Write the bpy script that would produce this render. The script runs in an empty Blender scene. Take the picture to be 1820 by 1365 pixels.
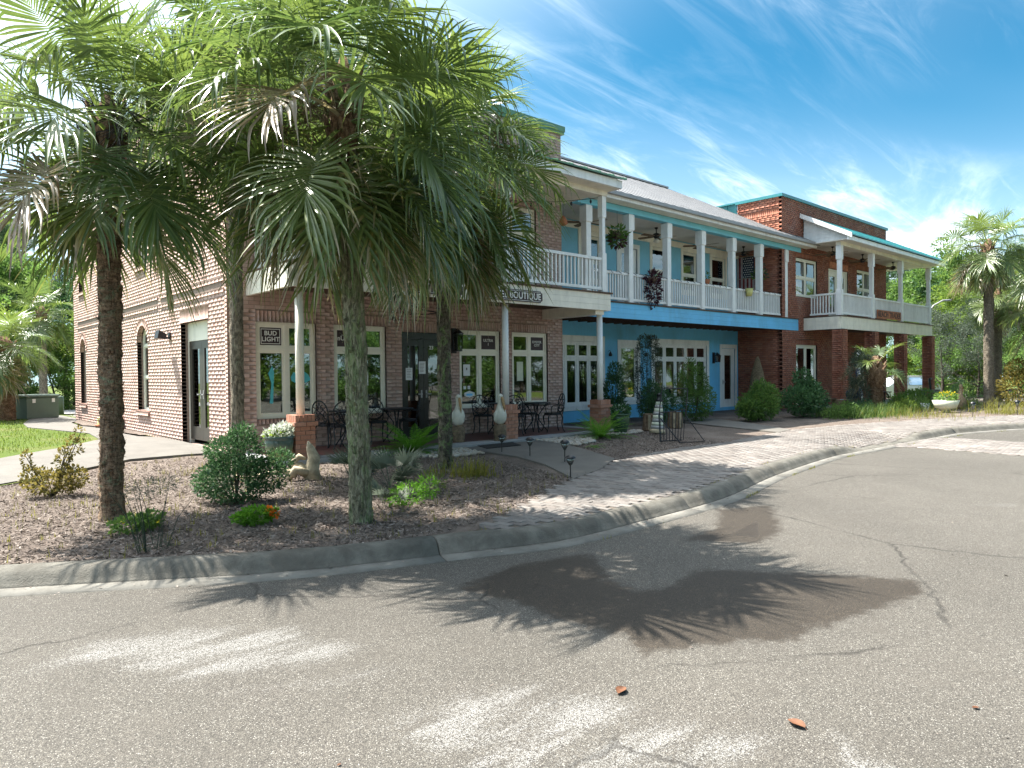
import bpy, bmesh, math, random
import numpy as np
from math import sin, cos, pi, radians, sqrt, atan2
from mathutils import Vector, Matrix
R = random.Random(7)
NR = np.random.default_rng(11)
S = bpy.context.scene
COL = S.collection
# ------------------------------------------------------------------ camera
FPX = 1250.0; TH = radians(48.04); CH = 1.65; PITCH = -radians(0.87); ROLL = radians(0.6)
_fw = np.array([cos(TH), sin(TH), 0.]); _rt = np.array([sin(TH), -cos(TH), 0.]); _up = np.array([0, 0, 1.])
_f = _fw*cos(PITCH)+_up*sin(PITCH); _u = _up*cos(PITCH)-_fw*sin(PITCH)
_r3 = _rt*cos(ROLL)-_u*sin(ROLL); _u3 = _u*cos(ROLL)+_rt*sin(ROLL)
CAM = np.array([0, 0, CH])
cd = bpy.data.cameras.new('camera'); cam = bpy.data.objects.new('camera', cd); COL.objects.link(cam)
cd.sensor_width = 36; cd.lens = 36*FPX/1820; cd.clip_end = 2000; cd.clip_start = 0.05
mw = Matrix.Identity(4)
for i in range(3):
    mw[i][0] = _r3[i]; mw[i][1] = _u3[i]; mw[i][2] = -_f[i]; mw[i][3] = CAM[i]
cam.matrix_world = mw
S.camera = cam
# ------------------------------------------------------------------ sky, sun, exposure
SUN_AZ = atan2(-0.40, 0.917); SUN_EL = radians(60)
W = bpy.data.worlds.new('World'); S.world = W; W.use_nodes = True
wn = W.node_tree.nodes; wl = W.node_tree.links; wn.clear()
def wnode(t, **k):
    n = wn.new(t)
    for a, b in k.items(): setattr(n, a, b)
    return n
sky = wnode('ShaderNodeTexSky', sky_type='NISHITA', sun_disc=False, sun_elevation=SUN_EL, sun_rotation=SUN_AZ, altitude=0, air_density=1.0, dust_density=1.0, ozone_density=3.0)
bg = wnode('ShaderNodeBackground'); out = wnode('ShaderNodeOutputWorld'); bg.inputs[1].default_value = 0.15
hs = wnode('ShaderNodeMix', data_type='RGBA', blend_type='MULTIPLY'); hs.inputs[0].default_value = 1.0
hs.inputs[7].default_value = (0.02, 0.17, 0.20, 1)
wl.new(sky.outputs[0], hs.inputs[6])
tc = wnode('ShaderNodeTexCoord'); sx = wnode('ShaderNodeSeparateXYZ'); wl.new(tc.outputs['Generated'], sx.inputs[0])
def wmath(op, a, b=None, clamp=False):
    n = wnode('ShaderNodeMath', operation=op); n.use_clamp = clamp
    for i, v in enumerate((a, b)):
        if v is None: continue
        if isinstance(v, (int, float)): n.inputs[i].default_value = v
        else: wl.new(v, n.inputs[i])
    return n.outputs[0]
zz = wmath('ADD', wmath('MAXIMUM', sx.outputs[2], 0.0), 0.16)
cx = wnode('ShaderNodeCombineXYZ'); wl.new(wmath('DIVIDE', sx.outputs[0], zz), cx.inputs[0]); wl.new(wmath('DIVIDE', sx.outputs[1], zz), cx.inputs[1])
def wnoise(loc, rot, sc, scale, detail, rough, dist):
    mp = wnode('ShaderNodeMapping'); mp.inputs[1].default_value = loc; mp.inputs[2].default_value = (0, 0, radians(rot)); mp.inputs[3].default_value = sc
    wl.new(cx.outputs[0], mp.inputs[0])
    n = wnode('ShaderNodeTexNoise'); n.inputs['Scale'].default_value = scale; n.inputs['Detail'].default_value = detail
    n.inputs['Roughness'].default_value = rough; n.inputs['Distortion'].default_value = dist
    wl.new(mp.outputs[0], n.inputs['Vector']); return n.outputs['Fac']
def wramp(v, a, b):
    n = wnode('ShaderNodeMapRange'); n.interpolation_type = 'SMOOTHSTEP'; n.inputs[1].default_value = a; n.inputs[2].default_value = b
    wl.new(v, n.inputs[0]); return n.outputs[0]
c1 = wnoise((3.1, 1.7, 0), 28, (1.0, 2.6, 1), 0.8, 9, 0.62, 1.2)
c2 = wnoise((2.9, 1.2, 0), 28, (0.7, 1.0, 1), 0.75, 3, 0.5, 0.6)
c3 = wnoise((8.4, 2.2, 0), 40, (1.0, 5.5, 1), 1.7, 8, 0.65, 0.9)
band = wmath('MULTIPLY', wramp(c1, 0.43, 0.72), wramp(c2, 0.37, 0.62))
wisp = wmath('MULTIPLY', wramp(c3, 0.46, 0.76), wramp(c2, 0.36, 0.62))
cl = wmath('ADD', wmath('ADD', wmath('MULTIPLY', band, 0.62), wmath('MULTIPLY', wisp, 0.30)), wmath('MULTIPLY', wramp(c2, 0.3, 0.7), 0.11), True)
hz = wmath('MULTIPLY', wramp(sx.outputs[2], 0.40, 0.0), 0.30)
cl = wmath('ADD', cl, hz, True)
mx = wnode('ShaderNodeMix', data_type='RGBA'); wl.new(cl, mx.inputs[0]); wl.new(hs.outputs[2], mx.inputs[6])
# thin cirrus scatters forward: whiter and brighter towards the sun
dt = wnode('ShaderNodeVectorMath', operation='DOT_PRODUCT'); wl.new(tc.outputs['Generated'], dt.inputs[0])
dt.inputs[1].default_value = (sin(SUN_AZ)*cos(SUN_EL), cos(SUN_AZ)*cos(SUN_EL), sin(SUN_EL))
dp = wmath('MAXIMUM', dt.outputs['Value'], 0.0)
cb = wmath('ADD', 1.0, wmath('MULTIPLY', wmath('POWER', dp, 6.0), 2.2))
cc_ = wnode('ShaderNodeVectorMath', operation='SCALE'); cc_.inputs[0].default_value = (2.5, 2.65, 2.8); wl.new(cb, cc_.inputs[3]); wl.new(cc_.outputs[0], mx.inputs[7])
cl = wmath('ADD', cl, wmath('MULTIPLY', wramp(dp, 0.45, 1.0), 0.8), True); wl.new(cl, mx.inputs[0])
wl.new(mx.outputs[2], bg.inputs[0]); wl.new(bg.outputs[0], out.inputs[0])
sd = bpy.data.lights.new('sun', 'SUN'); sd.energy = 2.75; sd.angle = radians(0.53); sd.color = (1.0, 0.95, 0.87)
sun = bpy.data.objects.new('sun', sd); COL.objects.link(sun)
tow = Vector((sin(SUN_AZ)*cos(SUN_EL), cos(SUN_AZ)*cos(SUN_EL), sin(SUN_EL)))
sun.rotation_euler = (-tow).to_track_quat('-Z', 'Y').to_euler(); sun.location = tow*40
S.view_settings.view_transform = 'Standard'; S.view_settings.look = 'None'; S.view_settings.gamma = 1; S.view_settings.exposure = 2.5
S.view_settings.use_curve_mapping = False
# ------------------------------------------------------------------ where things stand (points of the ground and walls measured once)
def _ray(px, py): return _f+_r3*(px-910)/FPX-_u3*(py-682.5)/FPX
def gp(px, py, z=0.13):
    r = _ray(px, py); return CAM+r*(z-CH)/r[2]
def pY(px, py, Y): r = _ray(px, py); return CAM+r*Y/r[1]
def pX(px, py, X): r = _ray(px, py); return CAM+r*X/r[0]
def sstep(a, b, x):
    t = np.clip((np.asarray(x, float)-a)/(b-a), 0, 1); return t*t*(3-2*t)
def gh(x, y):
    return 0.13+0.15*sstep(12.2, 16, y)*(1-sstep(4.6, 5.2, x))-0.62*sstep(40, 47, x)+0.0*np.asarray(y)
def gv(px, py):
    p = gp(px, py); 
    for _ in range(6): p = gp(px, py, float(gh(p[0], p[1])))
    return p
# ------------------------------------------------------------------ helpers
OFF = {}
def link(o, parent=None, loc=None):
    COL.objects.link(o)
    if parent is not None: o.parent = parent
    if loc is not None: o.location = loc
    return o
def empty(name, loc=(0, 0, 0), rz=0):
    o = bpy.data.objects.new(name, None); COL.objects.link(o); o.location = loc; o.rotation_euler = (0, 0, rz); o.empty_display_size = 0.1
    OFF[o] = np.array(loc, float); return o
def tag(o, label=None, cat=None, group=None, kind=None):
    if label: o['label'] = label
    if cat: o['category'] = cat
    if group: o['group'] = group
    if kind: o['kind'] = kind
    return o
def thing(name, label, cat, loc=(0, 0, 0), rz=0, group=None):
    return tag(empty(name, loc, rz), label, cat, group)
def finish(me, mat, smooth):
    if mat is not None: me.materials.append(mat)
    if smooth: me.polygons.foreach_set('use_smooth', [True]*len(me.polygons))
    me.update()
def place(me, name, parent, loc=None):
    o = bpy.data.objects.new(name, me); link(o, parent, loc)
    OFF[o] = OFF.get(parent, np.zeros(3)) if parent is not None else np.zeros(3)
    return o
class MB:
    def __init__(s): s.v = []; s.f = []; s.uv = []
    def add(s, vs, fs):
        b = len(s.v); s.v += [tuple(map(float, p)) for p in vs]; s.f += [tuple(b+i for i in f) for f in fs]; return s
    def box(s, x0, x1, y0, y1, z0, z1):
        if x0 > x1: x0, x1 = x1, x0
        if y0 > y1: y0, y1 = y1, y0
        return s.add([(x0, y0, z0), (x1, y0, z0), (x1, y1, z0), (x0, y1, z0), (x0, y0, z1), (x1, y0, z1), (x1, y1, z1), (x0, y1, z1)],
                     [(0, 3, 2, 1), (4, 5, 6, 7), (0, 1, 5, 4), (1, 2, 6, 5), (2, 3, 7, 6), (3, 0, 4, 7)])
    def bevbox(s, x0, x1, y0, y1, z0, z1, b):
        if x0 > x1: x0, x1 = x1, x0
        if y0 > y1: y0, y1 = y1, y0
        vs = []
        for z, i in ((z0, b), (z0+b, 0), (z1-b, 0), (z1, b)):
            vs += [(x0+i, y0+i, z), (x1-i, y0+i, z), (x1-i, y1-i, z), (x0+i, y1-i, z)]
        fs = [(0, 3, 2, 1), (12, 13, 14, 15)]
        for k in range(3):
            for j in range(4): fs.append((k*4+j, k*4+(j+1) % 4, k*4+4+(j+1) % 4, k*4+4+j))
        return s.add(vs, fs)
    def tube(s, pts, r, n=6, cap=True):
        pts = [Vector(p) for p in pts]; m = len(pts)
        rs = r if isinstance(r, (list, tuple)) else [r]*m
        vs = []; prev = None
        for i, p in enumerate(pts):
            t = (pts[min(i+1, m-1)]-pts[max(i-1, 0)])
            t = t.normalized() if t.length > 1e-9 else Vector((0, 0, 1))
            if prev is None:
                a = Vector((0, 0, 1)) if abs(t.z) < 0.9 else Vector((1, 0, 0)); x = t.cross(a).normalized()
            else: x = (prev-t*prev.dot(t)).normalized()
            prev = x; y = t.cross(x)
            for k in range(n):
                a = 2*pi*k/n; vs.append(p+(x*cos(a)+y*sin(a))*rs[i])
        fs = []
        for i in range(m-1):
            for k in range(n): fs.append((i*n+k, i*n+(k+1) % n, (i+1)*n+(k+1) % n, (i+1)*n+k))
        if cap: fs.append(tuple(range(n-1, -1, -1))); fs.append(tuple((m-1)*n+k for k in range(n)))
        return s.add(vs, fs)
    def lathe(s, prof, n=16, c=(0, 0, 0), cap=True):
        vs = [(c[0]+r*cos(2*pi*k/n), c[1]+r*sin(2*pi*k/n), c[2]+z) for r, z in prof for k in range(n)]
        m = len(prof); fs = [(i*n+k, i*n+(k+1) % n, (i+1)*n+(k+1) % n, (i+1)*n+k) for i in range(m-1) for k in range(n)]
        if cap: fs.append(tuple(range(n-1, -1, -1))); fs.append(tuple((m-1)*n+k for k in range(n)))
        return s.add(vs, fs)
    def prism(s, poly, z0, z1):
        n = len(poly); return s.add([(x, y, z0) for x, y in poly]+[(x, y, z1) for x, y in poly],
            [tuple(range(n-1, -1, -1)), tuple(range(n, 2*n))]+[(i, (i+1) % n, n+(i+1) % n, n+i) for i in range(n)])
    def ell(s, c, r, n=10, m=7):
        vs = [(c[0], c[1], c[2]-r[2])]
        for i in range(1, m):
            a = -pi/2+pi*i/m
            vs += [(c[0]+r[0]*cos(a)*cos(2*pi*k/n), c[1]+r[1]*cos(a)*sin(2*pi*k/n), c[2]+r[2]*sin(a)) for k in range(n)]
        vs.append((c[0], c[1], c[2]+r[2])); L = len(vs)-1
        fs = [(0, 1+(k+1) % n, 1+k) for k in range(n)]
        for i in range(m-2):
            for k in range(n): fs.append((1+i*n+k, 1+i*n+(k+1) % n, 1+(i+1)*n+(k+1) % n, 1+(i+1)*n+k))
        fs += [(L, 1+(m-2)*n+k, 1+(m-2)*n+(k+1) % n) for k in range(n)]
        return s.add(vs, fs)
    def build(s, name, mat, parent=None, smooth=False, local=False, fix=False):
        me = bpy.data.meshes.new(name)
        off = np.zeros(3) if (local or parent is None) else OFF.get(parent, np.zeros(3))
        me.from_pydata([(a-off[0], b-off[1], c-off[2]) for a, b, c in s.v], [], s.f)
        if fix:
            bm = bmesh.new(); bm.from_mesh(me); bmesh.ops.recalc_face_normals(bm, faces=bm.faces); bm.to_mesh(me); bm.free()
        finish(me, mat, smooth)
        o = place(me, name, parent)
        return o
def np_mesh(name, V, Q, mat, tone=None, uv=None, smooth=False):
    V = np.asarray(V, np.float32).reshape(-1, 3); Q = np.asarray(Q, np.int32); k = Q.shape[1]
    me = bpy.data.meshes.new(name); me.vertices.add(len(V)); me.vertices.foreach_set('co', V.ravel())
    me.loops.add(Q.size); me.loops.foreach_set('vertex_index', Q.ravel())
    me.polygons.add(len(Q)); me.polygons.foreach_set('loop_start', np.arange(0, Q.size, k, dtype=np.int32))
    try: me.polygons.foreach_set('loop_total', np.full(len(Q), k, np.int32))
    except Exception: pass
    if smooth: me.polygons.foreach_set('use_smooth', np.ones(len(Q), bool))
    me.update(calc_edges=True)
    if tone is not None:
        a = me.attributes.new('tone', 'FLOAT', 'POINT'); a.data.foreach_set('value', np.asarray(tone, np.float32))
    if uv is not None:
        l = me.uv_layers.new(name='uv'); l.data.foreach_set('uv', np.asarray(uv, np.float32)[Q.ravel()].ravel())
    if mat is not None: me.materials.append(mat)
    return me
def copy_tree(o, parent=None):
    c = o.copy(); COL.objects.link(c); c.parent = parent
    for ch in o.children: copy_tree(ch, c)
    return c
def sheet(name, poly, mat, zf, res=0.5, parent=None, jit=0.0, kind='structure', dz=0.0, skirt=0.0):
    bm = bmesh.new(); vs = [bm.verts.new((p[0], p[1], 0)) for p in poly]; bm.faces.new(vs)
    xs = [p[0] for p in poly]; ys = [p[1] for p in poly]
    for ax, lo, hi in ((0, min(xs), max(xs)), (1, min(ys), max(ys))):
        n = int((hi-lo)/res)
        for k in range(1, n+1):
            co = [0, 0, 0]; no = [0, 0, 0]; co[ax] = lo+k*res; no[ax] = 1
            bmesh.ops.bisect_plane(bm, geom=bm.verts[:]+bm.edges[:]+bm.faces[:], plane_co=co, plane_no=no)
    bmesh.ops.triangulate(bm, faces=bm.faces[:])
    for v in bm.verts: v.co.z = float(zf(v.co.x, v.co.y))+dz+(R.uniform(-jit, jit) if jit else 0)
    bmesh.ops.recalc_face_normals(bm, faces=bm.faces)
    for f in bm.faces:
        if f.normal.z < 0: f.normal_flip()
    if skirt:
        r_ = bmesh.ops.extrude_edge_only(bm, edges=[e for e in bm.edges if e.is_boundary])
        for v in [g for g in r_['geom'] if isinstance(g, bmesh.types.BMVert)]: v.co.z -= skirt
    me = bpy.data.meshes.new(name); bm.to_mesh(me); bm.free(); finish(me, mat, jit > 0)
    o = place(me, name, parent)
    if kind: o['kind'] = kind
    return o
def inpoly(P, poly):
    P = np.asarray(P); x, y = P[:, 0], P[:, 1]; r = np.zeros(len(P), bool); n = len(poly)
    for i in range(n):
        x0, y0 = poly[i][:2]; x1, y1 = poly[(i+1) % n][:2]
        if y0 == y1: continue
        c = ((y0 > y) != (y1 > y)) & (x < (x1-x0)*(y-y0)/(y1-y0)+x0); r ^= c
    return r
def sdist(P, poly):
    P = np.asarray(P, float)[:, :2]; d = np.full(len(P), 1e9); n = len(poly)
    for i in range(n):
        a = np.array(poly[i][:2]); b = np.array(poly[(i+1) % n][:2]); ab = b-a
        t = np.clip(((P-a)@ab)/(ab@ab+1e-12), 0, 1); d = np.minimum(d, np.hypot(*(P-a-t[:, None]*ab).T))
    return np.where(inpoly(P, poly), -d, d)
def smooth_line(pts, step):
    pts = [np.array(p[:2], float) for p in pts]; o = []
    for i in range(len(pts)-1):
        p0 = pts[max(i-1, 0)]; p1 = pts[i]; p2 = pts[i+1]; p3 = pts[min(i+2, len(pts)-1)]
        n = max(1, int(np.linalg.norm(p2-p1)/step))
        for k in range(n):
            t = k/n; o.append(0.5*((2*p1)+(-p0+p2)*t+(2*p0-5*p1+4*p2-p3)*t*t+(-p0+3*p1-3*p2+p3)*t**3))
    o.append(pts[-1]); return o
# ------------------------------------------------------------------ materials
def nmat(name):
    m = bpy.data.materials.new(name); m.use_nodes = True; nt = m.node_tree; nt.nodes.clear()
    return m, nt.nodes, nt.links
class NT:
    def __init__(s, name):
        s.m, s.n, s.l = nmat(name); s.out = s.n.new('ShaderNodeOutputMaterial')
    def node(s, t, ins=None, **k):
        n = s.n.new(t)
        for a, b in k.items(): setattr(n, a, b)
        for a, b in (ins or {}).items():
            if hasattr(b, 'is_output'): s.l.new(b, n.inputs[a])
            else: n.inputs[a].default_value = b
        return n
    def math(s, op, a, b=0.0, clamp=False):
        n = s.node('ShaderNodeMath', {0: a, 1: b}, operation=op); n.use_clamp = clamp; return n.outputs[0]
    def noise(s, scale, detail=4, rough=0.6, dist=0, vec=None, out='Fac'):
        d = {'Scale': scale, 'Detail': detail, 'Roughness': rough, 'Distortion': dist}
        if vec is not None: d['Vector'] = vec
        return s.node('ShaderNodeTexNoise', d).outputs[out]
    def vor(s, scale, vec=None, out='Distance', feature='F1'):
        d = {'Scale': scale}
        if vec is not None: d['Vector'] = vec
        return s.node('ShaderNodeTexVoronoi', d, feature=feature).outputs[out]
    def mix(s, f, a, b, mode='MIX'):
        n = s.node('ShaderNodeMix', {0: f, 6: a, 7: b}, data_type='RGBA', blend_type=mode); return n.outputs[2]
    def rng(s, v, a, b, c=0.0, d=1.0, smooth=True):
        n = s.node('ShaderNodeMapRange', {0: v, 1: a, 2: b, 3: c, 4: d}); n.interpolation_type = 'SMOOTHSTEP' if smooth else 'LINEAR'; return n.outputs[0]
    def coord(s, which='Object', sc=None, rot=None):
        t = s.node('ShaderNodeTexCoord').outputs[which]
        if sc or rot:
            return s.node('ShaderNodeMapping', {0: t, 3: sc or (1, 1, 1), 2: rot or (0, 0, 0)}).outputs[0]
        return t
    def geo(s): return s.node('ShaderNodeNewGeometry').outputs['Position']
    def attr(s, name): return s.node('ShaderNodeAttribute', attribute_name=name).outputs['Fac']
    def orand(s): return s.node('ShaderNodeObjectInfo').outputs['Random']
    def bump(s, h, strength=0.4, dist=0.01): return s.node('ShaderNodeBump', {'Height': h, 'Strength': strength, 'Distance': dist}).outputs[0]
    def pbr(s, col, rough=0.6, spec=0.5, normal=None, metal=0.0, **k):
        d = {'Base Color': col, 'Roughness': rough, 'Specular IOR Level': spec, 'Metallic': metal}; d.update(k)
        if normal is not None: d['Normal'] = normal
        return s.node('ShaderNodeBsdfPrincipled', d).outputs[0]
    def end(s, sh): s.l.new(sh, s.out.inputs[0]); return s.m
def C(r, g=None, b=None):
    if g is None: r, g, b = r
    return (r, g, b, 1)
def mul(c, k): return C(*[min(1, x*k) for x in c[:3]])
def simple(name, col, rough=0.6, var=0.15, scale=6, bump=0.0, bscale=40, spec=0.4, metal=0, dirt=0.0):
    t = NT(name); g = t.geo(); n = t.noise(scale, 5, 0.65, 0.3, g)
    c = t.mix(t.rng(n, 0.3, 0.7), mul(col, 1-var), mul(col, 1+var))
    c = t.mix(t.math('MULTIPLY', t.orand(), 0.25*min(1, var*3)), c, mul(col, 0.8))
    if dirt: c = t.mix(t.math('MULTIPLY', t.rng(t.noise(scale*0.9, 6, 0.75, 0.6, t.node('ShaderNodeMapping', {0: g, 3: (1, 1, 0.16)}).outputs[0]), 0.42, 0.72), dirt), c, C(0.10, 0.09, 0.075))
    nm = t.bump(t.noise(bscale, 4, 0.6, 0, g), bump, 0.01) if bump else None
    r = t.math('ADD', t.math('MULTIPLY', n, 0.25), rough-0.12)
    return t.end(t.pbr(c, r, spec, nm, metal))
def brickmat(name, cols, rough=0.85):
    t = NT(name); g = t.geo()
    tone = t.math('FRACT', t.math('ADD', t.attr('tone'), t.math('MULTIPLY', t.orand(), 1.0)))
    ra = t.node('ShaderNodeValToRGB', {0: tone}); cr = ra.color_ramp; cr.interpolation = 'LINEAR'
    while len(cr.elements) < len(cols): cr.elements.new(0.5)
    for i, c in enumerate(cols): cr.elements[i].position = i/(len(cols)-1); cr.elements[i].color = C(*c)
    c = t.mix(t.math('MULTIPLY', t.rng(t.noise(22, 6, 0.7, 0.5, g), 0.35, 0.8), 0.35), ra.outputs[0], mul(cols[0], 0.55))
    c = t.mix(t.math('MULTIPLY', t.rng(t.noise(0.9, 5, 0.7, 0.5, g), 0.5, 0.85), 0.3), c, C(0.6, 0.53, 0.48))
    nm = t.bump(t.math('ADD', t.noise(60, 5, 0.7, 0, g), t.math('MULTIPLY', t.vor(160, g), 0.5)), 0.5, 0.004)
    return t.end(t.pbr(c, rough, 0.2, nm))
def leafmat(name, dark, light, trans=0.35, rough=0.5, spec=0.2, dry=None):
    t = NT(name)
    tone = t.attr('tone'); c = t.mix(t.rng(tone, 0, 1, smooth=False), C(*dark), C(*light))
    c = t.mix(t.math('MULTIPLY', t.orand(), 0.3), c, mul(dark, 0.9))
    if dry: c = t.mix(t.rng(tone, 0.93, 0.98), c, C(*dry))
    p = t.pbr(c, rough, spec)
    tr = t.node('ShaderNodeBsdfTranslucent', {0: t.mix(0.5, c, C(*[min(1, x*1.8) for x in light]))}).outputs[0]
    return t.end(t.node('ShaderNodeMixShader', {0: trans, 1: p, 2: tr}).outputs[0])
M = {}
M['white'] = simple('white_paint', (0.858, 0.858, 0.836), 0.45, 0.05, 3, 0.1, 60, dirt=0.22)
M['cream'] = simple('cream_paint', (0.865, 0.812, 0.692), 0.5, 0.05, 3, 0.1, 60, dirt=0.20)
M['creamtrim'] = simple('cream_trim', (0.842, 0.799, 0.670), 0.4, 0.04, 3)
M['blue'] = simple('blue_paint', (0.17, 0.55, 0.86), 0.6, 0.08, 1.2, 0.15, 70, dirt=0.22)
M['sky_blue'] = simple('pale_blue_paint', (0.20, 0.58, 0.72), 0.55, 0.05, 2.5, dirt=0.06)
M['upperblue'] = simple('dusty_blue_paint', (0.23, 0.54, 0.70), 0.6, 0.05, 2.5, 0.1, 70, dirt=0.06)
M['black'] = simple('black_metal', (0.012, 0.012, 0.014), 0.4, 0.3, 20, spec=0.5)
M['iron'] = simple('wrought_iron', (0.014, 0.014, 0.016), 0.45, 0.3, 30, 0.2, 90, spec=0.5)
M['bronze'] = simple('bronze_frame', (0.055, 0.045, 0.035), 0.4, 0.2, 10, spec=0.5)
M['blackframe'] = simple('black_frame', (0.012, 0.014, 0.015), 0.3, 0.2, 10, spec=0.6)
M['concrete'] = simple('path_concrete', (0.148, 0.138, 0.123), 0.85, 0.12, 2.0, 0.3, 50, 0.2, dirt=0.25)
M['kerb'] = simple('kerb_concrete', (0.137, 0.130, 0.112), 0.9, 0.3, 4.0, 0.8, 70, 0.15, dirt=0.75)
M['gutter'] = simple('gutter_concrete', (0.185, 0.177, 0.157), 0.9, 0.2, 3.0, 0.6, 70, 0.15, dirt=0.45)
M['galv'] = simple('galvanised_roof', (0.352, 0.346, 0.343), 0.5, 0.12, 1.5, spec=0.4, metal=0.2, dirt=0.15)
M['teal'] = simple('teal_metal_roof', (0.041, 0.231, 0.245), 0.4, 0.1, 2, spec=0.5)
M['greenroof'] = simple('green_metal_roof', (0.10, 0.22, 0.14), 0.4, 0.15, 3, spec=0.5)
M['seam'] = simple('roof_seam', (0.05, 0.05, 0.052), 0.6, 0.1, 3)
M['joist'] = simple('brown_joist', (0.10, 0.06, 0.04), 0.8, 0.3, 8)
M['ceil'] = simple('ceiling_board', (0.744, 0.720, 0.672), 0.6, 0.05, 3)
M['tile'] = simple('porch_tile', (0.13, 0.055, 0.045), 0.5, 0.25, 4)
M['slab'] = simple('porch_slab', (0.336, 0.336, 0.336), 0.7, 0.12, 3, 0.2, 40, dirt=0.2)
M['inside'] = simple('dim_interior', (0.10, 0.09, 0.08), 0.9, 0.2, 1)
M['wood'] = simple('weathered_wood', (0.20, 0.14, 0.09), 0.85, 0.4, 14, 0.8, 30)
M['drift'] = simple('driftwood_grey', (0.42, 0.35, 0.24), 0.85, 0.35, 9, 0.9, 25)
M['signbrown'] = simple('dark_sign_board', (0.055, 0.036, 0.038), 0.6, 0.2, 8)
M['signwhite'] = simple('sign_lettering', (0.80, 0.79, 0.74), 0.5, 0.05, 8)
M['redsign'] = simple('red_sign_board', (0.50, 0.19, 0.10), 0.7, 0.3, 8)
M['mortar'] = simple('pink_mortar', (0.27, 0.20, 0.165), 0.95, 0.2, 30, 0.4, 90)
M['rmortar'] = simple('red_mortar', (0.118, 0.078, 0.066), 0.95, 0.2, 30, 0.4, 90)
M['pink'] = brickmat('pink_brick', [(0.44, 0.285, 0.235), (0.54, 0.375, 0.315), (0.59, 0.42, 0.36), (0.49, 0.325, 0.27), (0.62, 0.46, 0.40)])
M['redb'] = brickmat('red_brick', [(0.27, 0.10, 0.065), (0.37, 0.145, 0.09), (0.42, 0.18, 0.115), (0.31, 0.115, 0.075), (0.38, 0.18, 0.125)])
M['pier'] = brickmat('pier_brick', [(0.396, 0.176, 0.110), (0.506, 0.253, 0.176), (0.462, 0.220, 0.143), (0.550, 0.308, 0.231)])
M['paver'] = brickmat('paver_block', [(0.155, 0.14, 0.128), (0.205, 0.188, 0.172), (0.23, 0.212, 0.195), (0.13, 0.115, 0.105), (0.21, 0.185, 0.165)])
M['terra'] = simple('terracotta', (0.40, 0.15, 0.07), 0.7, 0.2, 8)
M['greenpot'] = simple('glazed_green', (0.05, 0.10, 0.05), 0.2, 0.4, 5, spec=0.6)
M['plastgreen'] = simple('cabinet_green', (0.10, 0.14, 0.11), 0.5, 0.1, 2)
M['paper'] = simple('notice_paper', (0.75, 0.76, 0.76), 0.7, 0.04, 5)
M['cyan'] = simple('cyan_film', (0.10, 0.50, 0.55), 0.5, 0.1, 5)
M['boneplast'] = simple('pelican_paint', (0.70, 0.66, 0.56), 0.5, 0.08, 12, 0.2, 40)
M['bill'] = simple('pelican_bill', (0.45, 0.28, 0.13), 0.5, 0.15, 12)
M['straw'] = simple('straw_thatch', (0.24, 0.17, 0.10), 0.9, 0.4, 20, 0.9, 40)
M['yellow'] = simple('yellow_pot', (0.62, 0.58, 0.22), 0.6, 0.1, 5)
M['bowl'] = simple('pale_bowl', (0.60, 0.62, 0.48), 0.6, 0.1, 5)
M['carwhite'] = simple('car_paint', (0.72, 0.74, 0.78), 0.25, 0.02, 1, spec=0.6)
M['rubber'] = simple('rubber', (0.02, 0.02, 0.02), 0.8, 0.2, 8)
M['redlamp'] = simple('tail_lamp', (0.5, 0.02, 0.02), 0.2, 0.1, 8, spec=0.6)
M['navy'] = simple('navy_paint', (0.02, 0.04, 0.12), 0.6, 0.2, 8)
M['flagred'] = simple('flag_red_wood', (0.22, 0.03, 0.03), 0.7, 0.3, 8)
M['flagwhite'] = simple('flag_pale_wood', (0.45, 0.38, 0.38), 0.7, 0.2, 8)
M['flagblue'] = simple('flag_dark_blue', (0.015, 0.02, 0.05), 0.7, 0.2, 8)
M['pebble'] = brickmat('river_pebble', [(0.375, 0.330, 0.270), (0.465, 0.435, 0.375), (0.315, 0.255, 0.195), (0.495, 0.473, 0.435)], 0.6)
def glassmat():
    t = NT('window_glass')
    lw = t.node('ShaderNodeFresnel', {0: 1.9}).outputs[0]
    f = t.math('ADD', t.math('MULTIPLY', lw, 1.2), 0.07, True)
    nm = t.bump(t.noise(1.3, 2, 0.5, 0, t.geo()), 0.03, 0.05)
    tr = t.node('ShaderNodeBsdfTransparent', {0: C(0.55, 0.60, 0.58)}).outputs[0]
    gl = t.node('ShaderNodeBsdfGlossy', {'Color': C(0.85, 0.9, 0.9), 'Roughness': 0.015, 'Normal': nm}).outputs[0]
    return t.end(t.node('ShaderNodeMixShader', {0: f, 1: tr, 2: gl}).outputs[0])
M['glass'] = glassmat()
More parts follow.
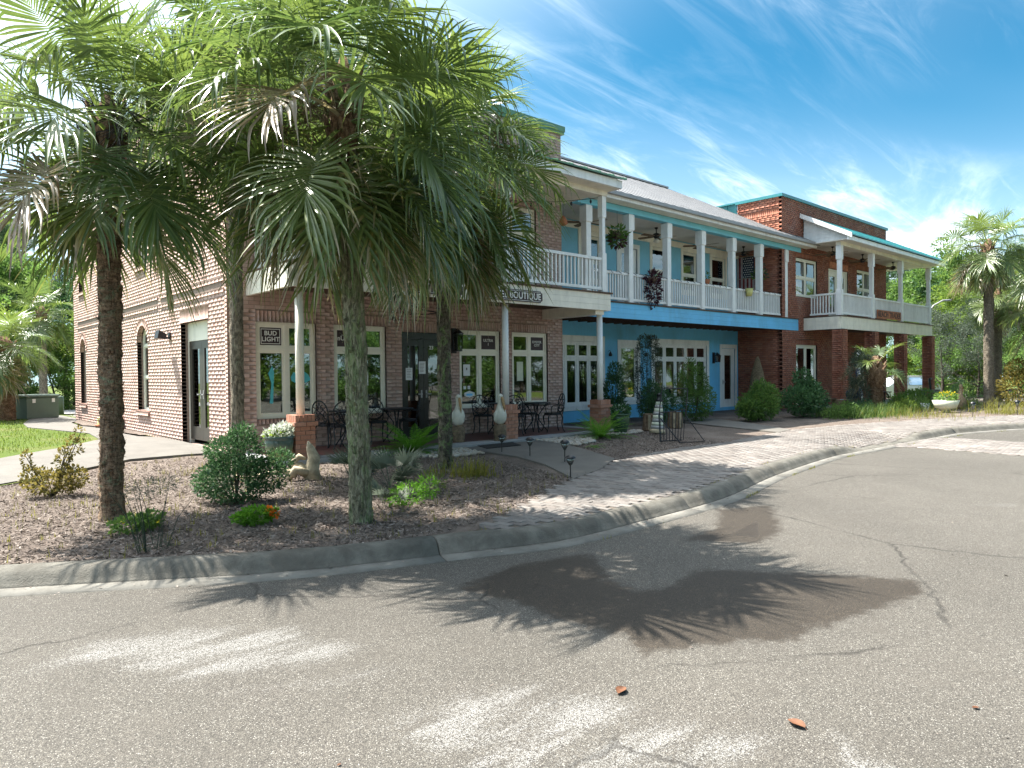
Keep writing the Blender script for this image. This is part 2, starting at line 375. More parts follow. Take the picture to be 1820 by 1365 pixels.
def asphalt():
    t = NT('asphalt'); g = t.geo()
    v = t.node('ShaderNodeTexVoronoi', {'Scale': 185.0, 'Vector': g}); cell = t.node('ShaderNodeSeparateColor', {0: v.outputs['Color']}).outputs[0]
    big = t.noise(0.35, 5, 0.6, 0.4, g); mid = t.noise(3.5, 5, 0.65, 0.3, g)
    c = t.mix(t.rng(cell, 0.15, 0.95, smooth=False), C(0.084, 0.078, 0.067), C(0.185, 0.169, 0.143))
    c = t.mix(t.rng(cell, 0.93, 0.97), c, C(0.34, 0.325, 0.29))
    c = t.mix(t.math('MULTIPLY', t.rng(v.outputs['Distance'], 0.35, 0.75), 0.7), c, C(0.028, 0.025, 0.023))
    c = t.mix(t.rng(big, 0.3, 0.7), t.mix(1.0, c, C(0.80, 0.80, 0.80), 'MULTIPLY'), c)
    c = t.mix(t.math('MULTIPLY', t.rng(mid, 0.45, 0.75), 0.35), c, C(0.083, 0.074, 0.063))
    # worn white road paint
    st = t.node('ShaderNodeMapping', {0: g, 2: (0, 0, radians(36)), 3: (0.45, 1.9, 1)}).outputs[0]
    sn = t.noise(2.4, 6, 0.7, 0.4, st); fine = t.noise(55, 4, 0.75, 0, g)
    pa = t.math('MULTIPLY', t.attr('paint'), t.rng(sn, 0.30, 0.68, 0.38, 1.0))
    pa = t.math('MULTIPLY', t.rng(t.math('ADD', t.math('MULTIPLY', pa, 1.0), t.math('MULTIPLY', t.math('SUBTRACT', fine, 0.5), 2.0)), 0.36, 0.85), 0.95)
    pa = t.math('MULTIPLY', pa, t.rng(v.outputs['Distance'], 0.72, 0.35))
    c = t.mix(pa, c, C(0.259, 0.253, 0.239))
    # cracks
    cd = t.node('ShaderNodeMix', {0: 0.22, 6: g, 7: t.noise(1.6, 4, 0.7, 0, g, 'Color')}, data_type='RGBA').outputs[2]
    ck = t.node('ShaderNodeTexVoronoi', {'Scale': 0.42, 'Vector': cd}, feature='DISTANCE_TO_EDGE').outputs[0]
    ckm = t.math('MULTIPLY', t.rng(ck, 0.009, 0.0), t.rng(t.noise(0.5, 3, 0.5, 0, g), 0.44, 0.54))
    c = t.mix(t.math('MULTIPLY', ckm, 0.55), c, C(0.02, 0.018, 0.016))
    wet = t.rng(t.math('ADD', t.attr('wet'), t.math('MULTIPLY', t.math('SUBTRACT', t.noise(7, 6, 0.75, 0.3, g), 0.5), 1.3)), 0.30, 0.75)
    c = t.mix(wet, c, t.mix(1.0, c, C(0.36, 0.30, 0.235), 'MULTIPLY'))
    pud = t.rng(t.attr('puddle'), 0.4, 0.6)
    h = t.math('ADD', t.math('MULTIPLY', v.outputs['Distance'], -1.0), t.math('MULTIPLY', fine, 0.5))
    h = t.math('SUBTRACT', h, t.math('MULTIPLY', ckm, 3.0))
    nm = t.node('ShaderNodeBump', {'Height': h, 'Strength': t.math('MULTIPLY', t.math('SUBTRACT', 1.0, t.math('MULTIPLY', pud, 0.5)), 0.55), 'Distance': 0.006}).outputs[0]
    r = t.math('SUBTRACT', 0.88, t.math('ADD', t.math('MULTIPLY', wet, 0.18), t.math('MULTIPLY', pud, 0.25)), True)
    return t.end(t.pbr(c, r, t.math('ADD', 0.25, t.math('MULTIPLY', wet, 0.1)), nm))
M['asphalt'] = asphalt()
def groundmat(name, cols, sc=(30, 6, 1.0), bump=0.8):
    t = NT(name); g = t.geo()
    a = t.noise(sc[0], 6, 0.75, 0.6, g); b = t.noise(sc[1], 5, 0.6, 0.5, g); d = t.noise(sc[2], 4, 0.6, 0.3, g)
    c = t.mix(t.rng(a, 0.35, 0.65), C(*cols[0]), C(*cols[1])); c = t.mix(t.rng(b, 0.45, 0.7), c, C(*cols[2]))
    c = t.mix(t.math('MULTIPLY', t.rng(d, 0.45, 0.65), 0.5), c, C(*cols[3]))
    return t.end(t.pbr(c, 0.95, 0.1, t.bump(a, bump, 0.03)))
M['mulch'] = groundmat('mulch', [(0.08, 0.064, 0.053), (0.20, 0.163, 0.138), (0.145, 0.115, 0.097), (0.24, 0.20, 0.17)])
M['grassground'] = groundmat('turf_soil', [(0.051, 0.085, 0.017), (0.102, 0.136, 0.025), (0.076, 0.111, 0.025), (0.187, 0.162, 0.076)], (18, 3, 0.5))
M['backroad'] = simple('far_road', (0.28, 0.27, 0.26), 0.9, 0.1, 1)
M['sand'] = simple('paver_sand', (0.119, 0.098, 0.077), 0.95, 0.3, 20, 0.5, 60)
def palmleaf():
    t = NT('palm_leaf'); uv = t.node('ShaderNodeSeparateXYZ', {0: t.node('ShaderNodeUVMap', uv_map='uv').outputs[0]})
    rnd, tt = uv.outputs[0], uv.outputs[1]
    oc = t.node('ShaderNodeSeparateColor', {0: t.node('ShaderNodeObjectInfo').outputs['Color']}); age, orr = oc.outputs[0], oc.outputs[1]
    green = t.mix(rnd, C(0.058, 0.110, 0.040), C(0.155, 0.215, 0.080))
    green = t.mix(t.math('MULTIPLY', orr, 0.5), green, C(0.21, 0.26, 0.065))
    yel = t.mix(rnd, C(0.26, 0.24, 0.04), C(0.36, 0.26, 0.06))
    c = t.mix(t.rng(t.math('ADD', age, t.math('ADD', t.math('MULTIPLY', tt, 0.32), t.math('MULTIPLY', rnd, 0.28))), 0.72, 1.0), green, yel)
    dead = t.mix(rnd, C(0.17, 0.115, 0.075), C(0.44, 0.37, 0.29))
    c = t.mix(t.rng(t.math('ADD', t.math('MULTIPLY', age, 1.05), t.math('ADD', t.math('MULTIPLY', tt, 0.42), t.math('MULTIPLY', rnd, 0.34))), 0.92, 1.12), c, dead)
    n = t.noise(9, 3, 0.6, 0, t.coord('Object'))
    c = t.mix(t.math('MULTIPLY', t.rng(n, 0.4, 0.7), 0.3), c, mul((0.05, 0.09, 0.02), 0.8))
    p = t.pbr(c, 0.30, 0.65)
    tr = t.node('ShaderNodeBsdfTranslucent', {0: t.mix(0.6, c, t.mix(1.0, c, C(2.2, 2.2, 1.2), 'MULTIPLY'))}).outputs[0]
    return t.end(t.node('ShaderNodeMixShader', {0: 0.28, 1: p, 2: tr}).outputs[0])
M['palm'] = palmleaf()
def trunkmat(name, c0, c1, lichen, amt, stretch=(1, 1, 1)):
    t = NT(name); g = t.coord('Object', stretch); a = t.noise(16, 6, 0.8, 0.6, g); b = t.noise(5, 6, 0.75, 1.2, g)
    fib = t.noise(40, 5, 0.75, 0.4, t.coord('Object', (1.5, 1.5, 0.22)))
    c = t.mix(t.rng(a, 0.36, 0.64), C(*c0), C(*c1))
    c = t.mix(t.math('MULTIPLY', t.rng(b, 0.62-amt*0.3, 0.70-amt*0.2), 0.8), c, C(*lichen))
    c = t.mix(t.math('MULTIPLY', t.rng(fib, 0.52, 0.66), 0.7), c, mul(c0, 0.45))
    c = t.mix(t.math('MULTIPLY', t.rng(t.noise(34, 5, 0.8, 0.3, g), 0.60, 0.70), 0.6), c, C(0.38, 0.38, 0.32))
    h = t.math('ADD', a, t.math('SUBTRACT', t.noise(45, 5, 0.7, 0, g), t.math('MULTIPLY', t.rng(fib, 0.5, 0.66), 0.8)))
    return t.end(t.pbr(c, 0.92, 0.12, t.bump(h, 1.0, 0.025)))
M['trunkA'] = trunkmat('palm_bark_brown', (0.168, 0.115, 0.076), (0.528, 0.372, 0.252), (0.312, 0.396, 0.252), 0.3, (1, 1, 2.4))
M['trunkB'] = trunkmat('palm_bark_grey', (0.157, 0.134, 0.101), (0.448, 0.381, 0.291), (0.358, 0.381, 0.269), 0.2, (1, 1, 0.6))
M['trunkC'] = trunkmat('palm_bark_mossy', (0.175, 0.161, 0.105), (0.473, 0.447, 0.315), (0.245, 0.315, 0.140), 0.5, (1.6, 1.6, 0.5))
M['trunkD'] = trunkmat('palm_bark_dark', (0.065, 0.055, 0.046), (0.229, 0.204, 0.153), (0.255, 0.383, 0.140), 0.45, (1, 1, 1))
M['trunkR'] = trunkmat('palm_bark_pale', (0.12, 0.10, 0.075), (0.30, 0.26, 0.20), (0.24, 0.23, 0.18), 0.25, (1, 1, 1.5))
M['boot'] = trunkmat('palm_boot', (0.130, 0.072, 0.042), (0.390, 0.260, 0.169), (0.468, 0.364, 0.260), 0.2)
M['fruit'] = simple('dry_fruit_stalk', (0.16, 0.12, 0.07), 0.9, 0.4, 12)
M['fruitdark'] = simple('dark_fruit', (0.03, 0.022, 0.02), 0.7, 0.4, 12)
M['bark'] = trunkmat('tree_bark', (0.05, 0.04, 0.032), (0.14, 0.115, 0.09), (0.17, 0.165, 0.13), 0.2, (1, 1, 0.4))
M['leafdark'] = leafmat('dark_leaf', (0.026, 0.073, 0.033), (0.090, 0.179, 0.065), 0.25)
M['leafmid'] = leafmat('mid_leaf', (0.048, 0.103, 0.025), (0.166, 0.276, 0.062), 0.4)
M['leaflight'] = leafmat('light_leaf', (0.06, 0.12, 0.02), (0.21, 0.29, 0.05), 0.45)
M['pine'] = leafmat('pine_needle', (0.031, 0.062, 0.029), (0.090, 0.144, 0.060), 0.25)
M['rose'] = leafmat('bronze_green_leaf', (0.06, 0.08, 0.02), (0.26, 0.20, 0.05), 0.35)
M['fern'] = leafmat('fern_leaf', (0.046, 0.149, 0.011), (0.161, 0.345, 0.034), 0.4)
M['sage'] = leafmat('sage_leaf', (0.037, 0.058, 0.039), (0.121, 0.147, 0.100), 0.25)
M['grass'] = leafmat('grass_blade', (0.048, 0.095, 0.010), (0.163, 0.218, 0.034), 0.4, dry=(0.286, 0.245, 0.109))
M['ygrass'] = leafmat('yellow_grass', (0.087, 0.112, 0.015), (0.260, 0.236, 0.050), 0.4)
M['dgrass'] = leafmat('dark_grass', (0.03, 0.07, 0.015), (0.11, 0.18, 0.04), 0.35)
M['orange'] = leafmat('orange_petal', (0.65, 0.10, 0.01), (0.80, 0.20, 0.02), 0.3)
M['yellowf'] = leafmat('yellow_petal', (0.65, 0.45, 0.02), (0.80, 0.60, 0.04), 0.3)
M['whitef'] = leafmat('pale_rosette', (0.40, 0.46, 0.34), (0.75, 0.76, 0.66), 0.3)
M['plum'] = leafmat('plum_leaf', (0.03, 0.012, 0.022), (0.11, 0.035, 0.05), 0.25)
M['chip'] = brickmat('mulch_chip', [(0.065, 0.052, 0.045), (0.16, 0.128, 0.108), (0.26, 0.215, 0.185), (0.11, 0.085, 0.072), (0.36, 0.31, 0.27)], 0.95)
M['dryleaf'] = simple('dry_leaf', (0.132, 0.055, 0.025), 0.7, 0.3, 30)
# ------------------------------------------------------------------ ground
def flat(z): return lambda x, y: z
sheet('ground', [(-90, -60), (-90, 160), (180, 160), (180, -60)], M['grassground'], lambda x, y: gh(x, y)-0.22 if y < 13 and x < 36 else gh(x, y)-0.03, 6.0)
KP = [(0, 1008), (150, 1000), (460, 984), (600, 973), (840, 947), (960, 935), (1100, 905), (1250, 868), (1350, 830), (1450, 801), (1505, 791), (1600, 775), (1660, 765), (1700, 760), (1820, 753)]
KB = [(-14, 15.6), (-7, 11.6), (-2.6, 8.9)]+[tuple(gp(a, b, 0.12)[:2]) for a, b in KP]+[(26.5, 2.9), (31, -1.5), (36, -9)]
KL = smooth_line(KB, 0.35)
# road sheet: fine where paint and damp show
gx = np.concatenate([np.linspace(-60, -2, 20, endpoint=False), np.linspace(-2, 14, 250), np.linspace(14.3, 70, 24)])
gy = np.concatenate([np.linspace(-60, 0, 20, endpoint=False), np.linspace(0, 8, 125), np.linspace(8.3, 15, 8)])
GX, GY = np.meshgrid(gx, gy, indexing='ij'); V = np.stack([GX, GY, np.zeros_like(GX)], -1).reshape(-1, 3)
ii = np.arange(len(gx)*len(gy)).reshape(len(gx), len(gy))
Q = np.stack([ii[:-1, :-1], ii[1:, :-1], ii[1:, 1:], ii[:-1, 1:]], -1).reshape(-1, 4)
road_me = np_mesh('road', V, Q, M['asphalt'])
def g0(pts): return [tuple(gp(a, b, 0)[:2]) for a, b in pts]
def setattr_(nm, val):
    a = road_me.attributes.new(nm, 'FLOAT', 'POINT'); a.data.foreach_set('value', np.asarray(val, np.float32))
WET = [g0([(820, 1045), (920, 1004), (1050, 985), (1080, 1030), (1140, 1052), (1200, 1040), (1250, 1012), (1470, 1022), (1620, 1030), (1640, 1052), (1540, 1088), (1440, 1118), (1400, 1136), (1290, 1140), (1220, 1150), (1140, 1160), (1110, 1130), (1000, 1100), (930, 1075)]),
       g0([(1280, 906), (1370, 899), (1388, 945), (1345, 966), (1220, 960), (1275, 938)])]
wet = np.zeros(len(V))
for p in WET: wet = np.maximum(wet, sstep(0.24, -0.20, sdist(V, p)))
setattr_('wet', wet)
setattr_('puddle', sstep(0.12, -0.10, sdist(V, g0([(1300, 950), (1346, 926), (1346, 955)]))))
PAINT = [g0([(10, 1210), (150, 1140), (340, 1115), (520, 1112), (650, 1150), (600, 1175), (350, 1212), (250, 1205), (150, 1190)]),
         g0([(410, 1232), (520, 1210), (700, 1186), (720, 1192), (560, 1228)]),
         g0([(620, 1300), (760, 1250), (900, 1214), (1080, 1225), (1200, 1275), (1390, 1310), (1380, 1345), (1200, 1390), (800, 1400), (760, 1330)]),
         g0([(1455, 1285), (1490, 1288), (1570, 1380), (1510, 1390)]), g0([(1520, 1345), (1640, 1360), (1650, 1400), (1550, 1400)]),
         g0([(1460, 905), (1545, 906), (1550, 913), (1470, 912)]), g0([(1700, 895), (1820, 893), (1820, 903), (1720, 902)])]
pt = np.zeros(len(V))
for k, p in enumerate(PAINT):
    w = 0.26 if k < 3 else 0.10
    pt = np.maximum(pt, sstep(w, -w, sdist(V, p))*(1 if k < 5 else 0.55))
setattr_('paint', pt)
road = place(road_me, 'road', None); road['kind'] = 'structure'
# kerb in cast lengths
kerb = empty('kerb'); kerb['kind'] = 'structure'
PROF = [(-0.05, -0.1), (-0.05, 0.128), (0.0, 0.137), (0.03, 0.142), (0.09, 0.144), (0.14, 0.136), (0.185, 0.108), (0.22, 0.065), (0.25, 0.030), (0.27, 0.018), (0.27, -0.05)]
PROG = [(0.271, -0.05), (0.271, 0.017), (0.30, 0.013), (0.45, 0.006), (0.46, -0.05)]
def ramp(x): return 1-0.8*float(sstep(14.0, 14.9, x)*(1-sstep(17.2, 18.2, x)))
kseg = []
for i, p in enumerate(KL):
    t = KL[min(i+1, len(KL)-1)]-KL[max(i-1, 0)]; t = t/np.linalg.norm(t); nrm = np.array([t[1], -t[0]])
    kseg.append((p, nrm, ramp(p[0])))
i = 0
while i < len(kseg)-1:
    j = min(i+9, len(kseg)-1)
    for prof, nm_, mt_ in ((PROF, 'kerb_length', M['kerb']), (PROG, 'gutter_length', M['gutter'])):
        vs = []; m = len(prof)
        for q in range(i, j+1):
            p, nrm, rr = kseg[q]
            if q == j and j < len(kseg)-1: p = p+(kseg[q-1][0]-p)*0.035
            for s, z in prof: vs.append((p[0]+nrm[0]*s, p[1]+nrm[1]*s, z*(rr if s < .26 else 1) if z > 0 else z))
        n = j-i+1
        fs = [(a*m+b, (a+1)*m+b, (a+1)*m+b+1, a*m+b+1) for a in range(n-1) for b in range(m-1)]+[tuple(range(m)), tuple((n-1)*m+b for b in range(m-1, -1, -1))]
        MB().add(vs, fs).build(nm_, mt_, kerb, smooth=True)
    i = j
def dipz(x, y):   # dropped kerb at the crossing
    return 0.138-0.105*float(sstep(14.0, 14.9, x)*(1-sstep(17.2, 18.2, x))*(1-sstep(5.9, 7.3, y)))
GZ = 0.13
# mulch bed up to the buildings
bedpoly = [tuple(p) for p in KL if -9 < p[0] < 27]+[(40, 8), (40, 16), (25, 16), (4.84, 16), (4.85, 14.5), (3.2, 14.5), (1.2, 13.2), (-8, 13.4)]
def bump(x, y): return float(gh(x, y))-1.25*(0.138-dipz(x, y))
bed = sheet('mulch_bed', bedpoly, M['mulch'], bump, 0.3, jit=0.008, dz=-0.010)
lawnp = [(-12, 13.2), (-3, 11.6), (1.2, 12.15), (3.3, 13.75), (4.9, 14), (4.9, 30), (12, 30), (12, 33.2), (-30, 33.2), (-30, 20)]
lawn = sheet('lawn', lawnp, M['grassground'], gh, 1.0, dz=0.012)
sheet('back_road', [(-40, 33.8), (20, 33.8), (20, 38), (-40, 38)], M['backroad'], gh, 3.0, dz=0.02)
PATH = [(-12, 10.4), (-3, 11.3), (1.24, 12.25), (3.26, 13.7), (4.88, 13.75), (4.88, 17.3), (4.35, 17.6), (4.3, 19), (4.45, 21.0), (4.15, 22.6), (4.25, 24.5), (4.9, 26.5), (6.0, 30), (6.6, 33), (5.0, 33), (4.3, 30), (3.6, 27.6), (3.15, 25.2), (3.0, 23.2), (3.35, 21.5), (3.75, 19.5), (3.55, 17.4), (2.6, 15.9), (1.5, 14.9), (-3, 13.2), (-12, 11.9)]
path = sheet('garden_path', [tuple(p) for p in PATH], M['concrete'], gh, 0.6, dz=0.03, skirt=0.1)
mulch2 = sheet('wall_mulch_strip', [(4.86, 17.4), (4.86, 26.4), (4.3, 24.4), (4.2, 22.6), (4.5, 21.0), (4.35, 19), (4.4, 17.7)], M['mulch'], gh, 0.4, jit=0.008, dz=0.05)
sheet('front_walk', [(8.75, 11.3), (10.95, 11.3), (10.68, 10.14), (10.3, 9.4), (9.5, 7.9), (8.3, 7.2), (7.31, 6.84), (8.1, 8.2), (8.55, 9.4)], M['concrete'], flat(0.150), 0.5, skirt=0.1)
sheet('side_walk_slab', [tuple(gp(u, v, .155)[:2]) for u, v in ((1215, 737), (1265, 743), (1320, 750), (1405, 763), (1385, 768), (1310, 760), (1250, 754), (1205, 748))], M['concrete'], flat(0.154), 0.8, skirt=0.1)
# block paving of the promenade
KBL = [tuple(p) for p in KL if 4.0 < p[0] < 30]
PAVB = [tuple(gp(a, b, 0.14)[:2]) for a, b in [(840, 947), (905, 910), (990, 865), (1020, 850), (1090, 820), (1130, 810), (1200, 797), (1300, 785), (1400, 765), (1500, 755), (1700, 742), (1820, 738)]]+[(30.5, 3.0)]
PAVP = KBL+PAVB[::-1]
sheet('promenade', PAVP, M['sand'], dipz, 0.2, dz=-0.004)
prom = bpy.data.objects['promenade']
XW = g0([(1650, 779), (1700, 779), (1820, 787), (2000, 800)])+g0([(2000, 826), (1820, 811), (1700, 801), (1572, 793)])
sheet('crossing', XW, M['sand'], flat(0.004), 2.0); cross = bpy.data.objects['crossing']
def unit_brick(name, l, h, d, mat, bev=0.004):
    mb = MB().bevbox(-l/2, l/2, -h/2, h/2, -d, 0, bev); me = bpy.data.meshes.new(name); me.from_pydata(mb.v, [], mb.f); finish(me, mat, False); return me
PL, PW = 0.20, 0.10; ANG = radians(96)
def pavers(poly, parent, z, npart, zf=None):
    P = np.array(poly); c, s = cos(ANG), sin(ANG); Rm = np.array([[c, s], [-s, c]]); L = P@Rm.T
    us = np.arange(L[:, 0].min()-0.2, L[:, 0].max()+0.2, PL); vs = np.arange(L[:, 1].min()-0.2, L[:, 1].max()+0.2, PW)
    U, Vv = np.meshgrid(us, vs); U = U+((np.arange(len(vs)) % 2)*PL/2)[:, None]
    pts = np.stack([U.ravel(), Vv.ravel()], -1)@Rm
    pts = pts[sdist(pts, poly) < -0.012]
    d = np.hypot(pts[:, 0], pts[:, 1]); pts = pts[np.argsort(d)]
    me = unit_brick('paver', PL-0.008, PW-0.008, 0.03, M['paver'])
    for p in pts[:npart]:
        o = bpy.data.objects.new('paver', me); link(o, parent, (p[0], p[1], z+R.uniform(-0.003, 0.003))); o.rotation_euler = (R.uniform(-.012, .012), R.uniform(-.012, .012), ANG+R.uniform(-.015, .015))
    rest = pts[npart:]; k = len(rest); zr = np.full((k, 1), z) if zf is None else np.array([[z+zf(p[0], p[1])] for p in rest])
    if not k: return
    hl, hw = PL/2-0.004, PW/2-0.004; b = 0.006
    tmpl = np.array([(-hl, -hw, -0.02), (hl, -hw, -0.02), (hl, hw, -0.02), (-hl, hw, -0.02), (-hl+b, -hw+b, 0), (hl-b, -hw+b, 0), (hl-b, hw-b, 0), (-hl+b, hw-b, 0)])
    cc = np.array([[c, -s, 0], [s, c, 0], [0, 0, 1]]); tm = tmpl@cc.T
    VV = tm[None]+np.concatenate([rest, zr+NR.uniform(-0.003, 0.003, (k, 1))], 1)[:, None, :]
    q = np.array([(4, 5, 6, 7), (0, 1, 5, 4), (1, 2, 6, 5), (2, 3, 7, 6), (3, 0, 4, 7)])
    QQ = (q[None]+np.arange(k)[:, None, None]*8).reshape(-1, 4)
    o = place(np_mesh('paver_field', VV, QQ, M['paver'], tone=np.repeat(NR.random(k), 8)), 'paver_field', parent); o['kind'] = 'stuff'
pavers(PAVP, prom, 0.147, 300, lambda x, y: dipz(x, y)-0.138)
pavers(XW, cross, 0.014, 0)
# ------------------------------------------------------------------ walls and openings
def fbox(mb, fr, P, u0, u1, z0, z1, n0, n1):
    if fr == 'front': return mb.box(u0, u1, P-n1, P-n0, z0, z1)
    if fr == 'side': return mb.box(P-n1, P-n0, u0, u1, z0, z1)
HEXQ = np.array([(0, 1, 2, 3), (0, 1, 5, 4), (1, 2, 6, 5), (2, 3, 7, 6), (3, 0, 4, 7)])
def hexes(u0, u1, z0, z1, n0, n1):
    return [(u0, n1, z0), (u1, n1, z0), (u1, n1, z1), (u0, n1, z1), (u0, n0, z0), (u1, n0, z0), (u1, n0, z1), (u0, n0, z1)]
def tow_world(A, fr, P):
    A = np.asarray(A, float)
    if fr == 'front': return np.stack([A[..., 0], P-A[..., 1], A[..., 2]], -1)
    return np.stack([P-A[..., 1], A[..., 0], A[..., 2]], -1)
BL, BH, BJ = 0.203, 0.068, 0.011
def bricks(fr, P, u0, u1, z0, z1, holes=(), depth=0.10, phase=0.0, proud=0.0):
    out = []; k = 0; z = z0
    while z < z1-0.02:
        zb = min(z+BH, z1); zm = (z+zb)/2; iv = [(u0, u1)]
        for h in holes:
            ha, hb, za, zt = h[:4]
            if not (za-0.005 < zm < zt+0.005): continue
            if len(h) > 4:
                zs = zt-h[4]
                if zm > zs:
                    w = (hb-ha)/2*sqrt(max(0, 1-((zm-zs)/h[4])**2)); m_ = (ha+hb)/2; ha, hb = m_-w, m_+w
            nv = []
            for a, b in iv:
                if hb <= a or ha >= b: nv.append((a, b)); continue
                if ha > a: nv.append((a, ha))
                if hb < b: nv.append((hb, b))
            iv = nv
        off = phase+(k % 2)*(BL+BJ)/2
        for a, b in iv:
            x = math.floor((a-off)/(BL+BJ))*(BL+BJ)+off
            while x < b:
                p, q = max(x, a), min(x+BL, b)
                if b-q < 0.075: q = b
                if x < a and q-p < 0.06 and q < b: x += BL+BJ; continue
                if p == max(x, a) and a < p and p-a < 0.075: p = a
                if q-p > 0.025 and p < b:
                    full = abs(q-p-BL) < 1e-4 and abs(zb-z-BH) < 1e-6
                    out.append((p, q, z, zb, proud+R.uniform(-0.0008, 0.0008), depth, full))
                if q >= b: break
                x += BL+BJ
        z += BH+BJ; k += 1
    return [(fr, P)+b for b in out]
def soldiers(fr, P, u0, u1, z0, z1, proud=0.006, depth=0.1):
    n = max(1, int(round((u1-u0)/(BH+BJ)))); w = (u1-u0)/n
    return [(fr, P, u0+k*w+BJ/2, u0+(k+1)*w-BJ/2, z0, z1, proud+R.uniform(-.001, .001), depth, False) for k in range(n)]
def lay(parent, lst, mat, npart, extra=None, pname='brick'):
    lst = list(lst); cand = []
    for i, b in enumerate(lst):
        fr, P, u0, u1, z0, z1, pr, dp, full = b
        if not full: continue
        c = tow_world([((u0+u1)/2, pr, (z0+z1)/2)], fr, P)[0]; d = c-CAM; dist = np.linalg.norm(d)
        nn = np.array([0, -1, 0]) if fr == 'front' else np.array([-1, 0, 0]); cand.append((abs(d@nn)/dist**3, i))
    cand.sort(reverse=True); pick = set(i for _, i in cand[:npart])
    me = {}
    for i in pick:
        fr, P, u0, u1, z0, z1, pr, dp, full = lst[i]
        if fr not in me:
            mb = MB(); fbox(mb, fr, 0, -BL/2, BL/2, -BH/2, BH/2, -dp, 0); m_ = bpy.data.meshes.new(pname); m_.from_pydata(mb.v, [], mb.f); finish(m_, mat, False); me[fr] = m_
        c = tow_world([((u0+u1)/2, pr, (z0+z1)/2)], fr, P)[0]-OFF.get(parent, np.zeros(3))
        o = bpy.data.objects.new(pname, me[fr]); link(o, parent, tuple(c))
    rest = [b for i, b in enumerate(lst) if i not in pick]
    H = []; 
    for fr, P, u0, u1, z0, z1, pr, dp, full in rest: H.append(tow_world(hexes(u0, u1, z0, z1, pr-dp, pr), fr, P))
    for e in (extra or []): H.append(np.asarray(e))
    if not H: return
    H = np.array(H); k = len(H)
    Q = (HEXQ[None]+np.arange(k)[:, None, None]*8).reshape(-1, 4)
    o = place(np_mesh('brickwork', H-OFF.get(parent, np.zeros(3)), Q, mat, tone=np.repeat(NR.random(k), 8)), 'brickwork', parent); o['kind'] = 'stuff'
def core(mb, fr, P, u0, u1, z0, z1, holes, n0=-0.25, n1=-0.0025):
    us = sorted({u0, u1}|{x for h in holes for x in h[:2] if u0 < x < u1}); zs = sorted({z0, z1}|{x for h in holes for x in h[2:4] if z0 < x < z1})
    for a, b in zip(us[:-1], us[1:]):
        run = None
        for c, d in zip(zs[:-1], zs[1:]):
            m = ((a+b)/2, (c+d)/2)
            if any(h[0] < m[0] < h[1] and h[2] < m[1] < h[3] for h in holes):
                if run: fbox(mb, fr, P, a, b, run[0], run[1], n0, n1); run = None
            else: run = (run[0] if run else c, d)
        if run: fbox(mb, fr, P, a, b, run[0], run[1], n0, n1)
def window(parent, fr, P, u0, u1, z0, z1, cols=1, transom=None, mat=None, inset=0.07, fw=0.055, sw=0.04, mid=None, trim=0, blind=False, name='window', trimmat=None, sill=True):
    mat = mat or M['creamtrim']; mb = MB(); A, B = -inset-0.06, -inset
    fbox(mb, fr, P, u0, u0+fw, z0, z1, A, B); fbox(mb, fr, P, u1-fw, u1, z0, z1, A, B)
    fbox(mb, fr, P, u0+fw, u1-fw, z0, z0+fw, A, B); fbox(mb, fr, P, u0+fw, u1-fw, z1-fw, z1, A, B)
    iu0, iu1, iz0, iz1 = u0+fw, u1-fw, z0+fw, z1-fw
    cw = (iu1-iu0-(cols-1)*fw)/cols
    for c in range(1, cols): x = iu0+c*cw+(c-1)*fw; fbox(mb, fr, P, x, x+fw, iz0, iz1, A+.004, B-.004)
    rows = [(iz0, iz1)]
    for tz in ([transom] if transom else [])+([mid] if mid else []):
        fbox(mb, fr, P, iu0+.001, iu1-.001, tz-fw/2, tz+fw/2, A+.008, B+.006)
        rows = [r for rr in rows for r in (((rr[0], tz-fw/2), (tz+fw/2, rr[1])) if rr[0] < tz < rr[1] else (rr,))]
    if trim:
        fbox(mb, fr, P, u0-trim, u0, z0-trim, z1+trim*1.3, -0.02, 0.03); fbox(mb, fr, P, u1, u1+trim, z0-trim, z1+trim*1.3, -0.02, 0.03)
        fbox(mb, fr, P, u0, u1, z1, z1+trim*1.3, -0.02, 0.03); fbox(mb, fr, P, u0, u1, z0-trim, z0, -0.02, 0.034)
    panes = []
    for c in range(cols):
        a = iu0+c*(cw+fw); b = a+cw
        for (r0, r1) in rows:
            e = 0.005; y0, y1 = A+0.012, B-0.015
            fbox(mb, fr, P, a, a+sw, r0, r1, y0, y1); fbox(mb, fr, P, b-sw, b, r0, r1, y0, y1)
            fbox(mb, fr, P, a+sw, b-sw, r0, r0+sw, y0, y1); fbox(mb, fr, P, a+sw, b-sw, r1-sw, r1, y0, y1)
            panes.append((a+sw-e, b-sw+e, r0+sw-e, r1-sw+e))
    o = mb.build(name, mat, parent)
    for p in panes:
        mp = MB(); fbox(mp, fr, P, p[0], p[1], p[2], p[3], A+0.024, A+0.030); mp.build('pane', M['glass'], o)
        if blind:
            ms = MB(); z = p[2]+0.02
            while z < p[3]:
                fbox(ms, fr, P, p[0]+.01, p[1]-.01, z, z+0.034, A-0.045, A-0.03); z += 0.052
            s = ms.build('blind', M['ceil'], o); s['kind'] = 'stuff'
    return o, panes
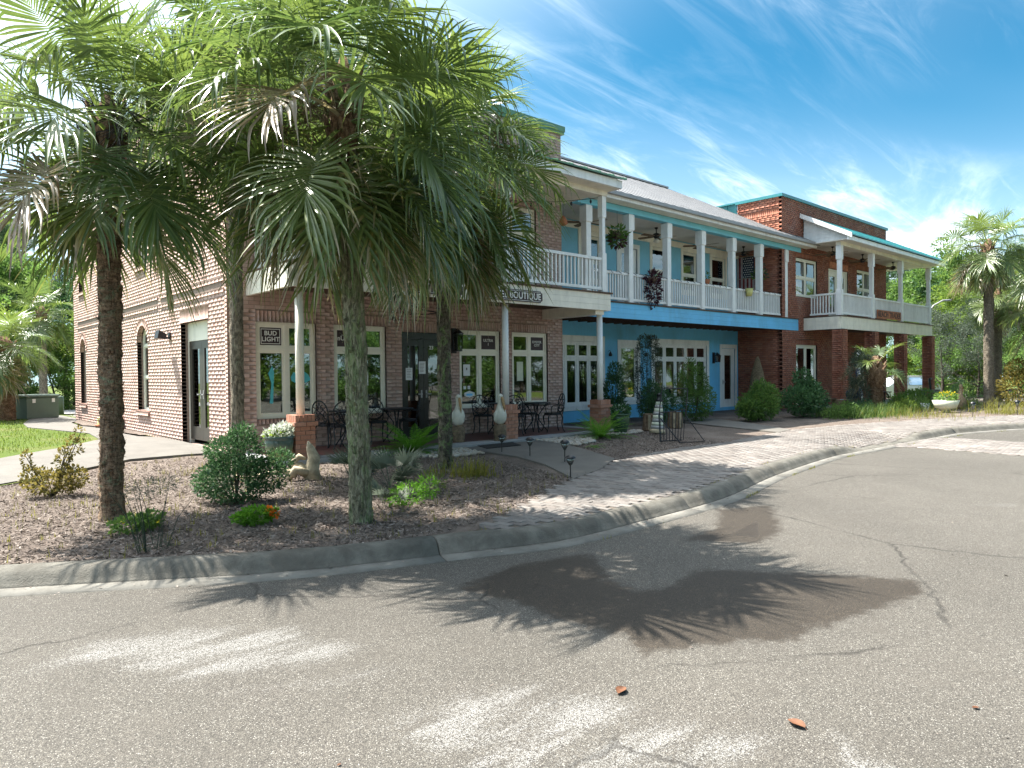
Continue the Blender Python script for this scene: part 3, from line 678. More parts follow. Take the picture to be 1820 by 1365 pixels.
def text_mesh(txt, size, depth=0.006, align='CENTER', sx=1.0):
    cu = bpy.data.curves.new('lettering', 'FONT'); cu.body = txt; cu.size = size; cu.extrude = depth/2; cu.align_x = align; cu.align_y = 'CENTER'; cu.space_character = 1.06; cu.offset = size*0.018
    o = bpy.data.objects.new('lettering', cu); COL.objects.link(o); bpy.context.view_layer.update()
    me = bpy.data.meshes.new_from_object(o.evaluated_get(bpy.context.evaluated_depsgraph_get())); bpy.data.objects.remove(o); bpy.data.curves.remove(cu)
    for v in me.vertices: v.co.x *= sx
    return me
def lettering(parent, txt, size, pos, mat, rz=0.0, rx=pi/2, sx=1.0, align='CENTER', ry=0.0):
    me = text_mesh(txt, size, sx=sx, align=align); me.materials.clear(); me.materials.append(mat)
    o = place(me, 'lettering', parent); o.location = tuple(np.array(pos)-OFF.get(parent, np.zeros(3))); o.rotation_euler = (rx, ry, rz); return o
def balustrade(parent, fr, P, u0, u1, zb, zt, n, mat, th=0.04):
    mb = MB(); fbox(mb, fr, P, u0, u1, zt-0.07, zt, -0.045, 0.045); r = mb.build('top_rail', mat, parent)
    mb = MB(); fbox(mb, fr, P, u0, u1, zb, zb+0.07, -0.03, 0.03); mb.build('bottom_rail', mat, parent)
    mb = MB(); fbox(mb, fr, 0, -th/2, th/2, zb+0.071, zt-0.071, -th/2, th/2); me = bpy.data.meshes.new('baluster'); me.from_pydata(mb.v, [], mb.f); finish(me, mat, False)
    for k in range(n):
        u = u0+(k+0.5)*(u1-u0)/n; c = tow_world([(u, 0, 0)], fr, P)[0]-OFF.get(parent, np.zeros(3))
        link(bpy.data.objects.new('baluster', me), parent, tuple(c))
def post(parent, x, y, z0, z1, w, mat, name='post', turned=True, rail=None):
    mb = MB()
    if turned and rail:
        mb.bevbox(x-w/2, x+w/2, y-w/2, y+w/2, z0, rail+0.12, 0.008); mb.bevbox(x-w/2, x+w/2, y-w/2, y+w/2, z1-0.55, z1, 0.02)
        h = w/2*0.72; mb.bevbox(x-h, x+h, y-h, y+h, rail+0.115, z1-0.545, 0.01)
    else: mb.bevbox(x-w/2, x+w/2, y-w/2, y+w/2, z0, z1, 0.008)
    return mb.build(name, mat, parent)
def boards(parent, fr, P, u0, u1, z0, z1, n, mat, th=0.05, name='fascia_board'):
    h = (z1-z0)/n
    for k in range(n):
        mb = MB(); fbox(mb, fr, P, u0, u1, z0+k*h+0.004, z0+(k+1)*h, -0.02, th+0.003*(n-k)); mb.build(name, mat, parent)
def seams(parent, pts0, pts1, n, mat, w=0.02, h=0.035, name='seam'):
    # ribs running from the eave line to the upper line
    a0, a1 = map(np.array, pts0); b0, b1 = map(np.array, pts1); off = OFF.get(parent, np.zeros(3))
    for k in range(n+1):
        t = k/n; p = a0+(a1-a0)*t; q = b0+(b1-b0)*t; d = (a1-a0)/np.linalg.norm(a1-a0)*w/2
        vs = [p-d, p+d, q+d, q-d]; up = np.array([0, 0, h])
        MB().add([tuple(v-off) for v in vs]+[tuple(v+up-off) for v in vs], [(0, 3, 2, 1), (4, 5, 6, 7), (0, 1, 5, 4), (1, 2, 6, 5), (2, 3, 7, 6), (3, 0, 4, 7)]).build(name, mat, parent, local=True)
# ------------------------------------------------------------------ pink brick coffee house
pk = thing('brick_building', 'two storey pink brick building with cream balcony behind the big palms', 'building', (4.92, 13.55, 0.13))
PX, PYF, PXR, PYB = 4.92, 13.55, 14.08, 27.6; PT = 8.30
FW = [(5.47, 6.74, 0.80, 2.72), (7.14, 8.42, 0.80, 2.72), (10.48, 11.80, 0.80, 2.72), (12.20, 13.50, 0.80, 2.72)]
FD = (8.83, 10.12, 0.20, 2.62)
UF = [(5.8, 6.9, 4.5, 6.1), (7.9, 8.9, 3.7, 6.0), (10.0, 11.1, 4.5, 6.1), (12.2, 13.1, 3.7, 6.0)]
SW = [(18.85, 19.82, 0.80, 2.95, 0.42), (23.15, 23.98, 0.80, 2.92, 0.40), (25.85, 26.66, 0.80, 2.92, 0.40)]
SU = [(19.0, 19.86, 4.42, 6.35), (23.28, 24.12, 4.42, 6.05), (25.94, 26.72, 4.42, 6.05)]
SD = (14.60, 16.30, 0.20, 2.82)
fh = FW+[FD]+UF; sh = [SD]+SW+SU
fsold = [(a, b, d, d+0.21) for a, b, c, d in FW+[FD]]; ssold = [(SD[0]-0.05, SD[1]+0.05, SD[3], SD[3]+0.28)]
fsill = [(a, b, c-0.10, c) for a, b, c, d in FW]
band = [(13.65, 17.75, 3.27, 3.56), (17.95, 22.75, 3.27, 3.56), (22.9, 27.0, 3.27, 3.56)]
joint = [(17.86, 17.885, 0, 9), (22.80, 22.825, 0, 9), (27.02, 27.045, 0, 9)]
L = bricks('front', PYF, PX, PXR, 0.2, 8.2, fh+fsold+fsill)
L += bricks('side', PX, PYF+0.108, PYB, 0.2, 8.2, sh+ssold+band+joint, phase=0.05)
L += [x for a in fsold for x in soldiers('front', PYF, *a)]+[x for a in fsill for x in soldiers('front', PYF, *a, proud=0.02)]+[x for a in ssold for x in soldiers('side', PX, *a)]
for b in band:
    L += soldiers('side', PX, b[0], b[1], b[2]+0.085, b[3]-0.085, proud=-0.004)
    L += bricks('side', PX, b[0], b[1], b[2], b[2]+0.075, proud=0.022)+bricks('side', PX, b[0], b[1], b[3]-0.076, b[3]-0.004, proud=0.022)
for a in SW+SU: L += soldiers('side', PX, a[0]-0.08, a[1]+0.08, a[2]-0.10, a[2], proud=0.05)
for a in SU: L += soldiers('side', PX, a[0]-0.06, a[1]+0.06, a[3]+0.0, a[3]+0.0001, proud=-0.05)
L = [b for b in L if b[5]-b[4] > 0.01 or b[3]-b[2] > 0.15]
EX = []
for a in SW:   # arches of rowlock bricks
    um = (a[0]+a[1])/2; w = (a[1]-a[0])/2; zs = a[3]-a[4]; n = 15
    for k in range(n):
        t0, t1 = pi*k/n+0.02, pi*(k+1)/n-0.02; r0u, r0z, r1u, r1z = w, a[4], w+0.16, a[4]+0.16
        q = [(um+r0u*cos(t0), zs+r0z*sin(t0)), (um+r1u*cos(t0), zs+r1z*sin(t0)), (um+r1u*cos(t1), zs+r1z*sin(t1)), (um+r0u*cos(t1), zs+r0z*sin(t1))]
        EX.append(tow_world([(u, 0.014, z) for u, z in q]+[(u, -0.1, z) for u, z in q], 'side', PX))
lay(pk, L, M['pink'], 300, EX)
mb = MB(); core(mb, 'front', PYF, PX+0.008, PXR, 0.13, 8.2, fh); core(mb, 'side', PX, PYF+0.26, PYB, 0.13, 8.2, sh+[])
mb.box(PXR-0.2, PXR-0.001, PYF+0.26, PYB, 0.13, 8.2); mb.box(PX+0.26, PXR-0.21, PYB-0.2, PYB-0.001, 0.13, 8.2)
mb.build('wall', M['mortar'], pk)
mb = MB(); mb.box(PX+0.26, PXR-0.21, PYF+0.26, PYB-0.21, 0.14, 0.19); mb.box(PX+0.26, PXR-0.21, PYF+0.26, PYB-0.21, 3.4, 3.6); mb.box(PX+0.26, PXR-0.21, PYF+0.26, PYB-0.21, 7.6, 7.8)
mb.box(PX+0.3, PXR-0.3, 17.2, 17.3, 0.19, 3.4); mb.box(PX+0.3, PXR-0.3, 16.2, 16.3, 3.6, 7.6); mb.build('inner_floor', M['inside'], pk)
mb = MB(); mb.box(PX-0.07, PXR+0.07, PYF-0.07, PYF+0.3, 8.2, 8.27); mb.box(PX-0.07, PX+0.3, PYF+0.31, PYB, 8.2, 8.27); mb.box(PXR-0.3, PXR+0.07, PYF+0.31, PYB, 8.2, 8.27)
mb.box(PX-0.09, PXR+0.09, PYF-0.09, PYF+0.31, 8.272, 8.42); mb.box(PX-0.09, PX+0.31, PYF+0.32, PYB, 8.272, 8.42); mb.box(PXR-0.31, PXR+0.09, PYF+0.32, PYB, 8.272, 8.42); mb.build('parapet_cap', M['greenroof'], pk)
# right end wall of brick, seen above the porch roof
for k, a in enumerate(FW):
    w, panes = window(pk, 'front', PYF, a[0], a[1], a[2], a[3], 2, 2.18, inset=0.05, fw=0.06, sw=0.05)
    if k == 0: wbud = (w, panes)
    if k == 1: wnut = (w, panes)
    if k == 2: wult = (w, panes)
    if k == 3: woys = (w, panes)
for a in SW:
    window(pk, 'side', PX, a[0], a[1], a[2], a[3]-a[4]*0.35, 1, 2.45, M['cream'], 0.14, 0.05, 0.03, mid=1.65)
    mb = MB(); fbox(mb, 'side', PX, a[0], a[1], a[3]-a[4]*0.35, a[3], -0.2, -0.14); mb.build('arch_panel', M['cream'], pk)
for a in SU: window(pk, 'side', PX, a[0], a[1], a[2], a[3], 1, None, M['cream'], 0.14, 0.05, 0.03, mid=(a[2]+a[3])/2)
for k, a in enumerate(UF): window(pk, 'front', PYF, a[0], a[1], a[2], a[3], 1, None, M['cream'], 0.05, 0.06, 0.05, mid=5.3)
def door_leaf(parent, fr, P, u0, u1, z0, z1, mat, st=0.12, bot=0.25, inset=0.08, handle='right', name='door'):
    mb = MB(); A, B = -inset-0.045, -inset
    fbox(mb, fr, P, u0, u0+st, z0, z1, A, B); fbox(mb, fr, P, u1-st, u1, z0, z1, A, B); fbox(mb, fr, P, u0+st, u1-st, z0, z0+bot, A, B); fbox(mb, fr, P, u0+st, u1-st, z1-st*1.1, z1, A, B)
    o = mb.build(name, mat, parent)
    mp = MB(); fbox(mp, fr, P, u0+st-.005, u1-st+.005, z0+bot-.005, z1-st*1.1+.005, A+.018, A+.026); mp.build('pane', M['glass'], o)
    h = u1-st/2 if handle == 'right' else u0+st/2; zc = z0+0.98; mh = MB()
    fbox(mh, fr, P, h-.02, h+.02, zc-.09, zc+.09, B, B+.012); d = -0.11 if handle == 'right' else 0.11
    fbox(mh, fr, P, min(h, h+d), max(h, h+d), zc-.012, zc+.012, B+.035, B+.055); fbox(mh, fr, P, h-.012, h+.012, zc-.012, zc+.012, B+.012, B+.036); mh.build('handle', M['galv'], o); return o
# front door pair, dark frames
mb = MB(); a = FD; fbox(mb, 'front', PYF, a[0], a[0]+.07, a[2], a[3], -.16, -.06); fbox(mb, 'front', PYF, a[1]-.07, a[1], a[2], a[3], -.16, -.06); fbox(mb, 'front', PYF, a[0]+.07, a[1]-.07, a[3]-.16, a[3], -.16, -.06); mb.build('door_frame', M['blackframe'], pk)
um = (FD[0]+FD[1])/2
fd1 = door_leaf(pk, 'front', PYF, FD[0]+.075, um-.004, .21, FD[3]-.165, M['blackframe'], .13, .22, handle='right'); fd2 = door_leaf(pk, 'front', PYF, um+.004, FD[1]-.075, .21, FD[3]-.165, M['blackframe'], .13, .22, handle='left')
# side double door under a pale panel
a = SD; mb = MB(); fbox(mb, 'side', PX, a[0], a[1], 2.42, a[3], -.22, -.15); mb.build('transom_panel', M['cream'], pk)
mb = MB(); fbox(mb, 'side', PX, a[0], a[0]+.06, a[2], 2.42, -.24, -.15); fbox(mb, 'side', PX, a[1]-.06, a[1], a[2], 2.42, -.24, -.15); mb.build('door_frame', M['cream'], pk)
um = (a[0]+a[1])/2
door_leaf(pk, 'side', PX, a[0]+.065, um-.004, .29, 2.41, M['bronze'], .15, .28, .16, 'right'); door_leaf(pk, 'side', PX, um+.004, a[1]-.065, .29, 2.41, M['bronze'], .15, .28, .16, 'left')
# porch floor
mb = MB(); mb.box(5.0, 14.05, 11.32, 13.54, 0.05, 0.19); mb.build('porch_slab', M['slab'], pk)
for k in range(21):
    for j in range(4):
        mb = MB(); x0 = 5.25+k*0.4; y0 = 11.85+j*0.4; mb.box(x0+.004, x0+.396, y0+.004, y0+.396, 0.17, 0.1955); mb.build('floor_tile', M['tile'], pk)
# balcony over the porch
BYF = 11.62
boards(pk, 'front', BYF, 5.35, 13.78, 3.20, 3.62, 3, M['cream']); boards(pk, 'side', 5.35, BYF+0.02, PYF-0.005, 3.20, 3.62, 3, M['cream'])
mb = MB(); mb.box(13.70, 13.77, BYF+.02, PYF-.005, 3.20, 3.62); mb.build('fascia_return', M['cream'], pk)
mb = MB(); mb.box(5.37, 13.69, BYF+.021, PYF-.006, 3.36, 3.44); mb.box(5.3, 13.84, BYF-.09, PYF-.006, 3.622, 3.66); mb.build('balcony_floor', M['joist'], pk)
mb = MB(); mb.box(13.3, 13.62, BYF+.03, PYF-.01, 3.10, 3.355); mb.build('cross_beam', M['cream'], pk)
balustrade(pk, 'front', BYF+.05, 5.5, 10.32, 3.72, 4.53, 36, M['white']); balustrade(pk, 'front', BYF+.05, 10.42, 13.55, 3.72, 4.53, 24, M['white']); balustrade(pk, 'side', 5.47, BYF+.1, PYF-.02, 3.72, 4.53, 14, M['white'])
for x in (5.47, 10.37, 13.6): post(pk, x, BYF+.05, 3.661, 6.08, 0.15, M['white'], rail=4.53)
# porch roof
mb = MB(); mb.box(4.75, 13.77, 11.25, PYF-.005, 6.20, 6.23); mb.build('porch_ceiling', M['cream'], pk)
mb = MB(); mb.box(4.72, 13.80, 11.18, 11.25, 6.205, 6.40); mb.box(13.77, 13.81, 11.251, PYF-.006, 6.205, 6.40); mb.box(4.70, 4.75, 11.251, PYF-.006, 6.205, 6.40); mb.build('eave_fascia', M['white'], pk)
mb = MB(); mb.box(5.3, 13.72, BYF-.03, BYF+.13, 6.08, 6.198); mb.build('roof_beam', M['cream'], pk)
mb = MB().add([(4.65, 11.08, 6.40), (13.87, 11.08, 6.40), (13.87, 13.54, 7.19), (4.65, 13.54, 7.19), (4.65, 11.08, 6.44), (13.87, 11.08, 6.44), (13.87, 13.54, 7.23), (4.65, 13.54, 7.23)], [(0, 3, 2, 1), (4, 5, 6, 7), (0, 1, 5, 4), (1, 2, 6, 5), (2, 3, 7, 6), (3, 0, 4, 7)]); mb.build('porch_roof', M['greenroof'], pk)
mb = MB().add([(13.77, 11.26, 6.40), (13.77, 13.53, 6.40), (13.77, 13.53, 7.17), (13.81, 11.26, 6.40), (13.81, 13.53, 6.40), (13.81, 13.53, 7.17)], [(0, 1, 2), (3, 5, 4), (0, 3, 4, 1), (1, 4, 5, 2), (2, 5, 3, 0)]); mb.build('gable_panel', M['white'], pk)
seams(pk, [(4.66, 11.08, 6.43), (13.86, 11.08, 6.43)], [(4.66, 13.5, 7.21), (13.86, 13.5, 7.21)], 19, M['greenroof'])
# piers and round columns
pier_m = M['pier']
for x in (5.55, 10.42, 13.62):
    y = 11.80; pr = MB().box(x-.18, x+.18, y-.18, y+.18, 0.10, 0.905); po = pr.build('pier', M['mortar'], pk); off = OFF[po]
    H = []; z = 0.13; k = 0; W2 = .192
    def ring(z0, z1, w, off_, n=2):
        cells = []
        for side in range(4):
            L_ = 2*w; step = L_/n; s0 = -w+(step/2 if off_ else 0)
            es = [-w]+[s0+i*step for i in range(n+1) if -w < s0+i*step < w]+[w]
            for e0, e1 in zip(es[:-1], es[1:]):
                e0_, e1_ = e0+.005, e1-.005
                if side == 0: b = (x+e0_, x+e1_, y-w, y-w+.09)
                elif side == 1: b = (x+e0_, x+e1_, y+w-.09, y+w)
                elif side == 2: b = (x-w, x-w+.09, y+max(e0_, -w+.091), y+min(e1_, w-.091))
                else: b = (x+w-.09, x+w, y+max(e0_, -w+.091), y+min(e1_, w-.091))
                if b[3]-b[2] > 0.01: cells.append(b+(z0, z1))
        return cells
    allb = []
    while z < 0.70: allb += ring(z, z+BH, W2, k % 2 == 1); z += BH+BJ; k += 1
    allb += ring(z, z+BH, W2+.035, False); z += BH+BJ; allb += ring(z, z+.115, W2-.005, False, 5)
    for b in allb: MB().box(*b).build('brick', pier_m, po)
    MB().lathe([(.075, .84), (.075, 3.2)], 20, (x, y, 0)).build('column', M['white'] if x > 6 else M['cream'], pk, smooth=True)
# ------------------------------------------------------------------ blue house
bl = thing('blue_building', 'blue painted two storey building with grey metal roof and long white balcony', 'building', (14.1, 14.85, 0.15))
BX0, BX1, BY = 14.10, 25.49, 14.85; BF = 13.05
GW = [(15.0, 17.22, 0.62, 2.62, 4), (19.97, 23.25, 0.62, 2.62, 5)]; VW = (18.15, 19.06, 0.70, 2.55)
UPW = [(16.28, 17.22, 4.55, 5.95), (19.90, 20.80, 4.55, 5.98), (21.74, 22.62, 4.55, 6.0), (23.62, 24.58, 4.55, 6.0)]; UPD = (18.13, 19.08, 3.7, 5.78)
BD = (24.28, 25.26, 0.25, 2.54)
holes = [g[:4] for g in GW]+[VW, UPD, BD]+UPW
mb = MB(); core(mb, 'front', BY, BX0, BX1, 0.1, 3.62, holes, -0.2, 0); wl_ = mb.build('wall', M['blue'], bl)
mb = MB(); core(mb, 'front', BY, BX0, BX1, 3.621, 6.75, holes, -0.2, 0); mb.build('upper_wall', M['upperblue'], bl)
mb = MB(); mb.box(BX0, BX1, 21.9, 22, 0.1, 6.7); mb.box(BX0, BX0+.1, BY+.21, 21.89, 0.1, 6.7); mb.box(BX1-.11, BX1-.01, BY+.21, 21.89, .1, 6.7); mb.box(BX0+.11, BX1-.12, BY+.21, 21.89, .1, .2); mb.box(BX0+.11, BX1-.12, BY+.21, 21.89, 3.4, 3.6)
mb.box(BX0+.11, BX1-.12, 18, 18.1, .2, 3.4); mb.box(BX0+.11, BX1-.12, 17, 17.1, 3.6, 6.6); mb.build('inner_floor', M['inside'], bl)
for g in GW: window(bl, 'front', BY, g[0], g[1], g[2], g[3], g[4], 2.10, M['white'], 0.02, 0.06, 0.055, trim=0.14, trimmat=None)
window(bl, 'front', BY, *VW, 1, None, M['white'], 0.02, .06, .05, trim=.13)
for a in UPW: window(bl, 'front', BY, *a, 1, None, M['cream'], 0.02, .05, .04, mid=(a[2]+a[3])/2-0.1, trim=.12, blind=True)
d = door_leaf(bl, 'front', BY, UPD[0]+.01, UPD[1]-.01, 3.71, UPD[3]-.01, M['white'], .16, .3, .02)
for q in (UPD, BD):
    mb = MB()
    for s in ((q[0]-.12, q[0], q[2], q[3]+.15), (q[1], q[1]+.12, q[2], q[3]+.15), (q[0], q[1], q[3], q[3]+.15)): fbox(mb, 'front', BY, *s, -.02, .03)
    mb.build('door_trim', M['white'], bl)
door_leaf(bl, 'front', BY, BD[0]+.01, BD[1]-.01, .25, BD[3]-.01, M['white'], .24, .3, .02, 'left')
mb = MB(); fbox(mb, 'front', BY, BX0, BX1, 6.10, 6.30, 0.001, .06); mb.build('frieze_board', M['cream'], bl)
# balcony
BXE = 26.8
boards(bl, 'front', BF, 13.85, BXE, 3.20, 3.64, 3, M['blue'])
mb = MB(); mb.box(BXE-.06, BXE-.005, BF+.021, 13.3, 3.20, 3.64); mb.build('fascia_return', M['blue'], bl)
mb = MB(); mb.box(14.12, 25.48, BF+.021, BY-.001, 3.50, 3.55); mb.box(14.12, BXE+.04, BF-.09, 13.0-.005+.9*0, 3.642, 3.68); mb.box(14.12, 25.48, 13.0, BY-.002, 3.642, 3.68); mb.build('balcony_floor', M['joist'], bl)
for k in range(26):
    x = 14.4+k*0.43; mb = MB(); mb.box(x, x+.05, BF+.022, BY-.003, 3.22, 3.495); mb.build('joist', M['joist'], bl)
BPX = [14.57, 16.42, 18.30, 20.18, 22.08, 23.95, 25.84]
for x in BPX: post(bl, x, BF+.03, 3.681, 6.27, 0.19, M['white'], rail=None)
for x in BPX:   # chamfered capitals
    mb = MB(); mb.bevbox(x-.125, x+.125, BF+.03-.125, BF+.03+.125, 5.78, 6.268, .03); mb.build('post_cap', M['white'], bl)
for a, b in zip(BPX[:-1], BPX[1:]): balustrade(bl, 'front', BF+.03, a+.1, b-.1, 3.74, 4.55, 14, M['white'])
balustrade(bl, 'front', BF+.03, BPX[-1]+.1, 26.75, 3.74, 4.55, 7, M['white'])
# eave and roof
mb = MB(); mb.box(14.12, 27.0, BF-.08, BF+.14, 6.27, 6.44); mb.build('roof_beam', M['sky_blue'], bl)
mb = MB(); mb.box(14.12, 25.48, BF+.141, BY-.002, 6.36, 6.41); mb.build('balcony_ceiling', M['ceil'], bl)
mb = MB(); mb.box(14.12, 27.45, 12.62, BF-.081, 6.45, 6.47); mb.build('soffit', M['cream'], bl)
mb = MB(); mb.box(14.12, 27.5, 12.56, 12.62, 6.44, 6.60); mb.build('eave_fascia', M['white'], bl)
mb = MB(); mb.box(14.12, 27.52, 12.44, 12.555, 6.53, 6.545); mb.box(14.12, 27.52, 12.44, 12.452, 6.546, 6.63); mb.build('gutter', M['galv'], bl)
RS = 0.53; rz = lambda y: 6.64+RS*(y-12.5)
ridge = (24.4, 17.4); hb = pY(1313, 401, 14.75)
RP = [(14.12, 12.5), (27.55, 12.5), (27.55, 12.98), (25.48, 12.98), (25.48, 14.78), ridge, (14.12, 17.4)]
mb = MB(); n = len(RP); mb.add([(x, y, rz(y)) for x, y in RP]+[(x, y, rz(y)-.03) for x, y in RP], [tuple(range(n)), tuple(range(2*n-1, n-1, -1))]+[(i, n+i, n+(i+1) % n, (i+1) % n) for i in range(n)])
mb.add([(14.12, 17.4, rz(17.4)), (24.4, 17.4, rz(17.4)), (25.47, 22, 6.7), (14.12, 22, 6.7)], [(0, 1, 2, 3)]); mb.add([(24.4, 17.41, rz(17.4)), (25.47, 14.8, rz(14.78)), (25.47, 22, 6.7)], [(0, 1, 2)])
mb.build('roof', M['galv'], bl); rf = bpy.data.objects['roof']
for k in range(32):
    x = 14.3+k*0.42
    yt = 17.4 if x < 24.4 else (17.4-(x-24.4)/(25.48-24.4)*2.62 if x < 25.48 else 12.98)
    w = .032; MB().add([(x-w, 12.5, rz(12.5)+.002), (x+w, 12.5, rz(12.5)+.002), (x+w, yt, rz(yt)+.002), (x-w, yt, rz(yt)+.002), (x-w, 12.5, rz(12.5)+.012), (x+w, 12.5, rz(12.5)+.012), (x+w, yt, rz(yt)+.012), (x-w, yt, rz(yt)+.012)], [(0, 3, 2, 1), (4, 5, 6, 7), (0, 1, 5, 4), (1, 2, 6, 5), (2, 3, 7, 6), (3, 0, 4, 7)]).build('seam', M['seam'], rf)
mb = MB(); mb.box(14.12, 24.4, 17.32, 17.48, rz(17.4)+.0, rz(17.4)+.06); mb.build('ridge_cap', M['galv'], rf)
# ------------------------------------------------------------------ red brick shop
rd = thing('red_brick_building', 'dark red brick building with teal metal roof at the end of the row', 'building', (25.5, 13.0, 0.15))
RX0, RX1, RY = 25.5, 35.7, 13.0
RG = [(26.62, 28.42, 0.30, 2.66), (32.3, 34.0, 0.9, 2.66)]; RU = [(26.62, 28.45, 4.55, 6.06), (32.35, 34.05, 4.4, 6.1)]; RD = (29.5, 31.4, 3.75, 5.9)
rh = RG+RU+[RD]; rs = [(a, b, d, d+.2) for a, b, c, d in RG+RU]
L = bricks('front', RY, RX0, RX1, .2, 8.25, rh+rs); L += [x for a in rs for x in soldiers('front', RY, *a)]
sb = [(13.11, 14.83, 7.62, 7.83)]
L += bricks('side', RX0, RY+.108, 14.84, .2, 8.25, sb)+soldiers('side', RX0, *sb[0])
L += bricks('side', RX0, RY+.108, 14.84, 7.40, 7.47, proud=.02)+bricks('side', RX0, RY+.108, 14.84, 7.95, 8.02, proud=.02)
lay(rd, L, M['redb'], 300)
mb = MB(); core(mb, 'front', RY, RX0+.008, RX1, .13, 8.25, rh); mb.box(RX0+.008, RX0+.25, RY+.26, 14.84, .13, 8.25); mb.box(RX1-.2, RX1-.001, RY+.26, 22, .13, 8.25); mb.box(RX0+.01, RX1-.21, 21.8, 22, .13, 7); mb.build('wall', M['rmortar'], rd)
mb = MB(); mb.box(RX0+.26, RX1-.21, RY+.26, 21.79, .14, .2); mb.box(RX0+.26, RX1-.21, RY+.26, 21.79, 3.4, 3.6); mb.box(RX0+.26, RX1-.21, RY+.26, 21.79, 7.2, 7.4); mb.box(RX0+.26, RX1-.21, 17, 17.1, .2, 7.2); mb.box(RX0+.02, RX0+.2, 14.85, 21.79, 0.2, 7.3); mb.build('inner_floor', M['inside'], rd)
mb = MB(); mb.box(RX0-.06, RX1+.1, RY-.06, RY+.3, 8.25, 8.36); mb.box(RX0-.06, RX0+.3, RY+.301, 14.9, 8.25, 8.36); mb.build('parapet_cap', M['teal'], rd)
for k in range(7):
    y0 = 14.9+k*.45; mb = MB(); mb.box(RX0+.03, RX0+.08, y0, y0+.44, 7.0, 8.3); mb.box(RX0, RX0+.03, y0+.40, y0+.43, 7.0, 8.3); mb.build('wall_panel', M['teal'], rd)
mb = MB(); mb.box(RX0-.05, RX0+.3, 14.901, 18.1, 8.302, 8.36); mb.build('panel_cap', M['teal'], rd)
window(rd, 'front', RY, *RG[0], 2, None, M['creamtrim'], .05, .09, .05); window(rd, 'front', RY, *RG[1], 2, None, M['creamtrim'], .05, .09, .05)
for a in RU: window(rd, 'front', RY, *a, 2, None, M['creamtrim'], .05, .07, .04, mid=(a[2]+a[3])/2)
um = (RD[0]+RD[1])/2
mb = MB(); fbox(mb, 'front', RY, RD[0], RD[0]+.06, RD[2], RD[3], -.15, -.03); fbox(mb, 'front', RY, RD[1]-.06, RD[1], RD[2], RD[3], -.15, -.03); fbox(mb, 'front', RY, RD[0]+.06, RD[1]-.06, RD[3]-.08, RD[3], -.15, -.03); mb.build('door_frame', M['creamtrim'], rd)
door_leaf(rd, 'front', RY, RD[0]+.065, um-.004, 3.76, RD[3]-.085, M['creamtrim'], .2, .3, .06); door_leaf(rd, 'front', RY, um+.004, RD[1]-.065, 3.76, RD[3]-.085, M['creamtrim'], .2, .3, .06, 'left')
mb = MB(); fbox(mb, 'front', RY, RD[0]+.05, RD[1]-.05, RD[3]+.03, RD[3]+.28, .012, .03); tb = mb.build('door_plaque', M['redsign'], rd)
# porch and balcony of the red shop
RB = 11.60; RXL, RXR = 27.3, 37.35
mb = MB(); mb.box(27.0, 37.6, 11.3, RY-.002, .05, .2); mb.build('porch_slab', M['slab'], rd)
boards(rd, 'front', RB, RXL, RXR, 3.22, 3.70, 3, M['cream']); boards(rd, 'side', RXL, RB+.02, RY-.01, 3.22, 3.70, 3, M['cream'])
mb = MB(); mb.box(RXL+.02, RXR-.02, RB+.021, RY-.003, 3.3, 3.36); mb.box(RXL-.06, RXR+.06, RB-.09, RY-.003, 3.702, 3.74); mb.box(RX1+.01, RXR-.02, RY, 20, 3.3, 3.74); mb.build('balcony_floor', M['joist'], rd)
RPX = [27.42, 30.45, 33.65, 37.2]
for x in RPX: post(rd, x, RB+.06, 3.741, 6.42, .2, M['white'], rail=4.62)
for (a, b), n in zip(zip(RPX[:-1], RPX[1:]), (26, 27, 30)): balustrade(rd, 'front', RB+.06, a+.1, b-.1, 3.80, 4.62, n, M['white'])
balustrade(rd, 'side', RXL+.1, RB+.16, RY-.2, 3.80, 4.62, 9, M['white'])
for x in RPX:
    w = .21; z = .2; k = 0; po = MB().box(x-w+.012, x+w-.012, RB+.06-w+.012, RB+.06+w-.012, .1, 3.215).build('pier', M['rmortar'], rd); y = RB+.06; H = []
    while z < 3.19:
        s = 0 if k % 2 else .1
        for e0, e1 in ((-w, -w+.1+s), (-w+.11+s, w)):
            H.append(np.array([(x+e0, y-w, z), (x+e1, y-w, z), (x+e1, y-w, min(z+BH, 3.21)), (x+e0, y-w, min(z+BH, 3.21))]+[(x+e0, y-w+.05, z), (x+e1, y-w+.05, z), (x+e1, y-w+.05, min(z+BH, 3.21)), (x+e0, y-w+.05, min(z+BH, 3.21))]))
            f0, f1 = max(e0, -w+.051), e1
            H.append(np.array([(x-w, y+f0, z), (x-w, y+f1, z), (x-w, y+f1, min(z+BH, 3.21)), (x-w, y+f0, min(z+BH, 3.21))]+[(x-w+.05, y+f0, z), (x-w+.05, y+f1, z), (x-w+.05, y+f1, min(z+BH, 3.21)), (x-w+.05, y+f0, min(z+BH, 3.21))]))
        z += BH+BJ; k += 1
    H = np.array(H); kk = len(H); Q = (HEXQ[None]+np.arange(kk)[:, None, None]*8).reshape(-1, 4)
    o = place(np_mesh('brickwork', H-OFF[po], Q, M['redb'], tone=np.repeat(NR.random(kk), 8)), 'brickwork', po); o['kind'] = 'stuff'
mb = MB(); mb.box(27.1, 37.75, 11.2, RY-.003, 6.56, 6.60); mb.box(RX1+.01, 37.75, RY, 20, 6.56, 6.6); mb.build('porch_ceiling', M['ceil'], rd)
mb = MB(); mb.box(27.3, 37.35, RB-.03, RB+.15, 6.42, 6.558); mb.build('roof_beam', M['cream'], rd)
mb = MB(); mb.box(27.0, 37.8, 11.12, 11.2, 6.52, 6.68); mb.build('eave_fascia', M['white'], rd)
TR = lambda y: 6.69+(y-11.05)*0.53
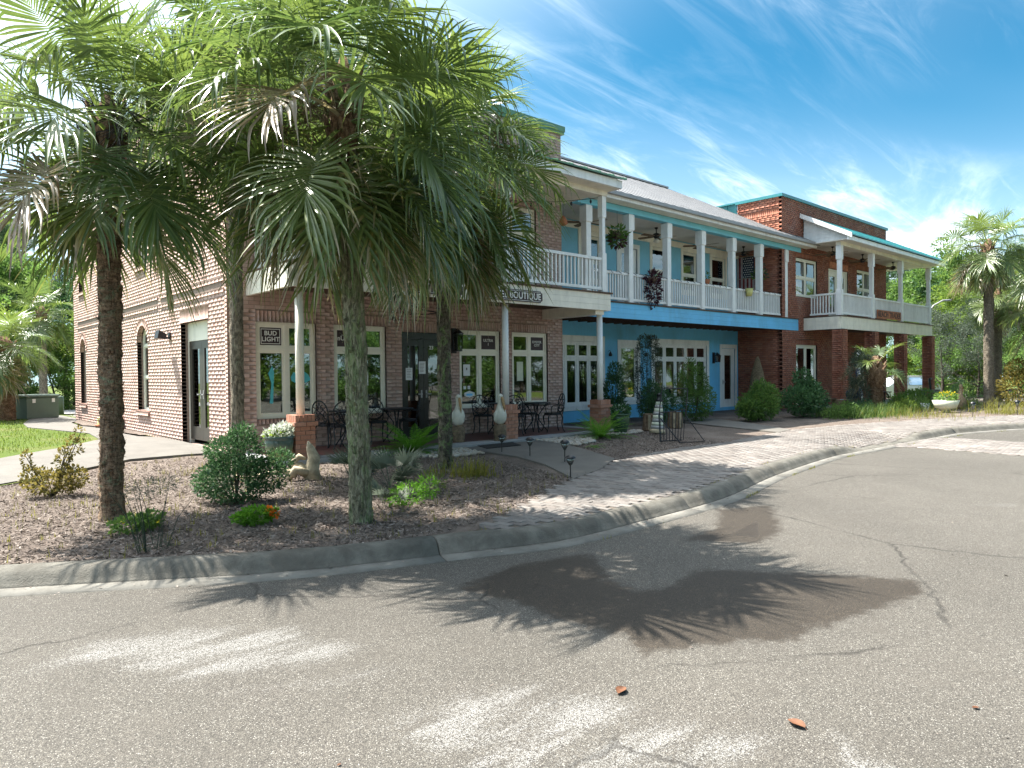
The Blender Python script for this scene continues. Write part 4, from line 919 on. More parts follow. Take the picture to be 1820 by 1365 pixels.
mb = MB(); P4 = [(26.95, 11.05), (37.85, 11.05), (36.0, 12.985), (26.95, 12.985)]; mb.add([(x, y, TR(y)) for x, y in P4]+[(x, y, TR(y)+.05) for x, y in P4], [(0, 3, 2, 1), (4, 5, 6, 7), (0, 1, 5, 4), (1, 2, 6, 5), (2, 3, 7, 6), (3, 0, 4, 7)])
mb.add([(37.85, 11.06, TR(11.05)+.04), (37.85, 20, TR(11.05)+.04), (35.72, 20, 7.7), (35.72, 13.0, 7.7)], [(0, 1, 2, 3)]); mb.build('porch_roof', M['teal'], rd)
for k in range(27):
    x = 27.0+k*.4; yt = 12.98 if x < 36 else 11.05+(37.85-x)/1.85*1.93; w = .015
    MB().add([(x-w, 11.05, TR(11.05)+.05), (x+w, 11.05, TR(11.05)+.05), (x+w, yt, TR(yt)+.05), (x-w, yt, TR(yt)+.05), (x-w, 11.05, TR(11.05)+.085), (x+w, 11.05, TR(11.05)+.085), (x+w, yt, TR(yt)+.085), (x-w, yt, TR(yt)+.085)], [(4, 5, 6, 7), (0, 1, 5, 4), (1, 2, 6, 5), (2, 3, 7, 6), (3, 0, 4, 7)]).build('seam', M['teal'], rd)
mb = MB(); mb.add([(26.93, 11.0, 6.58), (26.93, 12.98, 7.62), (26.93, 12.98, 7.80), (26.93, 11.0, 6.76), (26.97, 11.0, 6.58), (26.97, 12.98, 7.62), (26.97, 12.98, 7.80), (26.97, 11.0, 6.76)], [(0, 1, 2, 3), (4, 7, 6, 5), (0, 4, 5, 1), (1, 5, 6, 2), (2, 6, 7, 3), (3, 7, 4, 0)]); mb.build('barge_board', M['white'], rd)
for k in range(7):   # gable siding
    z0 = 6.60+k*.15; z1 = z0+.15; ya, yb = 11.08+(z0-6.62)/.53, 11.08+(z1-6.62)/.53
    ya = max(11.21, ya); yb = max(11.22, yb)
    if ya > 12.95: break
    yb = min(yb, 12.96); t0, t1 = 27.24, 27.252
    MB().add([(t0-.012, ya, z0), (t0-.012, 12.97, z0), (t0, 12.97, z1), (t0, yb, z1), (t1, ya, z0), (t1, 12.97, z0), (t1, 12.97, z1), (t1, yb, z1)], [(0, 1, 2, 3), (4, 7, 6, 5), (0, 4, 5, 1), (2, 6, 7, 3), (3, 7, 4, 0)]).build('siding_board', M['white'], rd)
# ------------------------------------------------------------------ signs and fittings on the coffee house
def sign_board(name, label, u0, u1, z0, z1, y, mat, border=True):
    o = thing(name, label, 'sign', ((u0+u1)/2, y, z0)); c = 0.05
    P = [(u0+c, z0), (u1-c, z0), (u1-c, z0+c*.5), (u1, z0+c), (u1, z1-c), (u1-c, z1-c*.5), (u1-c, z1), (u0+c, z1), (u0+c, z1-c*.5), (u0, z1-c), (u0, z0+c), (u0+c, z0+c*.5)]
    n = len(P); MB().add([(u, y, z) for u, z in P]+[(u, y+.02, z) for u, z in P], [tuple(range(n)), tuple(range(2*n-1, n-1, -1))]+[(i, n+i, n+(i+1) % n, (i+1) % n) for i in range(n)]).build('board', mat, o)
    if border:
        b = MB(); b.box(u0+.07, u1-.07, y-.004, y-.0005, z0+.022, z0+.03); b.box(u0+.07, u1-.07, y-.004, y-.0005, z1-.03, z1-.022); b.build('border_line', M['signwhite'], o)
    return o
SY = BYF-.095
s = sign_board('shop_sign', 'dark brown sign reading The, half hidden by palm fronds', 7.70, 9.02, 3.25, 3.50, SY, M['signbrown'])
lettering(s, 'The', .25, (8.22, SY-.006, 3.365), M['signwhite'])
s = sign_board('shop_sign', 'dark brown sign reading COFFEE BOUTIQUE on the cream balcony front', 9.30, 11.33, 3.25, 3.51, SY, M['signbrown'])
lettering(s, 'COFFEE BOUTIQUE', .205, (10.43, SY-.006, 3.375), M['signwhite'], sx=.9)
MB().lathe([(.0, 0), (.055, .0), (.055, .006), (0, .006)], 14).build('logo_dot', M['signwhite'], s, local=True)
s.children[-1].rotation_euler = (pi/2, 0, 0); s.children[-1].location = (9.42-10.315, -.002, .13)
def sticker(parent, p, mat, lines, size, bord=False, mat2=None):
    u0, u1, z0, z1 = p; y = PYF+.05+.0295
    MB().box(u0+.004, u1-.004, y, y+.0015, z0+.004, z1-.004).build('window_panel', mat, parent)
    if bord:
        b = MB(); a = .03
        b.box(u0+a, u1-a, y-.003, y-.001, z0+a, z0+a+.012); b.box(u0+a, u1-a, y-.003, y-.001, z1-a-.012, z1-a); b.box(u0+a, u0+a+.012, y-.003, y-.001, z0+a+.012, z1-a-.012); b.box(u1-a-.012, u1-a, y-.003, y-.001, z0+a+.012, z1-a-.012); b.build('panel_border', M['signwhite'], parent)
    n = len(lines)
    for i, t in enumerate(lines):
        lettering(parent, t, size, ((u0+u1)/2, y-.005, (z0+z1)/2+((n-1)/2-i)*size*.95), M['signwhite'])
def tp(w, right): # upper panes
    ps = [p for p in w[1] if p[2] > 2.1]; return sorted(ps)[1 if right else 0]
sticker(wbud[0], tp(wbud, 0), M['signbrown'], ['BUD', 'LIGHT'], .125, True)
sticker(wnut[0], tp(wnut, 0), M['signbrown'], ['n\u00dcTRL'], .14)
sticker(wult[0], tp(wult, 1), M['signbrown'], ['ULTRA', 'I'], .10)
sticker(woys[0], tp(woys, 1), M['signbrown'], ['OYSTER', 'CITY'], .09)
def paper(parent, u0, u1, z0, z1, mat, y=PYF+.074, name='notice'):
    return MB().box(u0, u1, y-.003, y, z0, z1).build(name, mat, parent)
def printlines(parent, u0, u1, z0, z1, y, n):
    b = MB()
    for k in range(n):
        z = z1-.03-(z1-z0-.06)*(k+.5)/n; b.box(u0+.025, u1-.025-R.uniform(0, .05), y-.006, y-.004, z, z+.008)
    b.build('print_lines', M['signbrown'], parent)
yd = PYF+.08
paper(fd1, 8.98, 9.16, 1.52, 1.80, M['paper'], yd); printlines(fd1, 8.98, 9.16, 1.52, 1.80, yd, 6)
paper(fd1, 9.34, 9.53, 1.66, 1.95, M['paper'], yd-.004); printlines(fd1, 9.34, 9.53, 1.66, 1.95, yd-.004, 7)
lettering(fd2, '23', .12, (9.70, yd-.004, 2.27), M['signwhite'])
q = sorted([p for p in wult[1] if p[2] < 2.1])[0]
paper(wult[0], q[0]+.06, q[0]+.27, 1.60, 1.88, M['paper']); b = MB(); b.ell((q[0]+.165, PYF+.069, 1.77), (.02, .002, .035), 8, 5); b.build('print_mark', M['signbrown'], wult[0])
hexp = [(q[0]+.08+.33*a, 1.06+.17*bb) for a, bb in ((0, .3), (.5, 0), (1, .3), (1, .7), (.5, 1), (0, .7))]
MB().add([(u, PYF+.070, z) for u, z in hexp], [tuple(range(6))]).build('hexagon_sticker', M['paper'], wult[0]); MB().box(q[0]+.15, q[0]+.34, PYF+.066, PYF+.068, 1.11, 1.16).build('sticker_band', M['blue'], wult[0])
for k in range(2): paper(wult[0], q[0]+.06+k*.13, q[0]+.14+k*.13, 1.27, 1.35, M['paper'])
q = sorted([p for p in woys[1] if p[2] < 2.1])[0]
paper(woys[0], q[0]+.12, q[0]+.34, 1.45, 1.95, M['sage'] if False else M['bowl'])
q = sorted([p for p in wnut[1] if p[2] < 2.1])[1]; paper(wnut[0], q[0]+.02, q[0]+.14, 1.42, 1.72, M['paper'])
# cyan window art of the left window
for (a, z) in ((0, 1.60), (1, 1.62)):
    q = sorted([p for p in wbud[1] if p[2] < 2.1])[a]; b = MB(); uc = (q[0]+q[1])/2+(.02 if a else 0)
    pts = [(-.22, 0), (-.16, .10), (-.05, .06), (.05, .13), (.16, .05), (.22, -.06), (.1, -.12), (.02, -.08), (-.1, -.13), (-.2, -.08)] if a else [(-.04, -.5), (.0, -.1), (-.06, .1), (.02, .25), (.06, .12), (.05, -.05), (.03, -.5)]
    b.add([(uc+u, PYF+.072, z+dz) for u, dz in pts], [tuple(range(len(pts)))]); b.build('window_art', M['cyan'], wbud[0])
# scrolled bracket
def scroll(c, r0, turns, a0, n=14, plane='xz', sgn=1):
    return [(c[0]+r0*(1-.75*t/(n-1))*cos(a0+sgn*turns*2*pi*t/(n-1)), c[1], c[2]+r0*(1-.75*t/(n-1))*sin(a0+sgn*turns*2*pi*t/(n-1))) for t in range(n)]
y = PYF-.05
br = thing('sign_bracket', 'empty black scrolled iron sign bracket on the brick above the door', 'bracket', (8.62, y, 2.92))
b = MB(); b.box(8.60, 8.64, y, PYF-.001, 2.86, 3.42); b.build('wall_bar', M['iron'], br)
p0 = (8.62, y-.0, 3.36); b = MB()
b.tube([p0, (9.0, y-.45, 3.10), (9.38, y-.9, 2.98)], .014); b.tube([(8.62, y, 3.30), (8.78, y-.2, 2.98), (8.88, y-.3, 3.0), (8.86, y-.28, 3.10), (8.80, y-.22, 3.08)], .012); b.tube([(8.88, y-.30, 3.0), (9.02, y-.48, 2.98), (9.2, y-.7, 3.0), (9.4, y-.92, 3.0), (9.46, y-1.0, 3.06), (9.42, y-.95, 3.10)], .012); b.build('scroll_arm', M['iron'], br)
def sconce(name, label, x, y, z, h=.55):
    o = thing(name, label, 'lamp', (x, y, z)); b = MB(); b.box(x-.07, x+.07, y-.03, y-.001, z, z+h); b.build('back_plate', M['black'], o)
    b = MB(); w = .085; yc = y-.18
    for dx in (-w, w):
        for dy in (-w, w): b.tube([(x+dx*.8, yc+dy*.8, z+.06), (x+dx, yc+dy, z+h-.14)], .009, 4)
    b.box(x-w*.85, x+w*.85, yc-w*.85, yc+w*.85, z+.04, z+.06); b.add([(x-w-.02, yc-w-.02, z+h-.14), (x+w+.02, yc-w-.02, z+h-.14), (x+w+.02, yc+w+.02, z+h-.14), (x-w-.02, yc+w+.02, z+h-.14), (x, yc, z+h-.02)], [(0, 1, 4), (1, 2, 4), (2, 3, 4), (3, 0, 4), (3, 2, 1, 0)])
    b.tube([(x, y-.02, z+h-.06), (x, yc, z+h-.02)], .014, 5); b.build('cage', M['black'], o)
    b = MB(); b.add([(x-w*.78, yc-w*.78, z+.061), (x+w*.78, yc-w*.78, z+.061), (x+w*.78, yc+w*.78, z+.061), (x-w*.78, yc+w*.78, z+.061), (x-w*.95, yc-w*.95, z+h-.141), (x+w*.95, yc-w*.95, z+h-.141), (x+w*.95, yc+w*.95, z+h-.141), (x-w*.95, yc+w*.95, z+h-.141)], [(0, 1, 5, 4), (1, 2, 6, 5), (2, 3, 7, 6), (3, 0, 4, 7)]); b.build('lamp_glass', M['glass'], o)
sconce('wall_lantern', 'black cage wall lantern on pink brick between door and window', 10.30, PYF, 2.15, .60)
sconce('wall_lantern', 'black wall lantern on the blue wall beside the white door', 23.72, BY, 1.95, .42)
fl = thing('flood_light', 'small black floodlight on the sunlit pink brick side wall', 'lamp', (PX, 17.07, 2.5))
b = MB(); b.box(PX-.03, PX-.004, 17.0, 17.14, 2.50, 2.66); b.tube([(PX-.03, 17.07, 2.55), (PX-.14, 17.07, 2.52)], .018); b.build('mount', M['black'], fl)
b = MB(); b.add([(PX-.12, 16.93, 2.62), (PX-.12, 17.21, 2.62), (PX-.26, 17.21, 2.70), (PX-.26, 16.93, 2.70), (PX-.10, 16.93, 2.50), (PX-.10, 17.21, 2.50), (PX-.30, 17.21, 2.52), (PX-.30, 16.93, 2.52)], [(0, 3, 2, 1), (4, 5, 6, 7), (0, 1, 5, 4), (1, 2, 6, 5), (2, 3, 7, 6), (3, 0, 4, 7)]); b.build('lamp_head', M['black'], fl)
for px in (1071+13, 1145):   # bell sconces by the vine window
    pass
for k, x in enumerate((17.55, 19.42)):
    o = thing('bell_sconce', ['small dark bell lamp on blue wall left of the vine', 'small dark bell lamp on blue wall right of the vine'][k], 'lamp', (x, BY-.1, 2.2)); b = MB(); b.lathe([(.05, 0), (.06, .05), (.03, .12), (.012, .15)], 10, (x, BY-.1, 2.17)); b.build('bell', M['iron'], o, True); b = MB(); b.tube([(x, BY-.1, 2.32), (x, BY-.08, 2.36), (x, BY, 2.33)], .008, 5); b.build('arm', M['iron'], o)
# ------------------------------------------------------------------ garden chairs and tables
def make_chair():
    o = empty('bistro_chair'); r = .0105
    b = MB()
    hoop = [(.20*sin(a)*(1 if abs(sin(a)) > 0 else 1), -.19-.07*((1-cos(a))/2), .52+.17-.0+.20*(-cos(a))+.0) for a in [pi*2*k/20 for k in range(21)]]
    hoop = [(x*1.04, y_, .42+(z-.49)*1.18+.05) for x, y_, z in hoop]
    b.tube(hoop, r*1.25, 6); 
    for s in (-1, 1): b.tube([(s*.17, -.19, .44), (s*.19, -.2, .52), (s*.205, -.225, .62)], r*1.2, 6)
    b.build('back_frame', M['iron'], o, True, local=True)
    b = MB(); f = lambda x, z: (x, -.19-.07*(z-.49)/.42, z)
    for s in (-1, 1):
        b.tube([f(s*-.15, .55), f(0, .70), f(s*.17, .82)], r*.75, 5); b.tube([f(s*-.19, .66), f(s*-.02, .84), f(s*.0, .93)], r*.75, 5)
        for cx_, cz, rr in ((.07, .80, .055), (.12, .66, .045), (.07, .58, .04)):
            b.tube([f(s*(cx_+rr*(1-.6*t/9)*cos(1.2+t*.62)), cz+rr*(1-.6*t/9)*sin(1.2+t*.62)) for t in range(10)], r*.7, 5)
    b.tube([f(-.18, .56), f(0, .49), f(.18, .56)], r*.8, 5)
    b.build('back_scrollwork', M['iron'], o, True, local=True)
    b = MB(); b.lathe([(.0, .445), (.20, .445), (.215, .452), (.215, .464), (.20, .47), (0, .46)], 18, (0, 0, 0)); b.lathe([(.205, .42), (.212, .42), (.212, .446), (.205, .446)], 18); b.build('seat', M['iron'], o, True, local=True)
    for sx, sy in ((-1, -1), (1, -1), (-1, 1), (1, 1)):
        b = MB(); b.tube([(sx*.16, sy*.15, .445), (sx*.185, sy*.185, .36), (sx*.165, sy*.17, .2), (sx*.18, sy*.2, .06), (sx*.21, sy*.235, .0)], [.016, .017, .013, .011, .014], 6); b.build('leg', M['iron'], o, True, local=True)
    for s in (-1, 1):
        b = MB(); b.tube([f(s*.2, .66), (s*.235, -.1, .67), (s*.24, .08, .655), (s*.22, .12, .60), (s*.20, .10, .47)], r, 5); b.build('arm_rest', M['iron'], o, True, local=True)
    return o
def make_table():
    o = empty('bistro_table'); b = MB(); b.lathe([(0, .70), (.36, .70), (.38, .705), (.38, .72), (.36, .728), (0, .726)], 28); b.build('table_top', M['iron'], o, True, local=True)
    b = MB(); b.tube([(.30*cos(a), .30*sin(a), .66) for a in [2*pi*k/20 for k in range(21)]], .009, 5); b.build('apron_ring', M['iron'], o, True, local=True)
    for k in range(4):
        a = k*pi/2+.5; c, s_ = cos(a), sin(a); b = MB(); b.tube([(c*.27, s_*.27, .70), (c*.20, s_*.20, .60), (c*.07, s_*.07, .42), (c*.08, s_*.08, .28), (c*.2, s_*.2, .12), (c*.30, s_*.30, .0)], .014, 6)
        b.tube([(c*(.17+.05*cos(t)), s_*(.17+.05*cos(t)), .60+.05*sin(t)) for t in [q*.7 for q in range(8)]], .008, 5); b.build('leg', M['iron'], o, True, local=True)
    return o
ch0 = make_chair(); tb0 = make_table()
CHAIRS = [((552, 789), 'black iron chair left of the table behind the first brick pier', 'a'), ((607, 797), 'black iron chair nearest the camera beside the mossy palm trunk', 'b'), ((620, 780), 'black iron chair against the window behind the first table', 'c'), ((684, 777), 'black iron chair between mossy palm trunk and the front door', 'd'),
      ((855, 770), 'black iron chair between the two pelican statues', 'e'), ((917, 772), 'black iron chair just right of the middle brick pier', 'f'), ((940, 766), 'black iron chair under the right hand coffee house window', 'g'), ((983, 767), 'rightmost black iron chair on the coffee house porch', 'h')]
RZ = {'a': -70, 'b': -15, 'c': 165, 'd': 60, 'e': -60, 'f': -50, 'g': 200, 'h': 65}
ZP = .197
for k, (p, lab, key) in enumerate(CHAIRS):
    o = ch0 if k == 0 else copy_tree(ch0); w = gp(p[0], p[1], ZP); w[1] = min(max(w[1], 11.75), 13.15)
    o.location = (w[0], w[1], ZP); o.rotation_euler = (0, 0, radians(RZ[key])); tag(o, lab, 'chair', 'black iron chairs on the porch')
for k, (p, lab) in enumerate([((578, 786), 'round black iron table behind the first brick pier'), ((652, 778), 'round black iron table mostly hidden behind the mossy palm trunk'), ((877, 768), 'round black iron table behind the right pelican statue'), ((953, 767), 'round black iron table by the right window between three chairs')]):
    o = tb0 if k == 0 else copy_tree(tb0); w = gp(p[0], p[1], ZP); w[1] = min(max(w[1], 11.9), 13.05); o.location = (w[0], w[1], ZP); o.rotation_euler = (0, 0, k*.7); tag(o, lab, 'table', 'black iron tables on the porch')
# ------------------------------------------------------------------ pelican carvings
def pelican(label, px, py, rz):
    w = gp(px, py, .15); o = thing('pelican_statue', label, 'statue', (w[0], w[1], .15), rz)
    b = MB(); b.lathe([(.14, 0), (.135, .1), (.142, .22), (.135, .36), (.12, .385)], 14); b.build('post', M['wood'], o, True, local=True)
    b = MB(); b.tube([(0, -.0, .385), (0, .0, .42), (0, -.01, .50), (0, -.02, .60), (0, -.015, .69), (0, .0, .75), (0, .01, .80), (0, .0, .87), (0, -.005, .95), (0, -.01, 1.0), (0, -.025, 1.04), (0, -.03, 1.06)], [.03, .09, .13, .135, .115, .085, .055, .045, .05, .06, .045, .01], 12); b.build('body', M['boneplast'], o, True, local=True)
    for s in (-1, 1):
        b = MB(); b.tube([(s*.085, .0, .71), (s*.125, .015, .62), (s*.12, .03, .50), (s*.08, .05, .42)], [.025, .045, .04, .01], 8); b.build('wing', M['boneplast'], o, True, local=True)
        b = MB(); b.ell((s*.045, -.045, .995), (.009, .009, .009), 6, 5); b.build('eye', M['black'], o, True, local=True)
    b = MB(); b.tube([(0, -.055, .985), (0, -.085, .93), (0, -.11, .82), (0, -.135, .66)], [.028, .034, .03, .006], 8); b.build('bill', M['bill'], o, True, local=True)
    for s in (-1, 1):
        b = MB(); b.add([(s*.04-.03, -.1, .388), (s*.04+.03, -.1, .388), (s*.04, 0, .40)], [(0, 1, 2)]); b.build('foot', M['bill'], o, local=True)
pelican('white pelican carving on a wood post, left one beside the dark palm', 815, 789, radians(-10)); pelican('white pelican carving on a wood post, right one against the brick pier', 889, 786, radians(10))
# door mat
P = [tuple(gp(a, b_, .16)[:2]) for a, b_ in ((812, 781), (884, 776), (926, 791), (866, 797))]
m = MB().prism([P[3], P[2], P[1], P[0]], .1535, .164).build('door_mat', M['rubber']); tag(m, 'black rubber door mat between the pelican statues', 'mat')
# solar path lights
def path_light(label, px, py, h=.36, dome=True):
    w = gv(px, py); o = thing('path_light', label, 'lamp', tuple(w), 0, 'small garden path lights'); x, y, z = 0, 0, 0
    MB().tube([(0, 0, -.02), (0, 0, h*.6)], .009, 6).build('stake', M['black'], o, local=True)
    MB().lathe([(.02, h*.55), (.055, h*.72), (.06, h*.86)], 10).build('lens', M['glass'], o, True, local=True)
    MB().lathe([(.085, h*.86), (.08, h*.90), (.045, h*.97), (.0, h)], 12, cap=False).build('cap', M['black'], o, True, local=True)
path_light('black solar path light nearest the porch mat', 892, 805); path_light('black solar path light, second along the front walk', 942, 812); path_light('black solar path light, third along the front walk', 1004, 823, .40); path_light('squat black solar light at the paving edge', 1014, 850, .34)
path_light('white topped path light beside the far paving', 1729, 742, .5); path_light('dark mushroom path light at the far right edge', 1808, 738, .5)
# driftwood
w = gv(553, 852); o = thing('driftwood', 'pale driftwood stump with a curved branch on the mulch', 'driftwood', tuple(w))
b = MB(); b.tube([(.03, 0, -.02), (.02, .02, .15), (.05, .0, .32), (.0, .02, .46), (-.03, .02, .56)], [.12, .11, .09, .06, .012], 9); b.build('upright', M['drift'], o, True, local=True)
b = MB(); b.tube([(0, 0, .05), (-.14, .12, .18), (-.2, .16, .26), (-.12, .12, .34), (-.05, .05, .3)], [.08, .09, .06, .045, .02], 8); b.tube([(-.05, .0, .1), (-.22, .05, .16), (-.30, .12, .02)], [.07, .06, .05], 8); b.build('knot', M['drift'], o, True, local=True)
b = MB(); b.tube([(-.2, .05, .08), (-.36, .2, .16), (-.55, .36, .08), (-.72, .5, .05), (-.88, .6, .08)], [.06, .045, .04, .03, .02], 8); b.build('branch', M['drift'], o, True, local=True)
# iron rack
w = [gp(a, b_, .14) for a, b_ in ((1168, 784), (1200, 789), (1228, 783))]; o = thing('iron_rack', 'tall black iron rack of bars standing on the mulch', 'rack', tuple(w[0])); r_ = .013
U = np.array([.78, -.62, 0]); U = (w[2]-w[0]); U[2] = 0; U = U/np.linalg.norm(U); Vd = np.array([U[1], -U[0], 0])*1.0
Pn = lambda u, v, z: tuple(np.array([0, 0, 0.])+U*u+Vd*v+np.array([0, 0, z]))
b = MB(); b.tube([Pn(0, .25, 0), Pn(.03, .05, .55), Pn(.12, -.05, 1.12), Pn(.13, -.05, 1.14), Pn(.68, -.05, 1.14), Pn(.70, -.05, 1.1), Pn(.62, .05, .55), Pn(.95, .3, .01), Pn(.38, .42, .0), Pn(.05, .1, .5)], r_, 6); b.build('frame', M['iron'], o, local=True)
b = MB(); b.tube([Pn(.05, .05, .62), Pn(.62, .05, .68)], r_, 6); b.tube([Pn(0, .25, .02), Pn(.55, .0, .02)], r_, 6); b.build('cross_bar', M['iron'], o, local=True)
for k in range(9):
    b = MB(); t = k/8; b.tube([Pn(.05+.57*t, .05, .62+.06*t), Pn(.02+.55*t, .25-.25*t*.9, .02)], .008, 5); b.build('bar', M['iron'], o, local=True)
# pots, stumps, lighthouse
def pot(name, label, loc, prof, mat, n=20, cat='pot'):
    o = thing(name, label, cat, loc); MB().lathe(prof, n).build('pot_body', mat, o, True, local=True); return o
def glazed():
    t = NT('two_tone_glaze'); z = t.node('ShaderNodeSeparateXYZ', {0: t.coord('Object')}).outputs[2]; g = t.noise(6, 5, .6, 1.0, t.coord('Object'))
    f = t.rng(t.math('ADD', z, t.math('MULTIPLY', g, .18)), .22, .48); c = t.mix(f, C(.30, .33, .13), C(.06, .11, .10)); return t.end(t.pbr(c, .2, .6))
M['glaze'] = glazed()
POTP = [(.0, 0), (.15, 0), (.16, .02), (.2, .15), (.235, .30), (.245, .40), (.235, .43), (.265, .45), (.265, .48), (.225, .48), (.21, .42), (0, .40)]
w = gv(497, 824); potA = pot('glazed_pot', 'green glazed pot of pale flowers beside the first brick pier', tuple(w), POTP, M['glaze'])
w = gv(1103, 771); potB = pot('glazed_pot', 'dark green glazed pot right of the last brick pier', tuple(w), [(r*.95, z*1.05) for r, z in POTP], M['greenpot'])
for k, (px, py, lab) in enumerate([(1155, 764, 'split wood stump planter left of the small lighthouse'), (1199, 760, 'split wood stump planter behind the iron rack')]):
    w = gp(px, py, .14); o = thing('stump_planter', lab, 'planter', tuple(w)); n = 14
    MB().lathe([(.2, 0), (.18, .2), (.175, .42), (.12, .42), (.1, .36), (0, .36)], n).build('stump', M['wood'], o, False, local=True)
    for j in range(5): a = 3.2+j*.5; MB().tube([(.185*cos(a), .185*sin(a), .01), (.178*cos(a), .178*sin(a), .40)], .035, 5).build('bark_strip', M['drift'] if j % 2 else M['wood'], o, local=True)
w = gp(1168, 770, .14); o = thing('lighthouse_ornament', 'small pale banded lighthouse ornament leaning behind the iron rack', 'ornament', tuple(w)); o.rotation_euler = (0, radians(6), 0)
for k in range(8):
    r0 = .17-.012*k; MB().lathe([(r0, .1+k*.085), (r0-.011, .1+(k+1)*.085)], 14).build('band', M['bowl'] if k % 2 else M['galv'], o, True, local=True)
MB().lathe([(.2, 0), (.19, .06), (.17, .1)], 14).build('base', M['drift'], o, True, local=True); MB().lathe([(.085, .78), (.10, .80), (.10, .83), (.06, .83), (.06, .93), (.08, .94), (0, 1.0)], 12).build('lantern_room', M['black'], o, True, local=True)
# folded straw parasol by the corner of the red shop
w = np.array([24.9, 13.7, .2]); o = thing('straw_parasol', 'closed straw parasol leaning by the white door', 'parasol', tuple(w)); MB().tube([(0, 0, 0), (.05, -.02, 2.0)], .02, 6).build('pole', M['wood'], o, local=True)
MB().lathe([(.30, .75), (.30, .82), (.24, 1.2), (.16, 1.6), (.05, 1.95), (.0, 2.0)], 16, (.03, 0, 0)).build('canopy', M['straw'], o, False, local=True)
for j in range(26):
    a = j*.2417; MB().tube([(.06*cos(a)+.03, .06*sin(a), 1.93), (.2*cos(a)+.03, .2*sin(a), 1.4), (.31*cos(a)+.03, .31*sin(a), .72+R.uniform(-.08, .03))], [.01, .022, .012], 4).build('straw_strand', M['straw'], o, local=True)
# ceiling fans
def make_fan():
    o = empty('ceiling_fan'); MB().tube([(0, 0, 0), (0, 0, -.22)], .018, 6).build('rod', M['black'], o, local=True); MB().lathe([(.06, -.0), (.05, -.04), (.015, -.06)], 10).build('canopy', M['black'], o, True, local=True)
    MB().lathe([(.04, -.18), (.11, -.21), (.12, -.28), (.09, -.32), (.05, -.36)], 14).build('motor', M['black'], o, True, local=True)
    for k in range(5):
        a = k*2*pi/5; c, s_ = cos(a), sin(a); P = [(.12, -.05), (.2, -.07), (.62, -.08), (.66, 0), (.62, .08), (.2, .07), (.12, .05)]
        vs = [(c*u-s_*v, s_*u+c*v, -.28+v*.18) for u, v in P]; n = len(P); MB().add(vs+[(x, y, z-.012) for x, y, z in vs], [tuple(range(n)), tuple(range(2*n-1, n-1, -1))]+[(i, n+i, n+(i+1) % n, (i+1) % n) for i in range(n)]).build('blade', M['wood'], o, local=True)
    return o
fan0 = make_fan(); lampb = None
FANS = [((15.55, 13.95, 6.36), 'dark ceiling fan above the first bay of the blue balcony'), ((18.95, 13.95, 6.36), 'dark ceiling fan with a light above the middle of the blue balcony'), ((21.6, 13.95, 6.36), 'ceiling fan half hidden behind the fourth blue balcony post'), ((24.4, 13.95, 6.36), 'ceiling fan above the wooden flag'),
        ((28.3, 12.3, 6.56), 'dark ceiling fan on the red building, leftmost of three'), ((31.2, 12.3, 6.56), 'dark ceiling fan on the red building, middle of three'), ((34.6, 12.3, 6.56), 'dark ceiling fan on the red building, rightmost of three')]
for k, (p, lab) in enumerate(FANS):
    o = fan0 if k == 0 else copy_tree(fan0); o.location = p; o.rotation_euler = (0, 0, k*.5); tag(o, lab, 'ceiling fan', 'balcony ceiling fans')
    if k == 1: MB().lathe([(.03, -.36), (.09, -.40), (.11, -.46), (.05, -.50)], 12).build('light_bowl', M['cream'], o, True, local=True)
# wooden flag on the red side wall
X = RX0-.06; o = thing('wooden_flag', 'wooden stars and stripes flag hung on red brick behind the balcony', 'flag', (X, 14.5, 4.6))
ys = [14.92-.083*k for k in range(8)]
for k in range(10):
    y1 = 14.92-k*.083; top = 6.12 if k < 4 else 5.28
    MB().box(X, X+.03, y1-.079, y1, 4.55, top).build('stripe', M['flagwhite' if k % 2 else 'flagred'], o)
MB().box(X-.004, X+.03, 14.12, 14.585, 5.30, 6.12).build('star_field', M['flagblue'], o)
sm = bpy.data.meshes.new('star'); sp = [((.032 if i % 2 == 0 else .013)*sin(i*pi/5), (.032 if i % 2 == 0 else .013)*cos(i*pi/5)) for i in range(10)]
sm.from_pydata([(0, a, c) for a, c in sp]+[(-.004, a, c) for a, c in sp], [], [tuple(range(10)), tuple(range(19, 9, -1))]+[(i, 10+i, 10+(i+1) % 10, (i+1) % 10) for i in range(10)]); finish(sm, M['signwhite'], False)
for i in range(9):
    for j in range(6 if i % 2 == 0 else 5):
        st = bpy.data.objects.new('star', sm); link(st, o, tuple(np.array((X-.005, 14.16+(j+.0 if i % 2 == 0 else j+.5)*.077, 5.35+i*.088))-OFF[o]))
MB().box(X-.012, X+.02, 14.10, 14.94, 5.275, 5.295).build('batten', M['drift'], o); MB().box(X-.012, X+.02, 14.10, 14.94, 6.122, 6.145).build('batten', M['drift'], o)
# beach trader board
y = RB-.03; o = thing('shop_sign', 'weathered orange board reading BEACH TRADER on the far balcony rail', 'sign', (32.1, y, 3.8))
MB().box(30.85, 33.45, y, y+.03, 3.78, 4.14).build('board', M['redsign'], o); 
for zz_ in (3.80, 4.11): MB().box(30.9, 33.4, y-.004, y-.0005, zz_, zz_+.012).build('border_line', M['straw'], o)
lettering(o, 'BEACH TRADER', .33, (32.15, y-.006, 3.955), M['signbrown'], sx=1.02)
